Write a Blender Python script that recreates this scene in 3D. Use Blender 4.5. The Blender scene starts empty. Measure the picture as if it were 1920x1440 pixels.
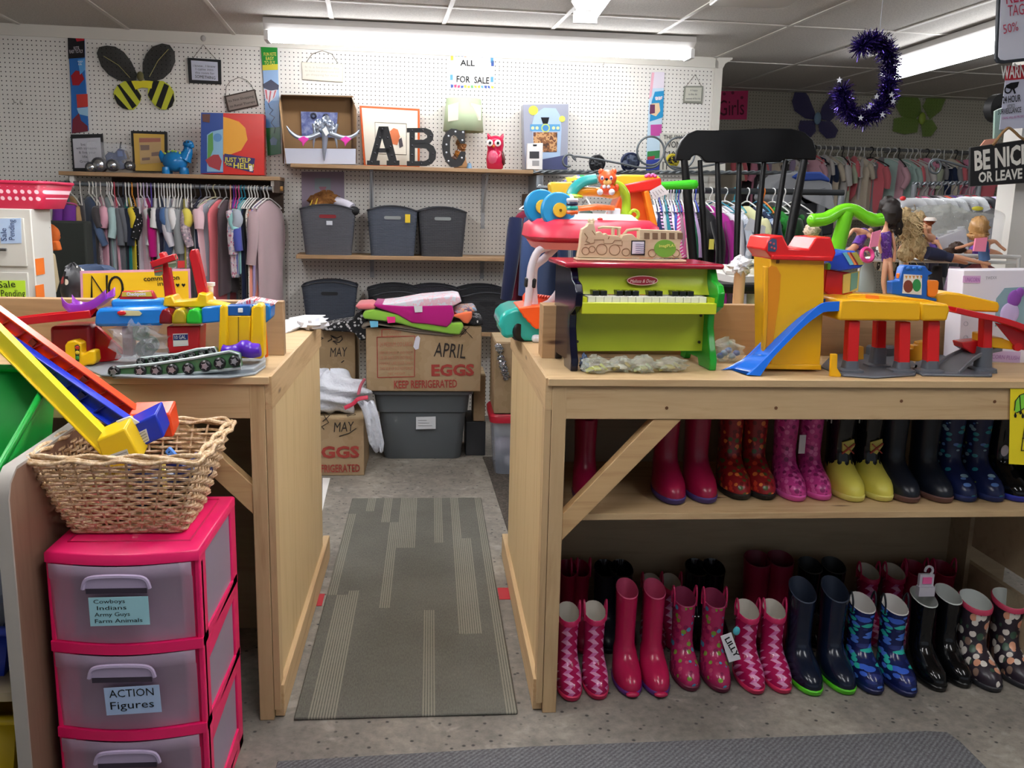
import bpy, bmesh, math, random
import numpy as np
from mathutils import Vector as V, Matrix
random.seed(7)
S = bpy.context.scene
COL = S.collection
# ---------------------------------------------------------------- camera
F = 1720.0; CX, CY = 960.0, 720.0; CAMH = 1.38
_d = V((808-CX, -(375-CY), -F)).normalized()
_v = V((CX-760, 9540-CY, F)).normalized()
_d = (_d - _v*_d.dot(_v)).normalized()
_x = _d.cross(_v)
ROT = Matrix((_x, _d, _v))
cam = bpy.data.cameras.new('camera'); cam.sensor_width = 36; cam.lens = F/1920*36
cam.clip_start = .05
camo = bpy.data.objects.new('camera', cam); COL.objects.link(camo)
camo.matrix_world = Matrix.Translation((0,0,CAMH)) @ ROT.to_4x4()
S.camera = camo
# ---------------------------------------------------------------- world, exposure
w = bpy.data.worlds.new('world'); S.world = w; w.use_nodes = True
w.node_tree.nodes['Background'].inputs[0].default_value = (.80,.88,1,1)
w.node_tree.nodes['Background'].inputs[1].default_value = .33
vs = S.view_settings
S.display_settings.display_device = 'sRGB'
vs.view_transform = 'Standard'; vs.look = 'None'; vs.gamma = 1; vs.use_curve_mapping = False
vs.exposure = 0.0
S.cycles.use_denoising = True
S.cycles.max_bounces = 7; S.cycles.transparent_max_bounces = 16
# ---------------------------------------------------------------- view helpers: pixel -> point on a real plane
CAMP = V((0,0,CAMH))
def ray(px,py): return ROT @ V((px-CX, -(py-CY), -F))
def P(px,py,Y): r = ray(px,py); return CAMP + r*(Y/r.y)
def PZ(px,py,z): r = ray(px,py); return CAMP + r*((z-CAMH)/r.z)
def PX(px,py,X): r = ray(px,py); return CAMP + r*(X/r.x)
AL = math.radians(3.5); WD = 5.92
WU = V((math.cos(AL), math.sin(AL), 0)); WN = V((math.sin(AL), -math.cos(AL), 0)); UP = V((0,0,1)); RT = V((1,0,0))
def PW(px,py,off=0.0):
    r = ray(px,py); p0 = V((0,WD,0)) + WN*off
    return CAMP + r*((p0-CAMP).dot(WN)/r.dot(WN))
def WP(u,off,z): return V((0,WD,0)) + WU*u + WN*off + UP*z
def wu(p): return (V(p)-V((0,WD,0))).dot(WU)
# ---------------------------------------------------------------- materials
def lin(h):
    h = h.lstrip('#'); c = [int(h[i:i+2],16)/255 for i in (0,2,4)]
    return tuple(x/12.92 if x <= .04045 else ((x+.055)/1.055)**2.4 for x in c)+(1,)
_mc = {}
def newmat(name):
    m = bpy.data.materials.new(name); m.use_nodes = True
    return m, m.node_tree, m.node_tree.nodes['Principled BSDF']
def M(h, rough=.5, metal=0, alpha=1, trans=0, coat=0, emit=0, sheen=0, spec=.5):
    k = (h,rough,metal,alpha,trans,coat,emit,sheen,spec)
    if k in _mc: return _mc[k]
    m, t, b = newmat('colour'+h)
    b.inputs['Base Color'].default_value = lin(h); b.inputs['Roughness'].default_value = rough
    b.inputs['Metallic'].default_value = metal; b.inputs['Alpha'].default_value = alpha
    b.inputs['Transmission Weight'].default_value = trans; b.inputs['Coat Weight'].default_value = coat
    b.inputs['Specular IOR Level'].default_value = spec
    if emit: b.inputs['Emission Color'].default_value = lin(h); b.inputs['Emission Strength'].default_value = emit
    if sheen: b.inputs['Sheen Weight'].default_value = sheen
    _mc[k] = m; return m
def plastic(h, rough=.3): return M(h, rough)
def cloth(h): return M(h, .9, sheen=.3, spec=.1)
class NT:
    def __init__(s, name, rough=.5):
        s.m, s.t, s.b = newmat(name); s.b.inputs['Roughness'].default_value = rough
        s.tc = s.t.nodes.new('ShaderNodeTexCoord')
    def n(s, typ, **kw):
        nd = s.t.nodes.new('ShaderNode'+typ)
        for k,v in kw.items():
            if k.startswith('i_'):
                kk = k[2:]; nd.inputs[int(kk) if kk.isdigit() else kk].default_value = v
            else: setattr(nd,k,v)
        return nd
    def l(s,a,b): s.t.links.new(a,b)
    def map(s, scale=(1,1,1), coord='Object', rot=(0,0,0), loc=(0,0,0)):
        mp = s.n('Mapping'); mp.inputs['Scale'].default_value = scale; mp.inputs['Rotation'].default_value = rot; mp.inputs['Location'].default_value = loc
        s.l(s.tc.outputs[coord], mp.inputs[0]); return mp.outputs[0]
    def ramp(s, src, stops, const=False):
        r = s.n('ValToRGB'); e = r.color_ramp.elements
        if const: r.color_ramp.interpolation = 'CONSTANT'
        while len(e) < len(stops): e.new(.5)
        for el,(p,c) in zip(e,stops): el.position = p; el.color = lin(c) if isinstance(c,str) else c
        s.l(src, r.inputs[0]); return r.outputs[0]
    def mix(s, fac, a, b, typ='MIX'):
        mx = s.n('MixRGB', blend_type=typ)
        for i,x in ((0,fac),(1,a),(2,b)):
            if isinstance(x,(int,float)): mx.inputs[i].default_value = x
            elif isinstance(x,str): mx.inputs[i].default_value = lin(x)
            else: s.l(x, mx.inputs[i])
        return mx.outputs[0]
    def math(s, op, a, b=None):
        m = s.n('Math', operation=op)
        for i,x in ((0,a),(1,b)):
            if x is None: continue
            if isinstance(x,(int,float)): m.inputs[i].default_value = x
            else: s.l(x, m.inputs[i])
        return m.outputs[0]
    def noise(s, vec, scale, detail=4, rough=.55, dist=0):
        n = s.n('TexNoise'); n.inputs['Scale'].default_value = scale; n.inputs['Detail'].default_value = detail
        n.inputs['Roughness'].default_value = rough; n.inputs['Distortion'].default_value = dist
        if vec is not None: s.l(vec, n.inputs['Vector'])
        return n
    def bump(s, h, st=.3, d=.002):
        b = s.n('Bump'); b.inputs['Strength'].default_value = st; b.inputs['Distance'].default_value = d
        s.l(h, b.inputs['Height']); s.l(b.outputs[0], s.b.inputs['Normal'])
    def col(s, c): s.l(c, s.b.inputs['Base Color']); return s.m
def wood(name, light, dark, axis='x', rough=.55, knots=True, sc=1.0):
    q = NT(name, rough)
    k = {'x':(1.3,16,16),'y':(16,1.3,16),'z':(16,16,1.3)}[axis]
    v = q.map(tuple(a*sc for a in k))
    n1 = q.noise(v, 1.4, 5, .6, .8); n2 = q.noise(v, 7, 3, .5)
    c = q.ramp(n1.outputs[0], [(.30,dark),(.5,light),(.72,light)])
    c2 = q.mix(.22, c, q.ramp(n2.outputs[0], [(.3,dark),(.7,light)]))
    if knots:
        kk = {'x':(2.2,9,9),'y':(9,2.2,9),'z':(9,9,2.2)}[axis]
        vo = q.n('TexVoronoi'); vo.inputs['Scale'].default_value = 1; q.l(q.map(kk), vo.inputs['Vector'])
        kf = q.ramp(vo.outputs['Distance'], [(.03,(1,1,1,1)),(.085,(0,0,0,1))])
        c2 = q.mix(kf, c2, '5A3A20')
    return q.col(c2)
def spotted(name, base, cols, scale, rough=.25, thr=.35, coord='Object', sq=(1,1,1), jitter=1):
    "scattered spots of several colours"
    q = NT(name, rough); vo = q.n('TexVoronoi'); vo.inputs['Scale'].default_value = scale; vo.inputs['Randomness'].default_value = jitter
    q.l(q.map(sq, coord), vo.inputs['Vector'])
    n = len(cols)
    sx = q.n('SeparateXYZ'); q.l(vo.outputs['Color'], sx.inputs[0])
    cc = q.ramp(sx.outputs[0], [(i/n, c) for i,c in enumerate(cols)], True)
    f = q.math('LESS_THAN', vo.outputs['Distance'], thr)
    return q.col(q.mix(f, base, cc))
def blotch(name, cols, scale, rough=.5, sq=(1,1,1), coord='Object', dist=0):
    q = NT(name, rough); n = q.noise(q.map(sq, coord), scale, 3, .6, dist); k = len(cols)
    return q.col(q.ramp(n.outputs[0], [(.36+.30*i/k, c) for i,c in enumerate(cols)], True))
def argyle(name, a, b, c):
    q = NT(name, .22); s = q.n('SeparateXYZ'); q.l(q.map((1,1,1)), s.inputs[0])
    sx = s.outputs[0]; sz = q.math('ADD', s.outputs[2], q.math('MULTIPLY', s.outputs[1], .75))
    tri = q.math('PINGPONG', q.math('MULTIPLY', sz, 1), .014)
    d1 = q.math('PINGPONG', q.math('ADD', q.math('MULTIPLY', sx, 1), tri), .019)
    d2 = q.math('GREATER_THAN', q.math('PINGPONG', q.math('ADD', sz, .007), .014), .006)
    f = q.math('LESS_THAN', d1, .0085)
    return q.col(q.mix(f, a, q.mix(d2, b, c)))
# ---------------------------------------------------------------- mesh builder
MW = {}
def R3(rx=0, ry=0, rz=0): return Matrix.Rotation(rz,3,'Z') @ Matrix.Rotation(ry,3,'Y') @ Matrix.Rotation(rx,3,'X')
class MB:
    def __init__(s): s.v=[]; s.f=[]; s.mi=[]; s.ms=[]; s.cur=0
    def use(s, m):
        if m not in s.ms: s.ms.append(m)
        s.cur = s.ms.index(m); return s
    def add(s, vs, fs):
        o = len(s.v); s.v += [tuple(x) for x in vs]
        for f in fs: s.f.append([o+i for i in f]); s.mi.append(s.cur)
        return s
    def box(s, x0,x1,y0,y1,z0,z1, R=None, c=None):
        vs = [V((x,y,z)) for z in (z0,z1) for y in (y0,y1) for x in (x0,x1)]
        if R is not None:
            c = V(c) if c is not None else V(((x0+x1)/2,(y0+y1)/2,(z0+z1)/2))
            vs = [c + R@(v-c) for v in vs]
        return s.add(vs, [(0,2,3,1),(4,5,7,6),(0,1,5,4),(2,6,7,3),(0,4,6,2),(1,3,7,5)])
    def ob(s, c, sz, R=None):
        a,b,d = (x/2 for x in sz); c = V(c)
        return s.box(c.x-a,c.x+a,c.y-b,c.y+b,c.z-d,c.z+d,R,c)
    def bar(s, a, b, w, h, up=UP):
        a=V(a); b=V(b); d=(b-a).normalized(); sd=d.cross(V(up)).normalized(); u=sd.cross(d)
        vs=[p+sd*(i*w/2)+u*(j*h/2) for p in (a,b) for j in (-1,1) for i in (-1,1)]
        return s.add(vs, [(0,2,3,1),(4,5,7,6),(0,1,5,4),(2,6,7,3),(0,4,6,2),(1,3,7,5)])
    def prism(s, pts, vec):
        pts=[V(p) for p in pts]; vec=V(vec); n=len(pts)
        nrm=V((0,0,0))
        for i in range(n): nrm += pts[i].cross(pts[(i+1)%n])
        if nrm.dot(vec) > 0: pts = pts[::-1]
        vs = pts + [p+vec for p in pts]
        fs = [list(range(n)), list(range(2*n-1,n-1,-1))] + [(i,n+i,n+(i+1)%n,(i+1)%n)[::-1] for i in range(n)]
        fs[2:] = [tuple(reversed(f)) for f in fs[2:]]
        fs[2:] = [(f[0],f[3],f[2],f[1]) for f in fs[2:]]
        return s.add(vs, fs)
    def loft(s, rings, closed=True, cap0=True, cap1=True):
        n=len(rings[0]); vs=[p for r in rings for p in r]; fs=[]
        for k in range(len(rings)-1):
            for i in range(n if closed else n-1):
                j=(i+1)%n; fs.append((k*n+i, k*n+j, (k+1)*n+j, (k+1)*n+i))
        if closed and cap0: fs.append(list(range(n))[::-1])
        if closed and cap1: fs.append([ (len(rings)-1)*n+i for i in range(n)])
        return s.add(vs, fs)
    def tube(s, pts, r, n=8, closed=False, flat=1.0):
        pts=[V(p) for p in pts]; m=len(pts); rr = r if isinstance(r,(list,tuple)) else [r]*m
        rings=[]; prev=None
        for i,p in enumerate(pts):
            a = pts[i-1] if (i or closed) else p; b = pts[(i+1)%m] if (i<m-1 or closed) else p
            t=(b-a)
            if t.length<1e-9: t=V((0,0,1))
            t.normalize()
            if prev is None: x = t.orthogonal().normalized()
            else:
                x = prev - t*prev.dot(t)
                x = x.normalized() if x.length>1e-6 else t.orthogonal().normalized()
            prev=x; y=t.cross(x)
            rings.append([p + (x*math.cos(2*math.pi*k/n) + y*math.sin(2*math.pi*k/n)*flat)*rr[i] for k in range(n)])
        if closed: rings.append(rings[0]); return s.loft(rings,True,False,False)
        return s.loft(rings)
    def cyl(s, a, b, r, n=16, r2=None): return s.tube([a,b],[r, r if r2 is None else r2], n)
    def ell(s, c, r, R=None, nu=16, nv=10):
        c=V(c); r = (r,r,r) if isinstance(r,(int,float)) else r; rings=[]
        for k in range(nv+1):
            a=-math.pi/2+math.pi*k/nv; ca=max(math.cos(a),.02)
            rg=[]
            for i in range(nu):
                t=2*math.pi*i/nu; q=V((r[0]*ca*math.cos(t), r[1]*ca*math.sin(t), r[2]*math.sin(a)))
                rg.append(c+(R@q if R is not None else q))
            rings.append(rg)
        return s.loft(rings)
    def lathe(s, c, prof, n=24, axis=(0,0,1), cap0=True, cap1=True):
        c=V(c); ax=V(axis).normalized(); x=ax.orthogonal().normalized() if abs(ax.z)<.99 else V((1,0,0)); y=ax.cross(x)
        return s.loft([[c+ax*z+(x*math.cos(2*math.pi*i/n)+y*math.sin(2*math.pi*i/n))*r for i in range(n)] for r,z in prof], True, cap0, cap1)
    def torus(s, c, R, r, axis=(0,0,1), n=24, m=8, a0=0, a1=2*math.pi, x=None):
        c=V(c); ax=V(axis).normalized(); x=V(x) if x is not None else ax.orthogonal().normalized(); y=ax.cross(x)
        full = abs(a1-a0-2*math.pi)<1e-6; k = n if full else n+1
        return s.tube([c+(x*math.cos(a0+(a1-a0)*i/n)+y*math.sin(a0+(a1-a0)*i/n))*R for i in range(k)], r, m, closed=full)
    def build(s, name, mat=None, parent=None, bevel=0, seg=2, smooth=35, sub=0, label=None, solid=0):
        mats = s.ms if s.ms else [mat]
        vs = [V(x) for x in s.v]
        if parent is not None:
            mw = MW.get(parent.name, Matrix.Identity(4)); inv = mw.inverted(); vs=[inv@x for x in vs]
        else:
            a=np.array([tuple(x) for x in vs]); lo=a.min(0); hi=a.max(0)
            o=V(((lo[0]+hi[0])/2,(lo[1]+hi[1])/2,lo[2])); mw=Matrix.Translation(o); vs=[x-o for x in vs]
        me=bpy.data.meshes.new(name); me.from_pydata([tuple(x) for x in vs],[],s.f)
        for m in mats: me.materials.append(m)
        if len(mats)>1: me.polygons.foreach_set('material_index', s.mi)
        me.polygons.foreach_set('use_smooth',[True]*len(me.polygons))
        bm=bmesh.new(); bm.from_mesh(me); bmesh.ops.recalc_face_normals(bm,faces=bm.faces); bm.to_mesh(me); bm.free()
        if smooth<180: me.set_sharp_from_angle(angle=math.radians(smooth))
        ob=bpy.data.objects.new(name,me); COL.objects.link(ob)
        if parent is not None: ob.parent=parent
        else: ob.location=mw.translation
        MW[ob.name]=mw
        if solid:
            md=ob.modifiers.new('solid','SOLIDIFY'); md.thickness=solid; md.offset=0
        if bevel:
            md=ob.modifiers.new('bevel','BEVEL'); md.width=bevel; md.segments=seg; md.limit_method='ANGLE'; md.angle_limit=math.radians(40)
        if sub:
            md=ob.modifiers.new('sub','SUBSURF'); md.levels=sub; md.render_levels=sub
        if label: ob['label']=label
        return ob
def tag(o, label, cat, group=None, kind=None):
    if label: o['label']=label
    if cat: o['category']=cat
    if group: o['group']=group
    if kind: o['kind']=kind
    return o
def T(name, label, cat, loc=(0,0,0), rz=0, group=None):
    o=bpy.data.objects.new(name,None); COL.objects.link(o); o.empty_display_size=.02
    o.location=loc; o.rotation_euler=(0,0,rz)
    MW[o.name]=Matrix.Translation(loc)@Matrix.Rotation(rz,4,'Z')
    return tag(o,label,cat,group)
KIDS = {}
def copy_tree(o, loc=None, rz=None, label=None, group=None, scale=None):
    def rec(a, par):
        c=a.copy(); COL.objects.link(c)
        if par is not None: c.parent=par
        for k in list(a.children): rec(k,c)
        return c
    c=rec(o,None)
    if loc is not None: c.location=loc
    if rz is not None: c.rotation_euler=(0,0,rz)
    if scale is not None: c.scale=(scale,)*3 if isinstance(scale,(int,float)) else scale
    if label: c['label']=label
    if group: c['group']=group
    return c
def struct(o): o['kind']='structure'; return o
_tc={}
def txt(s, p0, p1, h, mat, parent, up=UP, bold=0, lift=.0015, name='lettering', shear=0, fit=True):
    p0=V(p0); p1=V(p1); up=V(up).normalized()
    cu=bpy.data.curves.new('t','FONT'); cu.body=s; cu.offset=bold; cu.shear=shear; cu.resolution_u=2; cu.space_line=.85
    ob=bpy.data.objects.new('t',cu); COL.objects.link(ob)
    me=ob.to_mesh(); vs=np.array([tuple(v.co) for v in me.vertices]); fs=[list(p.vertices) for p in me.polygons]
    ob.to_mesh_clear(); bpy.data.objects.remove(ob); bpy.data.curves.remove(cu)
    if len(vs)==0: return None
    r=(p1-p0); W=r.length; r.normalize(); up=(up-r*up.dot(r)).normalized(); n=r.cross(up)
    x0,x1=vs[:,0].min(),vs[:,0].max(); y1=vs[:,1].max()
    sx=W/(x1-x0); sy=h/y1
    if not fit: sx=sy
    mb=MB(); mb.add([p0+r*((v[0]-x0)*sx)+up*(v[1]*sy)+n*lift for v in vs], fs)
    return mb.build(name, mat, parent, smooth=180)
def scribble(pts, r, mat, parent, name='lettering'):
    mb=MB()
    for line in pts: mb.tube(line, r, 5)
    return mb.build(name, mat, parent)
def rrect(w,h,r,n=5,cx=0,cy=0):
    o=[]
    for (sx,sy,a) in ((1,1,0),(-1,1,90),(-1,-1,180),(1,-1,270)):
        for k in range(n):
            t=math.radians(a+90*k/(n-1)); o.append((cx+sx*(w/2-r)+r*math.cos(t), cy+sy*(h/2-r)+r*math.sin(t)))
    return o
def circ(cx,cy,r,n=20,ry=None): return [(cx+r*math.cos(2*math.pi*i/n), cy+(ry or r)*math.sin(2*math.pi*i/n)) for i in range(n)]
def arc(cx,cy,r,a0,a1,n=10,ry=None): return [(cx+r*math.cos(math.radians(a0+(a1-a0)*i/n)), cy+(ry or r)*math.sin(math.radians(a0+(a1-a0)*i/n))) for i in range(n+1)]
def spline(pts, n=6):
    pts=[V(p) for p in pts]; o=[]
    for i in range(len(pts)-1):
        a=pts[max(i-1,0)]; b=pts[i]; c=pts[i+1]; d=pts[min(i+2,len(pts)-1)]
        for k in range(n):
            t=k/n; o.append(.5*((2*b)+(c-a)*t+(2*a-5*b+4*c-d)*t*t+(3*b-a-3*c+d)*t**3))
    o.append(pts[-1]); return o
BLACK=M('111214',.5); WHITE=M('F2F2F0',.5); INK=M('1A1A1E',.6,spec=.2)
# ================================================================ the setting
CEIL=2.335
q=NT('concrete',.75); v=q.map((1,1,1)); a=q.noise(v,2.2,6,.65); b=q.noise(v,38,4,.7); c=q.noise(v,9,5,.6,.6)
cc=q.ramp(a.outputs[0],[(.32,'726E68'),(.5,'8E8982'),(.68,'AAA49A')])
cc=q.mix(.5,cc,q.ramp(b.outputs[0],[(.3,'5C5852'),(.5,'96918A'),(.72,'B9B4AA')]),'OVERLAY')
vo=q.n('TexVoronoi'); vo.inputs['Scale'].default_value=30; q.l(v,vo.inputs['Vector'])
cc=q.mix(q.ramp(vo.outputs['Distance'],[(.10,(1,1,1,1)),(.2,(0,0,0,1))]),cc,'3A3836')
cc=q.mix(q.ramp(c.outputs[0],[(.58,(0,0,0,1)),(.66,(.32,.32,.32,1))]),cc,'B4AEA4')
q.bump(b.outputs[0],.15); CONC=q.col(cc)
struct(MB().box(-4.5,6.5,-2.5,8.6,-.1,0).build('floor',CONC))
q=NT('pegboard',.45); s=q.n('SeparateXYZ'); q.l(q.map((1/.0254,)*3),s.inputs[0])
fx=q.math('SUBTRACT',q.math('FRACT',s.outputs[0]),.5); fz=q.math('SUBTRACT',q.math('FRACT',s.outputs[2]),.5)
dd=q.math('ADD',q.math('MULTIPLY',fx,fx),q.math('MULTIPLY',fz,fz)); hole=q.math('LESS_THAN',dd,.0185)
nn=q.noise(q.map((1,1,1)),3,4); PEG=q.col(q.mix(hole,q.ramp(nn.outputs[0],[(.3,'E2DFD8'),(.7,'EEEBE4')]),'2A2825'))
q=NT('pegboard dimmed for low light',.6); s=q.n('SeparateXYZ'); q.l(q.map((1/.0254,)*3),s.inputs[0])  # same pegboard, with the low light at the far wall put into a darker colour
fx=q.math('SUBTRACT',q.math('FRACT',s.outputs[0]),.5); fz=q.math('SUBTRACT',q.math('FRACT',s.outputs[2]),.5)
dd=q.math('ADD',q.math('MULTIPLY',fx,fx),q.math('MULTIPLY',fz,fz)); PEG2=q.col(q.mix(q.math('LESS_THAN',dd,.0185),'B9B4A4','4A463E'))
def wall_obj(name, x0,x1,y0,y1,z0,z1, mat, loc=(0,WD,0), rz=AL):
    o=MB().box(x0,x1,y0,y1,z0,z1).build(name,mat)
    off=Matrix.Translation(o.location)
    for vv in o.data.vertices: vv.co = off@vv.co
    o.location=loc; o.rotation_euler=(0,0,rz); return struct(o)
wall_obj('wall_back',-4.6,1.85,0,.1,0,CEIL,PEG)
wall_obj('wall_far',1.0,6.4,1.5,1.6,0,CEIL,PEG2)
TRIMW=M('DAD6CC',.5)
t=wall_obj('trim_1',-4.6,1.83,-.014,0,2.27,CEIL,TRIMW)
t=wall_obj('trim_2',1.81,1.862,-.012,.11,0,2.27,TRIMW)
mb=MB(); mb.prism([WP(1.81,.014,2.27),WP(1.862,.014,2.27),WP(1.875,.02,2.30),WP(1.915,.035,2.325),WP(1.915,.035,CEIL),WP(1.81,.014,CEIL)],-WN*.14)
struct(mb.build('trim_3',TRIMW))
PAINT=M('B8B4AA',.7)
struct(MB().box(-4.6,-4.5,-2.5,8,0,CEIL).build('wall_left',PAINT))
struct(MB().box(6.3,6.4,-2.5,8.4,0,CEIL).build('wall_right',PAINT))
q=NT('ceiling tile',.9); v=q.map((1,1,1)); n=q.noise(v,60,4,.7); n2=q.noise(v,160,2,.5)
cc=q.mix(.5,q.ramp(n.outputs[0],[(.35,'B8B4AE'),(.6,'CFCBC4')]),q.ramp(n2.outputs[0],[(.38,'A09B95'),(.5,'CCC8C1')])); q.bump(n.outputs[0],.3)
TILE=q.col(cc)
struct(MB().box(-4.5,6.4,-2.5,8.6,CEIL,CEIL+.06).build('ceiling',TILE))
mb=MB(); 
def cpt(u,o,z): return V((0,4.82,0))+WU*u-WN*o+UP*z
for k in range(-8,11):
    u=.685+.595*k; mb.bar(cpt(u,-7,CEIL-.002),cpt(u,3.4,CEIL-.002),.022,.006)
for k in range(-6,4):
    o=k*1.21
    for j in range(-8,10): 
        u=.685+.595*j; mb.bar(cpt(u+.011,o,CEIL-.002),cpt(u+.584,o,CEIL-.002),.022,.006)
g=mb.build('trim_4',M('D0CCC4',.5)); struct(g)
# ---------------------------------------------------------------- fluorescent fixtures
HOUS=M('C9C6C2',.45)
def fixture(label, a, b, strength, ntube=2, wd=.13, hz=.085, tube_r=.019):
    a=V(a); b=V(b); d=(b-a).normalized(); sd=d.cross(UP).normalized(); mid=(a+b)/2
    o=T('ceiling_light',label,'light',(mid.x,mid.y,CEIL-hz-.06),0)
    za=CEIL-.006
    m=MB(); prof=[(-wd/2,0),(wd/2,0),(wd/2,-.03),(wd*.28,-hz+.02),(-wd*.28,-hz+.02),(-wd/2,-.03)]
    m.loft([[V((p.x,p.y,za))+sd*x+UP*z for x,z in prof] for p in (a,b)]); m.build('housing',HOUS,o)
    for e,sg in ((a,1),(b,-1)):
        m=MB(); c=V((e.x,e.y,za-hz-.012))+d*.012*sg; m.ob(c,(.03,.03,.03)); m.bar(c-sd*(wd*.42),c+sd*(wd*.42),.022,.05); m.build('socket',WHITE,o)
    for k in range(ntube):
        off=(k-(ntube-1)/2)*wd*.55
        m=MB(); m.cyl(V((a.x,a.y,za-hz-.008))+sd*off+d*.03, V((b.x,b.y,za-hz-.008))+sd*off-d*.03, tube_r, 12); m.build('tube',M('FBFCFF',.4,emit=strength),o)
    return o
fa=WP(-.93,.55,0); fb=WP(1.44,.62,0)
fixture('long fluorescent ceiling light above the pegboard wall',fa,fb,25,1,.16,.075,.032)
fixture('twin tube ceiling light cut by the top edge of the photo',(.70,4.42,0),(.62,2.0,0),34)
fixture('fluorescent ceiling light at the right behind the tinsel',(2.86,5.75,0),(2.86,3.32,0),17,1,.2,.075,.05)
fixture('twin tube ceiling light just above the left edge of the frame',(-.97,3.95,0),(-1.1,1.55,0),46)
fixture('ceiling light over the shop floor near the drawers',(.1,1.75,0),(.1,.45,0),36)
fixture('ceiling light over the shop floor on the right',(1.9,1.8,0),(1.9,.5,0),30)
# small translucent vent cover at the top
c0=PZ(1332,5,CEIL-.02); m=MB(); m.box(c0.x,c0.x+.36,c0.y-.5,c0.y+.02,CEIL-.03,CEIL-.004)
tag(m.build('ceiling_vent',M('CFCCC6',.4),bevel=.006),'pale square vent cover on the ceiling, top right of the twin tubes','vent')
# ================================================================ counters
PINE=wood('pine board x','C9AC82','AC8A60','x'); PINEZ=wood('pine board z','C5A87E','A6865C','z'); PINEY=wood('pine board y','C9AC82','AA885E','y')
PLYZ=wood('panel ply z','D2B98C','BFA372','z',knots=False); PLYX=wood('back panel','A8967A','97866C','x',knots=False); KNOT=M('6A4324',.6)
DARKPINE=wood('pine darker','AE8C66','8E6E4C','x')
ZT=.945; YF=2.305
def counter(side):
    L = side<0
    o=T('display_counter','pine shop counter left of the walkway, loaded with toys' if L else 'pine shop counter right of the walkway with boots underneath','counter',(-.8 if L else 1.1,2.85,0))
    xi = -.402 if L else .303       # walkway face
    def xb(a): return xi+side*a     # a metres away from the walkway
    def bx(m,a0,a1,*r): x=sorted((xb(a0),xb(a1))); return m.box(x[0],x[1],*r)
    LEN=1.7
    m=MB(); bx(m,.0,LEN,YF-.01,3.36,ZT-.02,ZT); m.build('worktop',PINE,o,bevel=.002)
    m=MB(); bx(m,.048,LEN,YF,YF+.038,.836,ZT-.021); m.build('apron',PINE,o,bevel=.002)
    m=MB(); bx(m,.012,.05,YF-.002,YF+.085,0,ZT-.021); m.build('post',PINEZ,o,bevel=.002)
    m=MB(); bx(m,.0,.011,YF+.02,3.35,.02,ZT-.021); m.build('side_panel',PLYZ,o)
    m=MB(); bx(m,-.006,.012,YF,3.36,ZT-.085,ZT-.0005); m.build('edge_rail',PINEY,o,bevel=.001)
    m=MB(); bx(m,-.006,.0105,YF,YF+.05,.03,ZT-.085); m.build('stile',PINEZ,o)
    m=MB(); bx(m,-.014,.0108,YF+.012,3.46,.004,.095); m.build('baseboard',PINEY,o,bevel=.0015)
    if L: m=MB(); bx(m,.012,LEN,2.625,2.663,ZT,1.099); m.build('backboard',DARKPINE,o,bevel=.002)
    else:
        m=MB(); bx(m,.02,.075,2.613,2.70,ZT,1.099); m.build('end_block',PINEX2,o,bevel=.002)
        m=MB(); bx(m,.075,LEN,2.70,2.735,ZT,1.099); m.build('backboard',DARKPINE,o,bevel=.002)
    m=MB(); bx(m,1.655,1.7,YF+.04,YF+.085,0,ZT-.021); m.build('post',PINEZ,o,bevel=.002)
    m=MB(); bx(m,1.655,1.7,3.28,3.325,0,ZT-.021); m.build('post',PINEZ,o,bevel=.002)
    # diagonal brace
    m=MB(); pts=[(.05,.50),(.05,.575),(.285,.836),(.36,.836)] if not L else [(.05,.58),(.05,.66),(.225,.836),(.30,.836)]
    pts=[pts[0],pts[1],pts[2],pts[3]]
    m.prism([V((xb(a),YF+.004,z)) for a,z in pts],(0,.038,0)); m.build('brace',wood('brace wood %d'%side,'CBA878','B08A5C','x'),o,bevel=.002)
    if not L:
        m=MB(); bx(m,.012,1.7,2.345,2.86,.545,.563); m.build('shelf',PINE,o,bevel=.001)
        m=MB(); bx(m,.012,1.7,2.86,2.872,.0,.92); m.build('back_panel',PLYX,o)
        m=MB(); m.box(1.80,1.82,2.42,2.86,.30,.545); m.box(1.80,1.82,2.42,2.86,0,.24); m.box(1.785,1.80,2.75,2.86,0,.545); m.build('end_panel',PLYX,o)
    else:
        m=MB(); bx(m,.012,1.7,2.86,2.872,.0,.92); m.build('back_panel',PLYX,o)
    return o
PINEX2=wood('end grain block','B8946A','9C7750','x')
CL=counter(-1); CR=counter(1)
for px,py in ((1455,765),(1690,752),(1865,753),(1250,765)):
    p=P(px,py,YF); m=MB(); m.cyl(p-V((0,.0008,0)),p+V((0,.003,0)),.0045,10); m.build('knot',KNOT,CR)
# ================================================================ floor coverings
q=NT('runner carpet',.95); s=q.n('SeparateXYZ'); q.l(q.map((1,1,1)),s.inputs[0])
wc=q.n('TexWhiteNoise',noise_dimensions='1D'); q.l(q.math('FLOOR',q.math('MULTIPLY',s.outputs[0],13)),wc.inputs['W']); cb=q.n('CombineXYZ'); q.l(q.math('MULTIPLY',q.math('FLOOR',q.math('MULTIPLY',s.outputs[0],26)),1),cb.inputs[0]); q.l(q.math('FLOOR',q.math('ADD',q.math('MULTIPLY',s.outputs[1],1.15),q.math('MULTIPLY',wc.outputs['Value'],4))),cb.inputs[1])
wn=q.n('TexWhiteNoise'); q.l(cb.outputs[0],wn.inputs['Vector'])
st=q.math('GREATER_THAN',wn.outputs['Value'],.60); ln=q.math('GREATER_THAN',q.math('FRACT',q.math('MULTIPLY',s.outputs[0],130)),.42)
n=q.noise(q.map((1,.25,1)),260,3,.7); fz=q.noise(q.map((1,1,1)),3,3)
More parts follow.
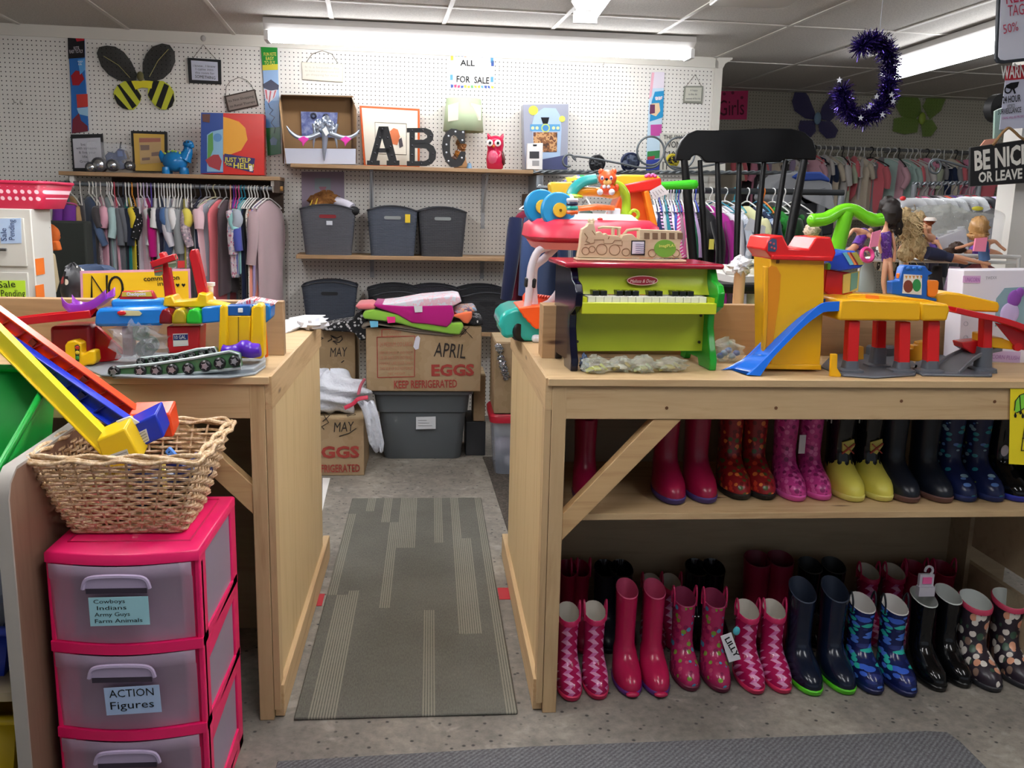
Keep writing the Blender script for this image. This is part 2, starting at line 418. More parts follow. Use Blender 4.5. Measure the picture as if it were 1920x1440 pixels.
base=q.mix(.35,q.ramp(fz.outputs[0],[(.35,'54534C'),(.65,'66655E')]),q.ramp(n.outputs[0],[(.3,'3E3D38'),(.7,'7C7A70')]))
stripe=q.math('MULTIPLY',st,q.math('MULTIPLY',ln,.5)); q.bump(n.outputs[0],.5)
RUN=q.col(q.mix(stripe,base,'9A9686'))
tag(MB().box(-.362,.246,2.297,4.19,0,.008).build('runner_rug',RUN,bevel=.004),'long grey striped runner rug in the walkway between the counters','rug')
q=NT('door mat',.95); n=q.noise(q.map((1,1,1)),180,3,.7); w_=q.n('TexWave'); w_.inputs['Scale'].default_value=28; w_.inputs['Distortion'].default_value=2; q.l(q.map((1,1,1),rot=(0,0,.8)),w_.inputs['Vector'])
q.bump(n.outputs[0],.5); DM=q.col(q.mix(.25,q.ramp(n.outputs[0],[(.3,'4A4A4D'),(.7,'717174')]),w_.outputs[0],'OVERLAY'))
m=MB(); m.prism([PZ(520,1432,0),PZ(1000,1404,0),PZ(1600,1381,0),PZ(1735,1375,0),PZ(1775,1377,0),PZ(1800,1395,0),PZ(1850,1445,0),PZ(1990,1600,0),PZ(480,1600,0)],(0,0,.009))
tag(m.build('entrance_mat',DM,bevel=.004),'dark grey ribbed entrance mat on the concrete in front','mat')
RED=M('B02030',.5)
for (x0,x1,y0,y1,lab) in ((-.398,-.37,3.02,3.12,'small piece of red tape on the floor left of the runner rug'),(.25,.30,3.05,3.15,'small piece of red tape on the floor right of the runner rug')):
    tag(MB().box(x0,x1,y0,y1,.0,.0016).build('floor_tape',RED),lab,'tape')
m=MB(); m.prism([PZ(914,880,0),PZ(953,1000,0),PZ(960,1020,0),PZ(1200,1020,0),PZ(1200,860,0),PZ(905,858,0)],(0,0,.006))
tag(m.build('carpet_remnant',blotch('brown carpet',['3A3530','4A423A','575048'],90,.95)),'dark brown carpet behind the right counter with a pale edge','carpet')
m=MB(); m.prism([PZ(605,897,0),PZ(619,897,0),PZ(612,925,0),PZ(604,960,0)],(0,0,.003))
tag(m.build('paper_scrap',WHITE),'white paper scrap on the floor by the left counter','paper')
# ================================================================ rain boots
CREAM=M('D8D2C6',.7); 
B_ARG=argyle('argyle rubber','A81650','CC6AA4','E09CC4'); B_RAS=M('B01A4A',.22); B_RASD=M('98143E',.3); B_NAVY=M('10192C',.2); B_BLK=M('0C0D10',.12); B_DKB=M('141A26',.35)
B_FLO=spotted('pink floral rubber','A8285A',['B23A6A','4E8FB0','7A9A3A','C05070','8A2050'],55,.22,.42)
B_RED=spotted('red floral rubber','8E1A20',['C8402A','4A5A2A','D87838','6A1418'],60,.3,.45)
B_PNK=spotted('pink sparkle rubber','C83C8C',['E070B0','8A2060','D858A0','A83078'],70,.3,.5)
B_SHK=spotted('shark print rubber','141E50',['2FB5A6','4C7AD8','16225A','3A62C8','24306E'],46,.2,.55,sq=(.5,.8,1.8))
B_OWL=spotted('owl print rubber','2E2630',['E4DCD2','E4DCD2','8A7060','2E2630','E0A080','3E5A48'],46,.3,.5,sq=(1,1,.85))
B_DIN=spotted('dinosaur print rubber','16224E',['8FB0C0','2F8FA0','16224E','A0B060','5A80C0'],40,.3,.34,sq=(.7,1,1.5))
B_YEL=M('DCD25A',.4)
SOLEC=M('D02A5A',.35)
def boot(label, px, py, z, H, L=.175, W=.078, body=B_RAS, sole=None, lining=CREAM, collar=None, loops=None, band=None, hd=0, tilt=.012, calf=1.0, group=None):
    p=PZ(px,py,z)
    o=T('rain_boot',label,'boot',(0,0,0),0,group)
    def ring(z,f,b,hw,tl=0,k=1.0,n=22):
        out=[]
        for i in range(n):
            t=2*math.pi*i/n; s,c=math.sin(t),math.cos(t)
            y=(f+b)/2-(b-f)/2*c; fr=(y-f)/max(b-f,1e-4)
            x=hw*s*(abs(s)**-.12 if abs(s)>.05 else 1)*(1-.16*max(0,fr-.45)*(1 if z<.09 else 0))
            out.append(V((x*k,(f+b)/2+(y-(f+b)/2)*k,z+tl*(fr-.5))))
        return out
    hs=calf
    rs=[(.014,.0,L,W*.49),(.026,-.003,L,W*.5),(.040,.004,L*.995,W*.5),(.052,.018,L*.985,W*.485),(.064,.046,L*.975,W*.46),(.076,.070,L*.97,W*.435),(.09,L*.46,L*.965,W*.41),(.11,L*.505,L*.955,W*.385*hs),(H*.6,L*.505,L*.965,W*.39*hs),(H*.82,L*.49,L*.985,W*.41*hs),(H,L*.47,L*1.0,W*.43*hs)]
    m=MB(); m.loft([ring(a,b,c,d,tilt*2*(a/H)**6) for a,b,c,d in rs],True,True,False)
    top=rs[-1]; lo=rs[-3]
    body_o=m.build('boot_body',body,o,smooth=60)
    m=MB(); m.loft([ring(top[0],top[1],top[2],top[3],tilt*2,1.015),ring(top[0]+.003,top[1],top[2],top[3],tilt*2,.97),ring(top[0]-.004,top[1],top[2],top[3],tilt*2,.93),ring(lo[0],lo[1],lo[2],lo[3],0,.9),ring(.09,L*.5,L*.93,W*.3,0,.9)],True,False,True); m.build('lining',lining,o,smooth=60)
    m=MB(); m.loft([ring(0,.006,L*.985,W*.46),ring(.004,-.002,L*1.0,W*.5),ring(.016,-.005,L*1.008,W*.525),ring(.019,-.002,L,W*.5)]); m.build('sole',sole or body,o,smooth=50)
    if collar:
        m=MB(); a=H-.014; m.loft([ring(a,top[1],top[2],top[3],tilt*2,1.03),ring(H,top[1],top[2],top[3],tilt*2,1.05),ring(H+.003,top[1],top[2],top[3],tilt*2,.98)],True,False,False); m.build('collar',collar,o,smooth=60)
    if band:
        m=MB(); m.loft([ring(H*.62,L*.5,L*.97,W*.4*hs,0,1.03),ring(H*.80,L*.49,L*.985,W*.412*hs,0,1.03)],True,False,False); m.build('band',band,o)
    if loops:
        yc=(top[1]+top[2])/2
        for sg in (-1,1):
            m=MB(); x=sg*top[3]*.98
            m.tube(spline([(x,yc-.014,H-.022),(x*1.03,yc-.014,H+.012),(x*1.06,yc,H+.036),(x*1.03,yc+.014,H+.012),(x,yc+.014,H-.022)],5),.003,6,flat=1); m.build('pull_loop',loops,o,smooth=60)
    o.location=p; o.rotation_euler=(0,0,math.radians(hd)); return o
PK=M('C02058',.3)
def pair(desc, a, b, z, H, **k):
    r=[]
    for nm,(px,py) in (('left',a),('right',b)):
        hh=k.get('hh',{}); kk={x:y for x,y in k.items() if x!='hh'}
        r.append(boot(f'{nm} boot of the {desc}',px,py,z,H,group='pair: '+desc[:40],**kk))
    return r
# floor, front row
pair('pink argyle pair next to the pine post',(1073,1317),(1124,1314),0,.215,body=B_ARG,sole=SOLEC,loops=PK,W=.074,L=.17,collar=PK)
r=pair('tall plain raspberry pair, second from the pine post',(1186,1309),(1239,1309),0,.275,body=B_RAS,sole=M('5A2A7A',.4),lining=M('C84A72',.6),W=.082,L=.185,calf=.9)
for o in r:
    m=MB(); m.ell((0,.0,.012),(.02,.012,.008)); m.build('toe_cap',B_RAS,o)
pair('dark pink floral pair, third from the pine post',(1298,1298),(1356,1301),0,.235,body=B_FLO,sole=M('6A1838',.5),lining=M('9A3058',.7),loops=PK,W=.078,L=.185)
r=pair('pink argyle pair with a white hang tag on the floor',(1421,1304),(1472,1303),0,.205,body=B_ARG,sole=SOLEC,loops=PK,W=.076,L=.18,collar=PK)
o=r[0]
MW[o.name]=Matrix.Translation(o.location)
def toe(o): return o.location
t0=P(1351,1196,2.40); t1=P(1369,1187,2.40)
m=MB(); a,b,c,d=P(1351,1193,2.40),P(1371,1186,2.395),P(1389,1236,2.38),P(1367,1242,2.385); m.prism([a,b,c,d],(0,.0015,0)); tg=m.build('hang_tag',M('E8E8EC',.5),o,label='white card hang tag')
txt('LILLY',P(1358,1198,2.384),P(1378,1233,2.372),.0155,INK,tg,up=(1,0,.45),bold=.03,lift=.003)
m=MB(); m.ell(P(1381,1183,2.432),(.011,.004,.014)); m.build('sticker',M('4FB8C8',.4),o)
pair('navy pair with lime green sole edges on the floor',(1529,1307),(1592,1305),0,.265,body=B_NAVY,sole=M('58C81E',.35),lining=M('2A3448',.6),W=.088,L=.205,tilt=.02)
r=pair('blue shark print pair on the floor',(1645,1305),(1708,1309),0,.225,body=B_SHK,sole=M('182054',.35),lining=M('D8D4D0',.7),loops=M('10141E',.4),W=.082,L=.195)
m=MB(); p=P(1694,1178,2.44); m.ob(p,(.012,.002,.034),R3(0,.15,0)); MW[r[1].name]=Matrix.Translation(r[1].location); m.build('hang_tag',M('E4E4EA',.5),r[1])
r=pair('shiny black pair between the shark and owl boots',(1765,1299),(1812,1292),0,.235,body=B_BLK,sole=M('0A0A0C',.3),lining=M('C8CCC8',.6),W=.08,L=.20)
MW[r[0].name]=Matrix.Translation(r[0].location); o=r[0]
p=P(1737,1090,2.50); m=MB(); m.ob(p+V((0,.004,0)),(.045,.012,.045)); m.ob(p+V((0,0,-.03)),(.05,.02,.03)); m.tube([p+V((.012*math.cos(a)+.004,0,.03+.014*math.sin(a)+.004)) for a in [math.radians(t) for t in range(-60,215,25)]],.004,6)
hk=m.build('boot_clip',M('CFCBD6',.4),o,label='white plastic hanging clip'); m=MB(); m.ob(p+V((0,-.004,.004)),(.028,.004,.02)); m.build('price_sticker',M('FF6FB0',.5),hk)
r=pair('pink-collared owl print pair at the right end',(1868,1300),(1932,1296),0,.225,body=B_OWL,sole=M('2A2A30',.5),lining=M('CFD4D0',.6),collar=M('C03A5A',.5),W=.088,L=.205,calf=1.15)
# floor, rear row
Yb=2.62
def rear(desc, xs, topy, z=0, toey=1265, **k):
    for nm,x in zip(('left','right'),xs):
        p=P(x,topy,2.76); H=p.z-z; t=k.get('L',.18)
        b=boot(f'{nm} boot of the {desc}',960,1200,z,H,group='pair: '+desc[:40],**k); b.location=(p.x,2.76-t*.72,z)
rear('dark pink pair half behind the pine post, rear row',(1064,1088),1066,body=B_RASD,loops=PK,lining=B_RASD,W=.07)
rear('black pair in the rear row nearest the pine post',(1135,1166),1066,body=B_DKB,lining=B_BLK,W=.085)
rear('pink argyle pair in the rear row behind the raspberry pair',(1222,1258),1092,body=B_ARG,loops=PK,collar=PK,W=.072)
rear('black pair in the rear row behind the floral pair',(1306,1338),1064,body=B_BLK,lining=B_BLK,W=.085)
rear('tall raspberry pair in the rear row behind the tagged argyle',(1420,1463),1048,body=M('8E1238',.35),lining=M('6A0C2A',.5),W=.092,calf=1.1)
rear('black pair in the rear row behind the navy lime pair',(1519,1563),1060,body=B_BLK,lining=M('2A2C30',.5),W=.088)
rear('pink argyle pair in the rear row behind the sharks',(1628,1676),1072,body=B_ARG,loops=PK,collar=PK,W=.076)
rear('raspberry pair in the rear row behind the shiny black pair',(1716,1768),1066,body=B_RASD,loops=PK,lining=B_RASD,W=.085)
p=P(1266,1150,2.60); m=MB(); m.lathe(p,[(.0175,0),(.0175,.0012)],20,(0,1,0)); m.ell(p+V((0,.002,.02)),(.002,.001,.008))
tag(m.build('oval_tag',M('D4BCD4',.5)),'round lilac paper tag hanging between the rear and front pink boots','tag')
# lower shelf under the counter top
SZ=.5635; TK=M('D88AA8',.4)
def top_pair(desc,a,b,H=.245,**k): return pair(desc+' on the shelf',a,b,SZ,H,**k)
boot('single raspberry boot on the shelf behind the diagonal brace',1108,950,SZ,.235,body=B_RASD,sole=M('5A2050',.4),lining=B_RASD)
top_pair('raspberry pair with purple soles',(1268,948),(1328,946),body=B_RASD,sole=M('4A3A78',.5),lining=B_RASD,W=.088,L=.20)
top_pair('red floral pair',(1393,939),(1440,939),body=B_RED,sole=M('1E1A1A',.5),W=.086,L=.20,H=.255)
r=top_pair('bright pink sparkle pair with a tag',(1498,942),(1546,940),body=B_PNK,sole=M('D85AA8',.4),W=.08,L=.185,lining=M('5A2848',.6))
MW[r[0].name]=Matrix.Translation(r[0].location); m=MB(); m.ob(P(1504,833,2.48),(.019,.002,.055)); m.build('hang_tag',M('CFC8D0',.5),r[0])
r=top_pair('yellow and black fire fighter pair',(1608,943),(1662,942),body=B_YEL,sole=M('D8D070',.5),W=.088,L=.20,H=.225,loops=M('D8D4C8',.5))
for o in r:
    MW[o.name]=Matrix.Translation(o.location); L,W,H=.20,.088,.225
    m=MB(); n=22
    def rg(z,f,b,hw,k=1.03,drip=0):
        return [V((hw*math.sin(2*math.pi*i/n)*k,(f+b)/2-(b-f)/2*k*math.cos(2*math.pi*i/n),z-(drip*(i%2)))) for i in range(n)]
    m.loft([rg(.088,L*.44,L*.97,W*.425,1.04,.022),rg(.11,L*.5,L*.96,W*.40),rg(H*.6,L*.5,L*.97,W*.405),rg(H*.8,L*.485,L*.99,W*.425),rg(H*.99,L*.46,L*1.0,W*.445)],True,False,False)
    sv=MW[o.name]; m.v=[tuple(sv@V(x)) for x in m.v]; m.build('black_upper',B_BLK,o,smooth=60,label='black dripping upper')
    m=MB(); yy=L*.47; 
    m.prism([(-.018,yy-.004,.155),(.016,yy-.004,.165),(.02,yy-.004,.145),(.004,yy-.004,.118),(-.016,yy-.004,.128)],(0,.006,0)); m.v=[tuple(sv@V(x)) for x in m.v]; em=m.build('crest',M('C8BC5A',.4),o)
    m=MB(); m.bar((-.018,yy-.006,.122),(.018,yy-.006,.152),.004,.006,(0,1,0)); m.bar((.018,yy-.006,.122),(-.014,yy-.006,.150),.003,.005,(0,1,0)); m.v=[tuple(sv@V(x)) for x in m.v]; m.build('crossed_tools',M('A83A2A',.4),em)
r=top_pair('dark navy pair with brown soles',(1712,945),(1775,945),body=B_DKB,sole=M('6A4A44',.6),W=.09,L=.205,lining=B_BLK)
MW[r[0].name]=Matrix.Translation(r[0].location); m=MB(); m.ell(P(1682,825,2.52),(.009,.002,.022),R3(0,-.12,0)); m.build('hang_tag',M('C8C0C8',.5),r[0])
top_pair('navy dinosaur print pair',(1820,943),(1872,943),body=B_DIN,sole=M('1C2A60',.5),W=.085,L=.195)
r=top_pair('black pair with blue toes at the end',(1918,943),(1975,943),body=B_BLK,sole=M('2A34A0',.5),W=.085,L=.19)
MW[r[0].name]=Matrix.Translation(r[0].location); m=MB(); m.ell(P(1884,845,2.44),(.012,.002,.017)); m.build('hang_tag',M('BDB4BC',.5),r[0])
# ================================================================ toys on the right counter
def pp(m, pts, Y, d): return m.prism([P(x,y,Y) for x,y in pts],(0,d,0))
LIME=plastic('B6C62E',.3); GREEN=plastic('1F9A2C',.2); NAVYP=plastic('0C0E24',.12); CRIM=plastic('A01230',.15)
# ---- toy piano
YP=2.42
po=T('toy_piano','lime green wooden toy piano with red lid on the right counter','toy piano',P(1215,697,YP))
def side(out, mat, nm, x0):
    m=MB(); m.prism([V((x0,YP+dy,ZT+z)) for dy,z in out],(.02,0,0)); m.build(nm,mat,po,bevel=.003)
prof=[(.02,0.0),(-.005,.0),(-.008,.03),(.012,.07),(.03,.115),(.03,.15),(-.01,.168),(-.03,.178),(-.035,.215),(-.02,.235),(.02,.245),(.03,.26),(.04,.275),(.235,.275),(.235,.0),(.2,.0),(.19,.02),(.09,.02),(.08,.0)]
XL=.375; XR=.785
side(prof,NAVYP,'side_panel',XL); side(prof,GREEN,'side_panel',XR-.02)
m=MB(); m.box(XL-.02,XR+.012,YP+.012,YP+.25,ZT+.2755,ZT+.290); m.build('lid',CRIM,po,bevel=.006,seg=3)
m=MB(); a=V((XL+.02,YP+.055,ZT+.275)); m.prism([a,a+V((0,.0,-.02)),a+V((0,-.005,-.04)),a+V((0,-.013,-.055)),V((XL+.02,YP+.03,ZT+.205)),V((XL+.02,YP+.06,ZT+.205)),V((XL+.02,YP+.07,ZT+.275))],(XR-XL-.04,0,0)); m.build('music_panel',LIME,po,smooth=60)
m=MB(); m.box(XL+.02,XR-.02,YP+.06,YP+.07,ZT+.045,ZT+.2); m.build('lower_panel',LIME,po)
m=MB()
for x,z in ((XL+.03,.072),(XR-.03,.07),(XR-.03,.145)): m.cyl((x,YP+.0605,ZT+z),(x,YP+.056,ZT+z),.004,10)
m.build('screw',M('3A3420',.4),po)
m=MB(); m.box(XL+.019,XR-.019,YP-.028,YP-.012,ZT+.158,ZT+.188); m.build('key_slip',plastic('C8D028',.3),po,bevel=.002)
m=MB(); m.box(XL+.019,XR-.019,YP-.012,YP+.07,ZT+.16,ZT+.178); m.build('key_bed',LIME,po)
m=MB(); m.box(XL+.02,XL+.036,YP-.012,YP+.03,ZT+.178,ZT+.2); m.build('key_block',plastic('C8CC20',.3),po); m=MB(); m.box(XR-.04,XR-.02,YP-.012,YP+.03,ZT+.178,ZT+.2); m.build('key_block',plastic('C8CC20',.3),po)
x0=XL+.038; x1=XR-.042; kw=(x1-x0)/15
for i in range(15):
    m=MB(); m.box(x0+kw*i+.0006,x0+kw*(i+1)-.0006,YP-.011,YP+.04,ZT+.179,ZT+.203); m.build('white_key',M('ECEAE0',.25),po,bevel=.001)
for i in (0,1,3,4,5,7,8,10,11,12):
    m=MB(); c=x0+kw*(i+1)+.004; m.box(c-.009,c+.009,YP+.005,YP+.04,ZT+.2,ZT+.217); m.build('black_key',M('14180F',.2),po,bevel=.0015)
m=MB(); e=[(x,y) for x,y in circ(1206,526,29,28,8.5)]; m.prism([P(x,y,YP+.034) for x,y in e],(0,.01,0)); pl=m.build('badge',M('9A1A2C',.4),po)
m=MB(); m.tube([P(x,y,YP+.033) for x,y in circ(1206,526,29,28,8.5)],.0012,5,True); m.build('badge_rim',M('E0B8A8',.4),pl)
txt('Melissa & Doug',P(1182,530,YP+.033),P(1230,530,YP+.033),.009,M('F0D8D0',.5),pl,lift=.001,shear=.3)
po.rotation_euler[2]=math.radians(4)
# ---- wooden train puzzle bank on the piano
TB=wood('raw train wood','CDB898','BEA583','x',.7,False); TBD=M('8A6E50',.8)
zt=ZT+.2905; Yt=PZ(1180,489,zt).y
bb=P(1180,484,Yt); tr=T('train_puzzle','unpainted wooden train cut-out standing on the red piano lid','toy train',(bb.x,Yt,zt))
def tpx(x,y): p=P(x,y,Yt); return p
m=MB(); a=tpx(1078,490); b=tpx(1282,490); m.box(a.x,b.x,Yt-.03,Yt+.03,zt,zt+.006); m.build('base',TB,tr,bevel=.002)
out=[(1083,483),(1088,462),(1090,440),(1092,430),(1101,424),(1104,419),(1114,419),(1118,437),(1126,434),(1132,440),(1137,437),(1140,441),(1160,442),(1165,447),(1168,441),(1176,439),(1186,439),(1192,445),(1199,449),(1199,430),(1278,433),(1279,440),(1274,468),(1280,484)]
m=MB(); pp(m,out,Yt-.018,.036); tb=m.build('engine_body',TB,tr,bevel=.0015)
m=MB(); m.tube([tpx(x,y) for x,y in ((1121,428),(1130,426),(1150,427),(1164,428))],.004,6); m.bar(tpx(1149,442),tpx(1149,427),.006,.02,(0,1,0)); m.bar(tpx(1160,442),tpx(1160,427),.006,.02,(0,1,0)); m.tube([tpx(x,y) for x,y in ((1166,444),(1176,432),(1190,430),(1201,430))],.004,6); m.build('canopy',TB,tr)
m=MB(); m.ell(tpx(1109,418),(.008,.01,.006)); m.ell(tpx(1105,414),(.005,.006,.006)); m.ell(tpx(1112,414),(.005,.006,.007)); m.build('chimney_top',TB,tr)
for cx,cy,r in ((1096,470,7),(1108,467,6),(1126,467,10),(1150,468,10),(1171,472,7),(1220,474,7),(1264,474,7)):
    m=MB(); m.tube([tpx(x,y)+V((0,-.0185,0)) for x,y in circ(cx,cy,r,18)],.0013,5,True); m.build('carved_wheel',TBD,tr)
for ln in (((1094,437),(1100,445),(1096,452),(1104,455)),((1094,458),(1112,455),(1112,449),(1130,449),(1130,456),(1146,456),(1150,450),(1163,450)),((1138,448),(1140,443)),((1164,452),(1164,460),(1150,458)),((1114,440),(1108,432))):
    m=MB(); m.tube([tpx(x,y)+V((0,-.0185,0)) for x,y in ln],.0012,5); m.build('carved_line',TBD,tr)
m=MB()
for k in range(5): x=1205+k*15.5; m.prism([tpx(a,b)+V((0,-.019,0)) for a,b in ((x,436),(x+10,436.3),(x+10,448),(x,447.6))],(0,.001,0))
m.build('window_recess',M('7A6048',.8),tr)
m=MB(); pp(m,[(1184,451),(1210,451),(1209,479),(1183,478)],Yt-.022,.002); st=m.build('price_tag',INK,tr); m=MB(); pp(m,[(1186,453),(1208,453),(1207,476),(1185,476)],Yt-.0235,.001); s2=m.build('tag_paper',M('D8D6E0',.5),st)
scribble([[tpx(1188+d*.0,457+k*4)+V((0,-.025,0)),tpx(1194,456.6+k*4)+V((0,-.025,0)),tpx(1199,457.4+k*4)+V((0,-.025,0)),tpx(1205,457+k*4)+V((0,-.025,0))] for k,d in enumerate(range(5))],.0006,M('5A5A8A',.6),s2)
m=MB(); pp(m,circ(1247,466,20.5,28,16.5),Yt-.0205,.002); gs=m.build('round_sticker',M('6FA63A',.4),tr)
txt('ImagiPLAY',tpx(1232,463),tpx(1264,462),.008,M('D8E070',.5),gs,lift=.0225,bold=.02)
# ---- clear bags of parts in front of the piano
CLR=NT('clear plastic film',.12); CLR.b.inputs['Alpha'].default_value=.34; CLR.b.inputs['Base Color'].default_value=lin('D8DCD0'); nz=CLR.noise(CLR.map((1,1,1)),60,2); CLR.bump(nz.outputs[0],1,.01); CLEAR=CLR.m
CLR=NT('clear plastic sleeve',.08); CLR.b.inputs['Alpha'].default_value=.22; CLR.b.inputs['Base Color'].default_value=lin('E4E6EC'); nz=CLR.noise(CLR.map((1,1,1)),24,2); CLR.bump(nz.outputs[0],1,.012); SLEEVE=CLR.m
def crumple(m, c, r, seed, amp=.3, nu=20, nv=12, R=None, flatb=True, jit=.35):
    rn=random.Random(seed); k=len(m.v); m.ell(c,r,R,nu,nv); c=V(c)
    ph=[(rn.uniform(2,7),rn.uniform(2,7),rn.uniform(0,6.28)) for _ in range(6)]
    for i in range(k,len(m.v)):
        d=V(m.v[i])-c; a=math.atan2(d.y,d.x); b=d.z/max(r if isinstance(r,(int,float)) else r[2],1e-4)
        f=1+amp*sum(math.sin(p*a+q_*b*2+s) for p,q_,s in ph)/3+rn.uniform(-.5,.5)*amp*jit
        q2=c+V((d.x*f,d.y*f,d.z*f))
        if flatb: q2.z=max(q2.z,c.z-(r if isinstance(r,(int,float)) else r[2])*.92)
        m.v[i]=tuple(q2)
for i,(px,py,rx,rz,con,desc) in enumerate(((1118,700,.04,.021,('B8C040','C8CC70'),'leftmost'),(1166,697,.036,.019,('B8A860','D8D4C0'),'second from the left'),(1205,699,.036,.023,('A8B488','C8D0A0'),'third from the left'),(1255,697,.044,.020,('A8A870','D0C888'),'rightmost'))):
    p=PZ(px,py,ZT); c=V((p.x,p.y-.002,ZT+rz))
    o=T('parts_bag',f'clear plastic bag of small parts before the piano, {desc} of the four','bag',(c.x,c.y,ZT),0,'clear parts bags before the piano')
    m=MB(); crumple(m,c,(rx,.026,rz),i+3,.3); m.build('film',CLEAR,o,smooth=25)
    for j in range(3): m=MB(); m.ob((c.x+(j-1)*rx*.5,c.y+.004*(j-1),ZT+.011+.003*j),(rx*.55,.02,.007),R3(.3*j,.4*(j-1),.5*j)); m.build('toy_part',M(con[j%2],.4),o,bevel=.002)
m=MB(); p=PZ(1085,695,ZT); crumple(m,(p.x+.013,p.y-.01,ZT+.022),(.012,.014,.022),40,.3); tag(m.build('parts_bag',M('5A6A8A',.25,alpha=.85),smooth=25),'small bluish plastic bag beside the dark piano foot','bag')
p=PZ(1375,684,ZT); o=T('parts_bag','clear bag of blue parts between piano and slide','bag',(p.x,p.y+.05,ZT))
m=MB(); crumple(m,(p.x,p.y+.05,ZT+.03),(.045,.035,.03),21,.3); m.build('film',CLEAR,o,smooth=25)
for j in range(5): m=MB(); m.ell((p.x-.024+.012*j,p.y+.05,ZT+.018+.008*(j%3)),(.011,.011,.009)); m.build('toy_part',M(('2A5AB8','8FB0E0')[j%2],.3),o)
# ---- toy garage playset
YEL=plastic('EFB312',.32); YELD=plastic('E0A012',.32); RED=plastic('D81E20',.25); BLU=plastic('1769D8',.25); GRY=plastic('5A5E66',.4); ORG=plastic('F0801C',.3); TRED=plastic('C81A1E',.22)
g0=P(1600,706,2.36); G=T('toy_garage','yellow, red and blue toy garage playset with slide and ramps','toy garage',(g0.x,2.45,ZT))
def GP(nm, mat, pts, Y, d, bev=.003, par=None): m=MB(); pp(m,pts,Y,d); return m.build(nm,mat,par or G,bevel=bev,seg=2)
YA=2.42
# tower: left flank with archway, front and roof
tw=GP('tower',YEL,[(1444,478),(1546,482),(1545,560),(1538,682),(1538,690),(1433,690),(1432,685),(1446,683)],YA,.13)
m=MB(); pp(m,[(1440,503),(1447,498),(1456,500),(1464,515),(1461,560),(1447,660),(1435,680),(1432,600)],YA-.0025,.003); m.build('arch_opening',plastic('E08C10',.4),tw,bevel=0)
GP('tower_edge',YELD,[(1434,500),(1441,500),(1440,600),(1434,690),(1430,690)],YA-.006,.02,.002,tw)
GP('tower_foot',YEL,[(1436,683),(1540,684),(1540,694),(1434,692)],YA-.006,.14,.002,tw)
rf=GP('tower_roof',RED,[(1434,468),(1442,444),(1468,441),(1480,466),(1516,467),(1530,445),(1558,444),(1568,474),(1562,489),(1448,486)],YA-.012,.15,.004)
m=MB(); pp(m,[(1448,478),(1562,481),(1562,490),(1448,487)],YA-.018,.162); m.build('roof_lip',RED,rf,bevel=.003)
m=MB(); pp(m,[(1441,453),(1448,447),(1456,449),(1457,466),(1454,472),(1440,471)],YA-.0145,.002); s_=m.build('roof_sticker',M('3A4A6A',.4),rf)
m=MB(); 
for j,(x,y,c) in enumerate(((1445,455,0),(1451,457,0),(1447,464,0),(1452,466,0))): m.ell(P(x,y,YA-.0148),(.003,.0006,.003))
m.build('sticker_shapes',M('C84A50',.5),s_)
m=MB(); pp(m,[(1456,487),(1462,487),(1461,494),(1455,494)],YA-.0012,.001); m.build('height_mark',M('8A5A10',.5),tw)
# slide: trough swept from deck to counter
def trough(nm, mat, cl, w, wall, th=.004, par=None, sdx=(0,0,0)):
    m=MB(); rs=[]
    for i,c in enumerate(cl):
        a=cl[max(i-1,0)]; b=cl[min(i+1,len(cl)-1)]; d=(b-a).normalized(); sd=(V((-d.y,d.x,0)).normalized()+V(sdx)).normalized(); u=sd.cross(d); u = u if u.z>0 else -u
        pr=[(-w/2,wall),(-w/2,0),(w/2,0),(w/2,wall),(w/2-th*1.4,wall),(w/2-th*1.4,th),(-w/2+th*1.4,th),(-w/2+th*1.4,wall)]
        rs.append([c+sd*x+u*z for x,z in pr])
    m.loft(rs); return m.build(nm,mat,par or G,bevel=.002,smooth=40)
Ae=spline([P(x,y,Yy) for x,y,Yy in ((1556,560,2.47),(1543,560,2.47),(1520,560,2.468),(1504,565,2.466),(1470,596,2.46),(1403,664,2.45),(1376,682,2.445),(1350,695,2.44))],4)
Be=spline([P(x,y,Yy) for x,y,Yy in ((1576,565,2.375),(1562,566,2.375),(1545,568,2.373),(1526,580,2.37),(1490,615,2.365),(1439,668,2.355),(1420,687,2.35),(1402,703,2.345))],4)
Ce=spline([P(x,y,Yy) for x,y,Yy in ((1576,583,2.373),(1562,584,2.373),(1548,585,2.371),(1537,590,2.368),(1506,614,2.363),(1458,662,2.353),(1441,683,2.348),(1426,705,2.343))],4)
m=MB(); rs=[]; zf=lambda p: V((p.x,p.y,max(p.z,ZT+.001)))
for a,b,c in zip(Ae,Be,Ce):
    al=zf(a+(c-b)*.9); cl_=zf(c); e=(b-a).normalized()*.007; u5=V((0,0,.005))
    rs.append([zf(a),zf(a+e),al+e+u5,cl_-e+u5,zf(b-e),zf(b),cl_,al])
m.loft(rs); m.build('slide',BLU,G,bevel=.0015,smooth=50)
# decks
GP('front_deck',YEL,[(1576,562),(1600,560),(1727,566),(1729,575),(1727,602),(1573,601),(1572,594)],2.37,.14,.006)
GP('middle_deck',YEL,[(1726,567),(1778,570),(1782,580),(1776,602),(1730,602)],2.365,.1,.006)
GP('rear_deck',YEL,[(1752,552),(1775,548),(1800,550),(1873,567),(1875,574),(1873,586),(1782,583),(1760,575)],2.44,.10,.005)
GP('deck_floor',YELD,[(1590,556),(1612,551),(1640,553),(1730,560),(1780,566),(1778,571),(1590,566)],2.46,.09,.003)
GP('deck_wall',YEL,[(1588,564),(1590,554),(1600,551),(1640,552),(1735,561),(1770,569),(1768,573),(1588,568)],2.40,.008,.002)
GP('orange_tile',ORG,[(1623,552),(1648,554),(1650,564),(1624,564)],2.398,.03,.002)
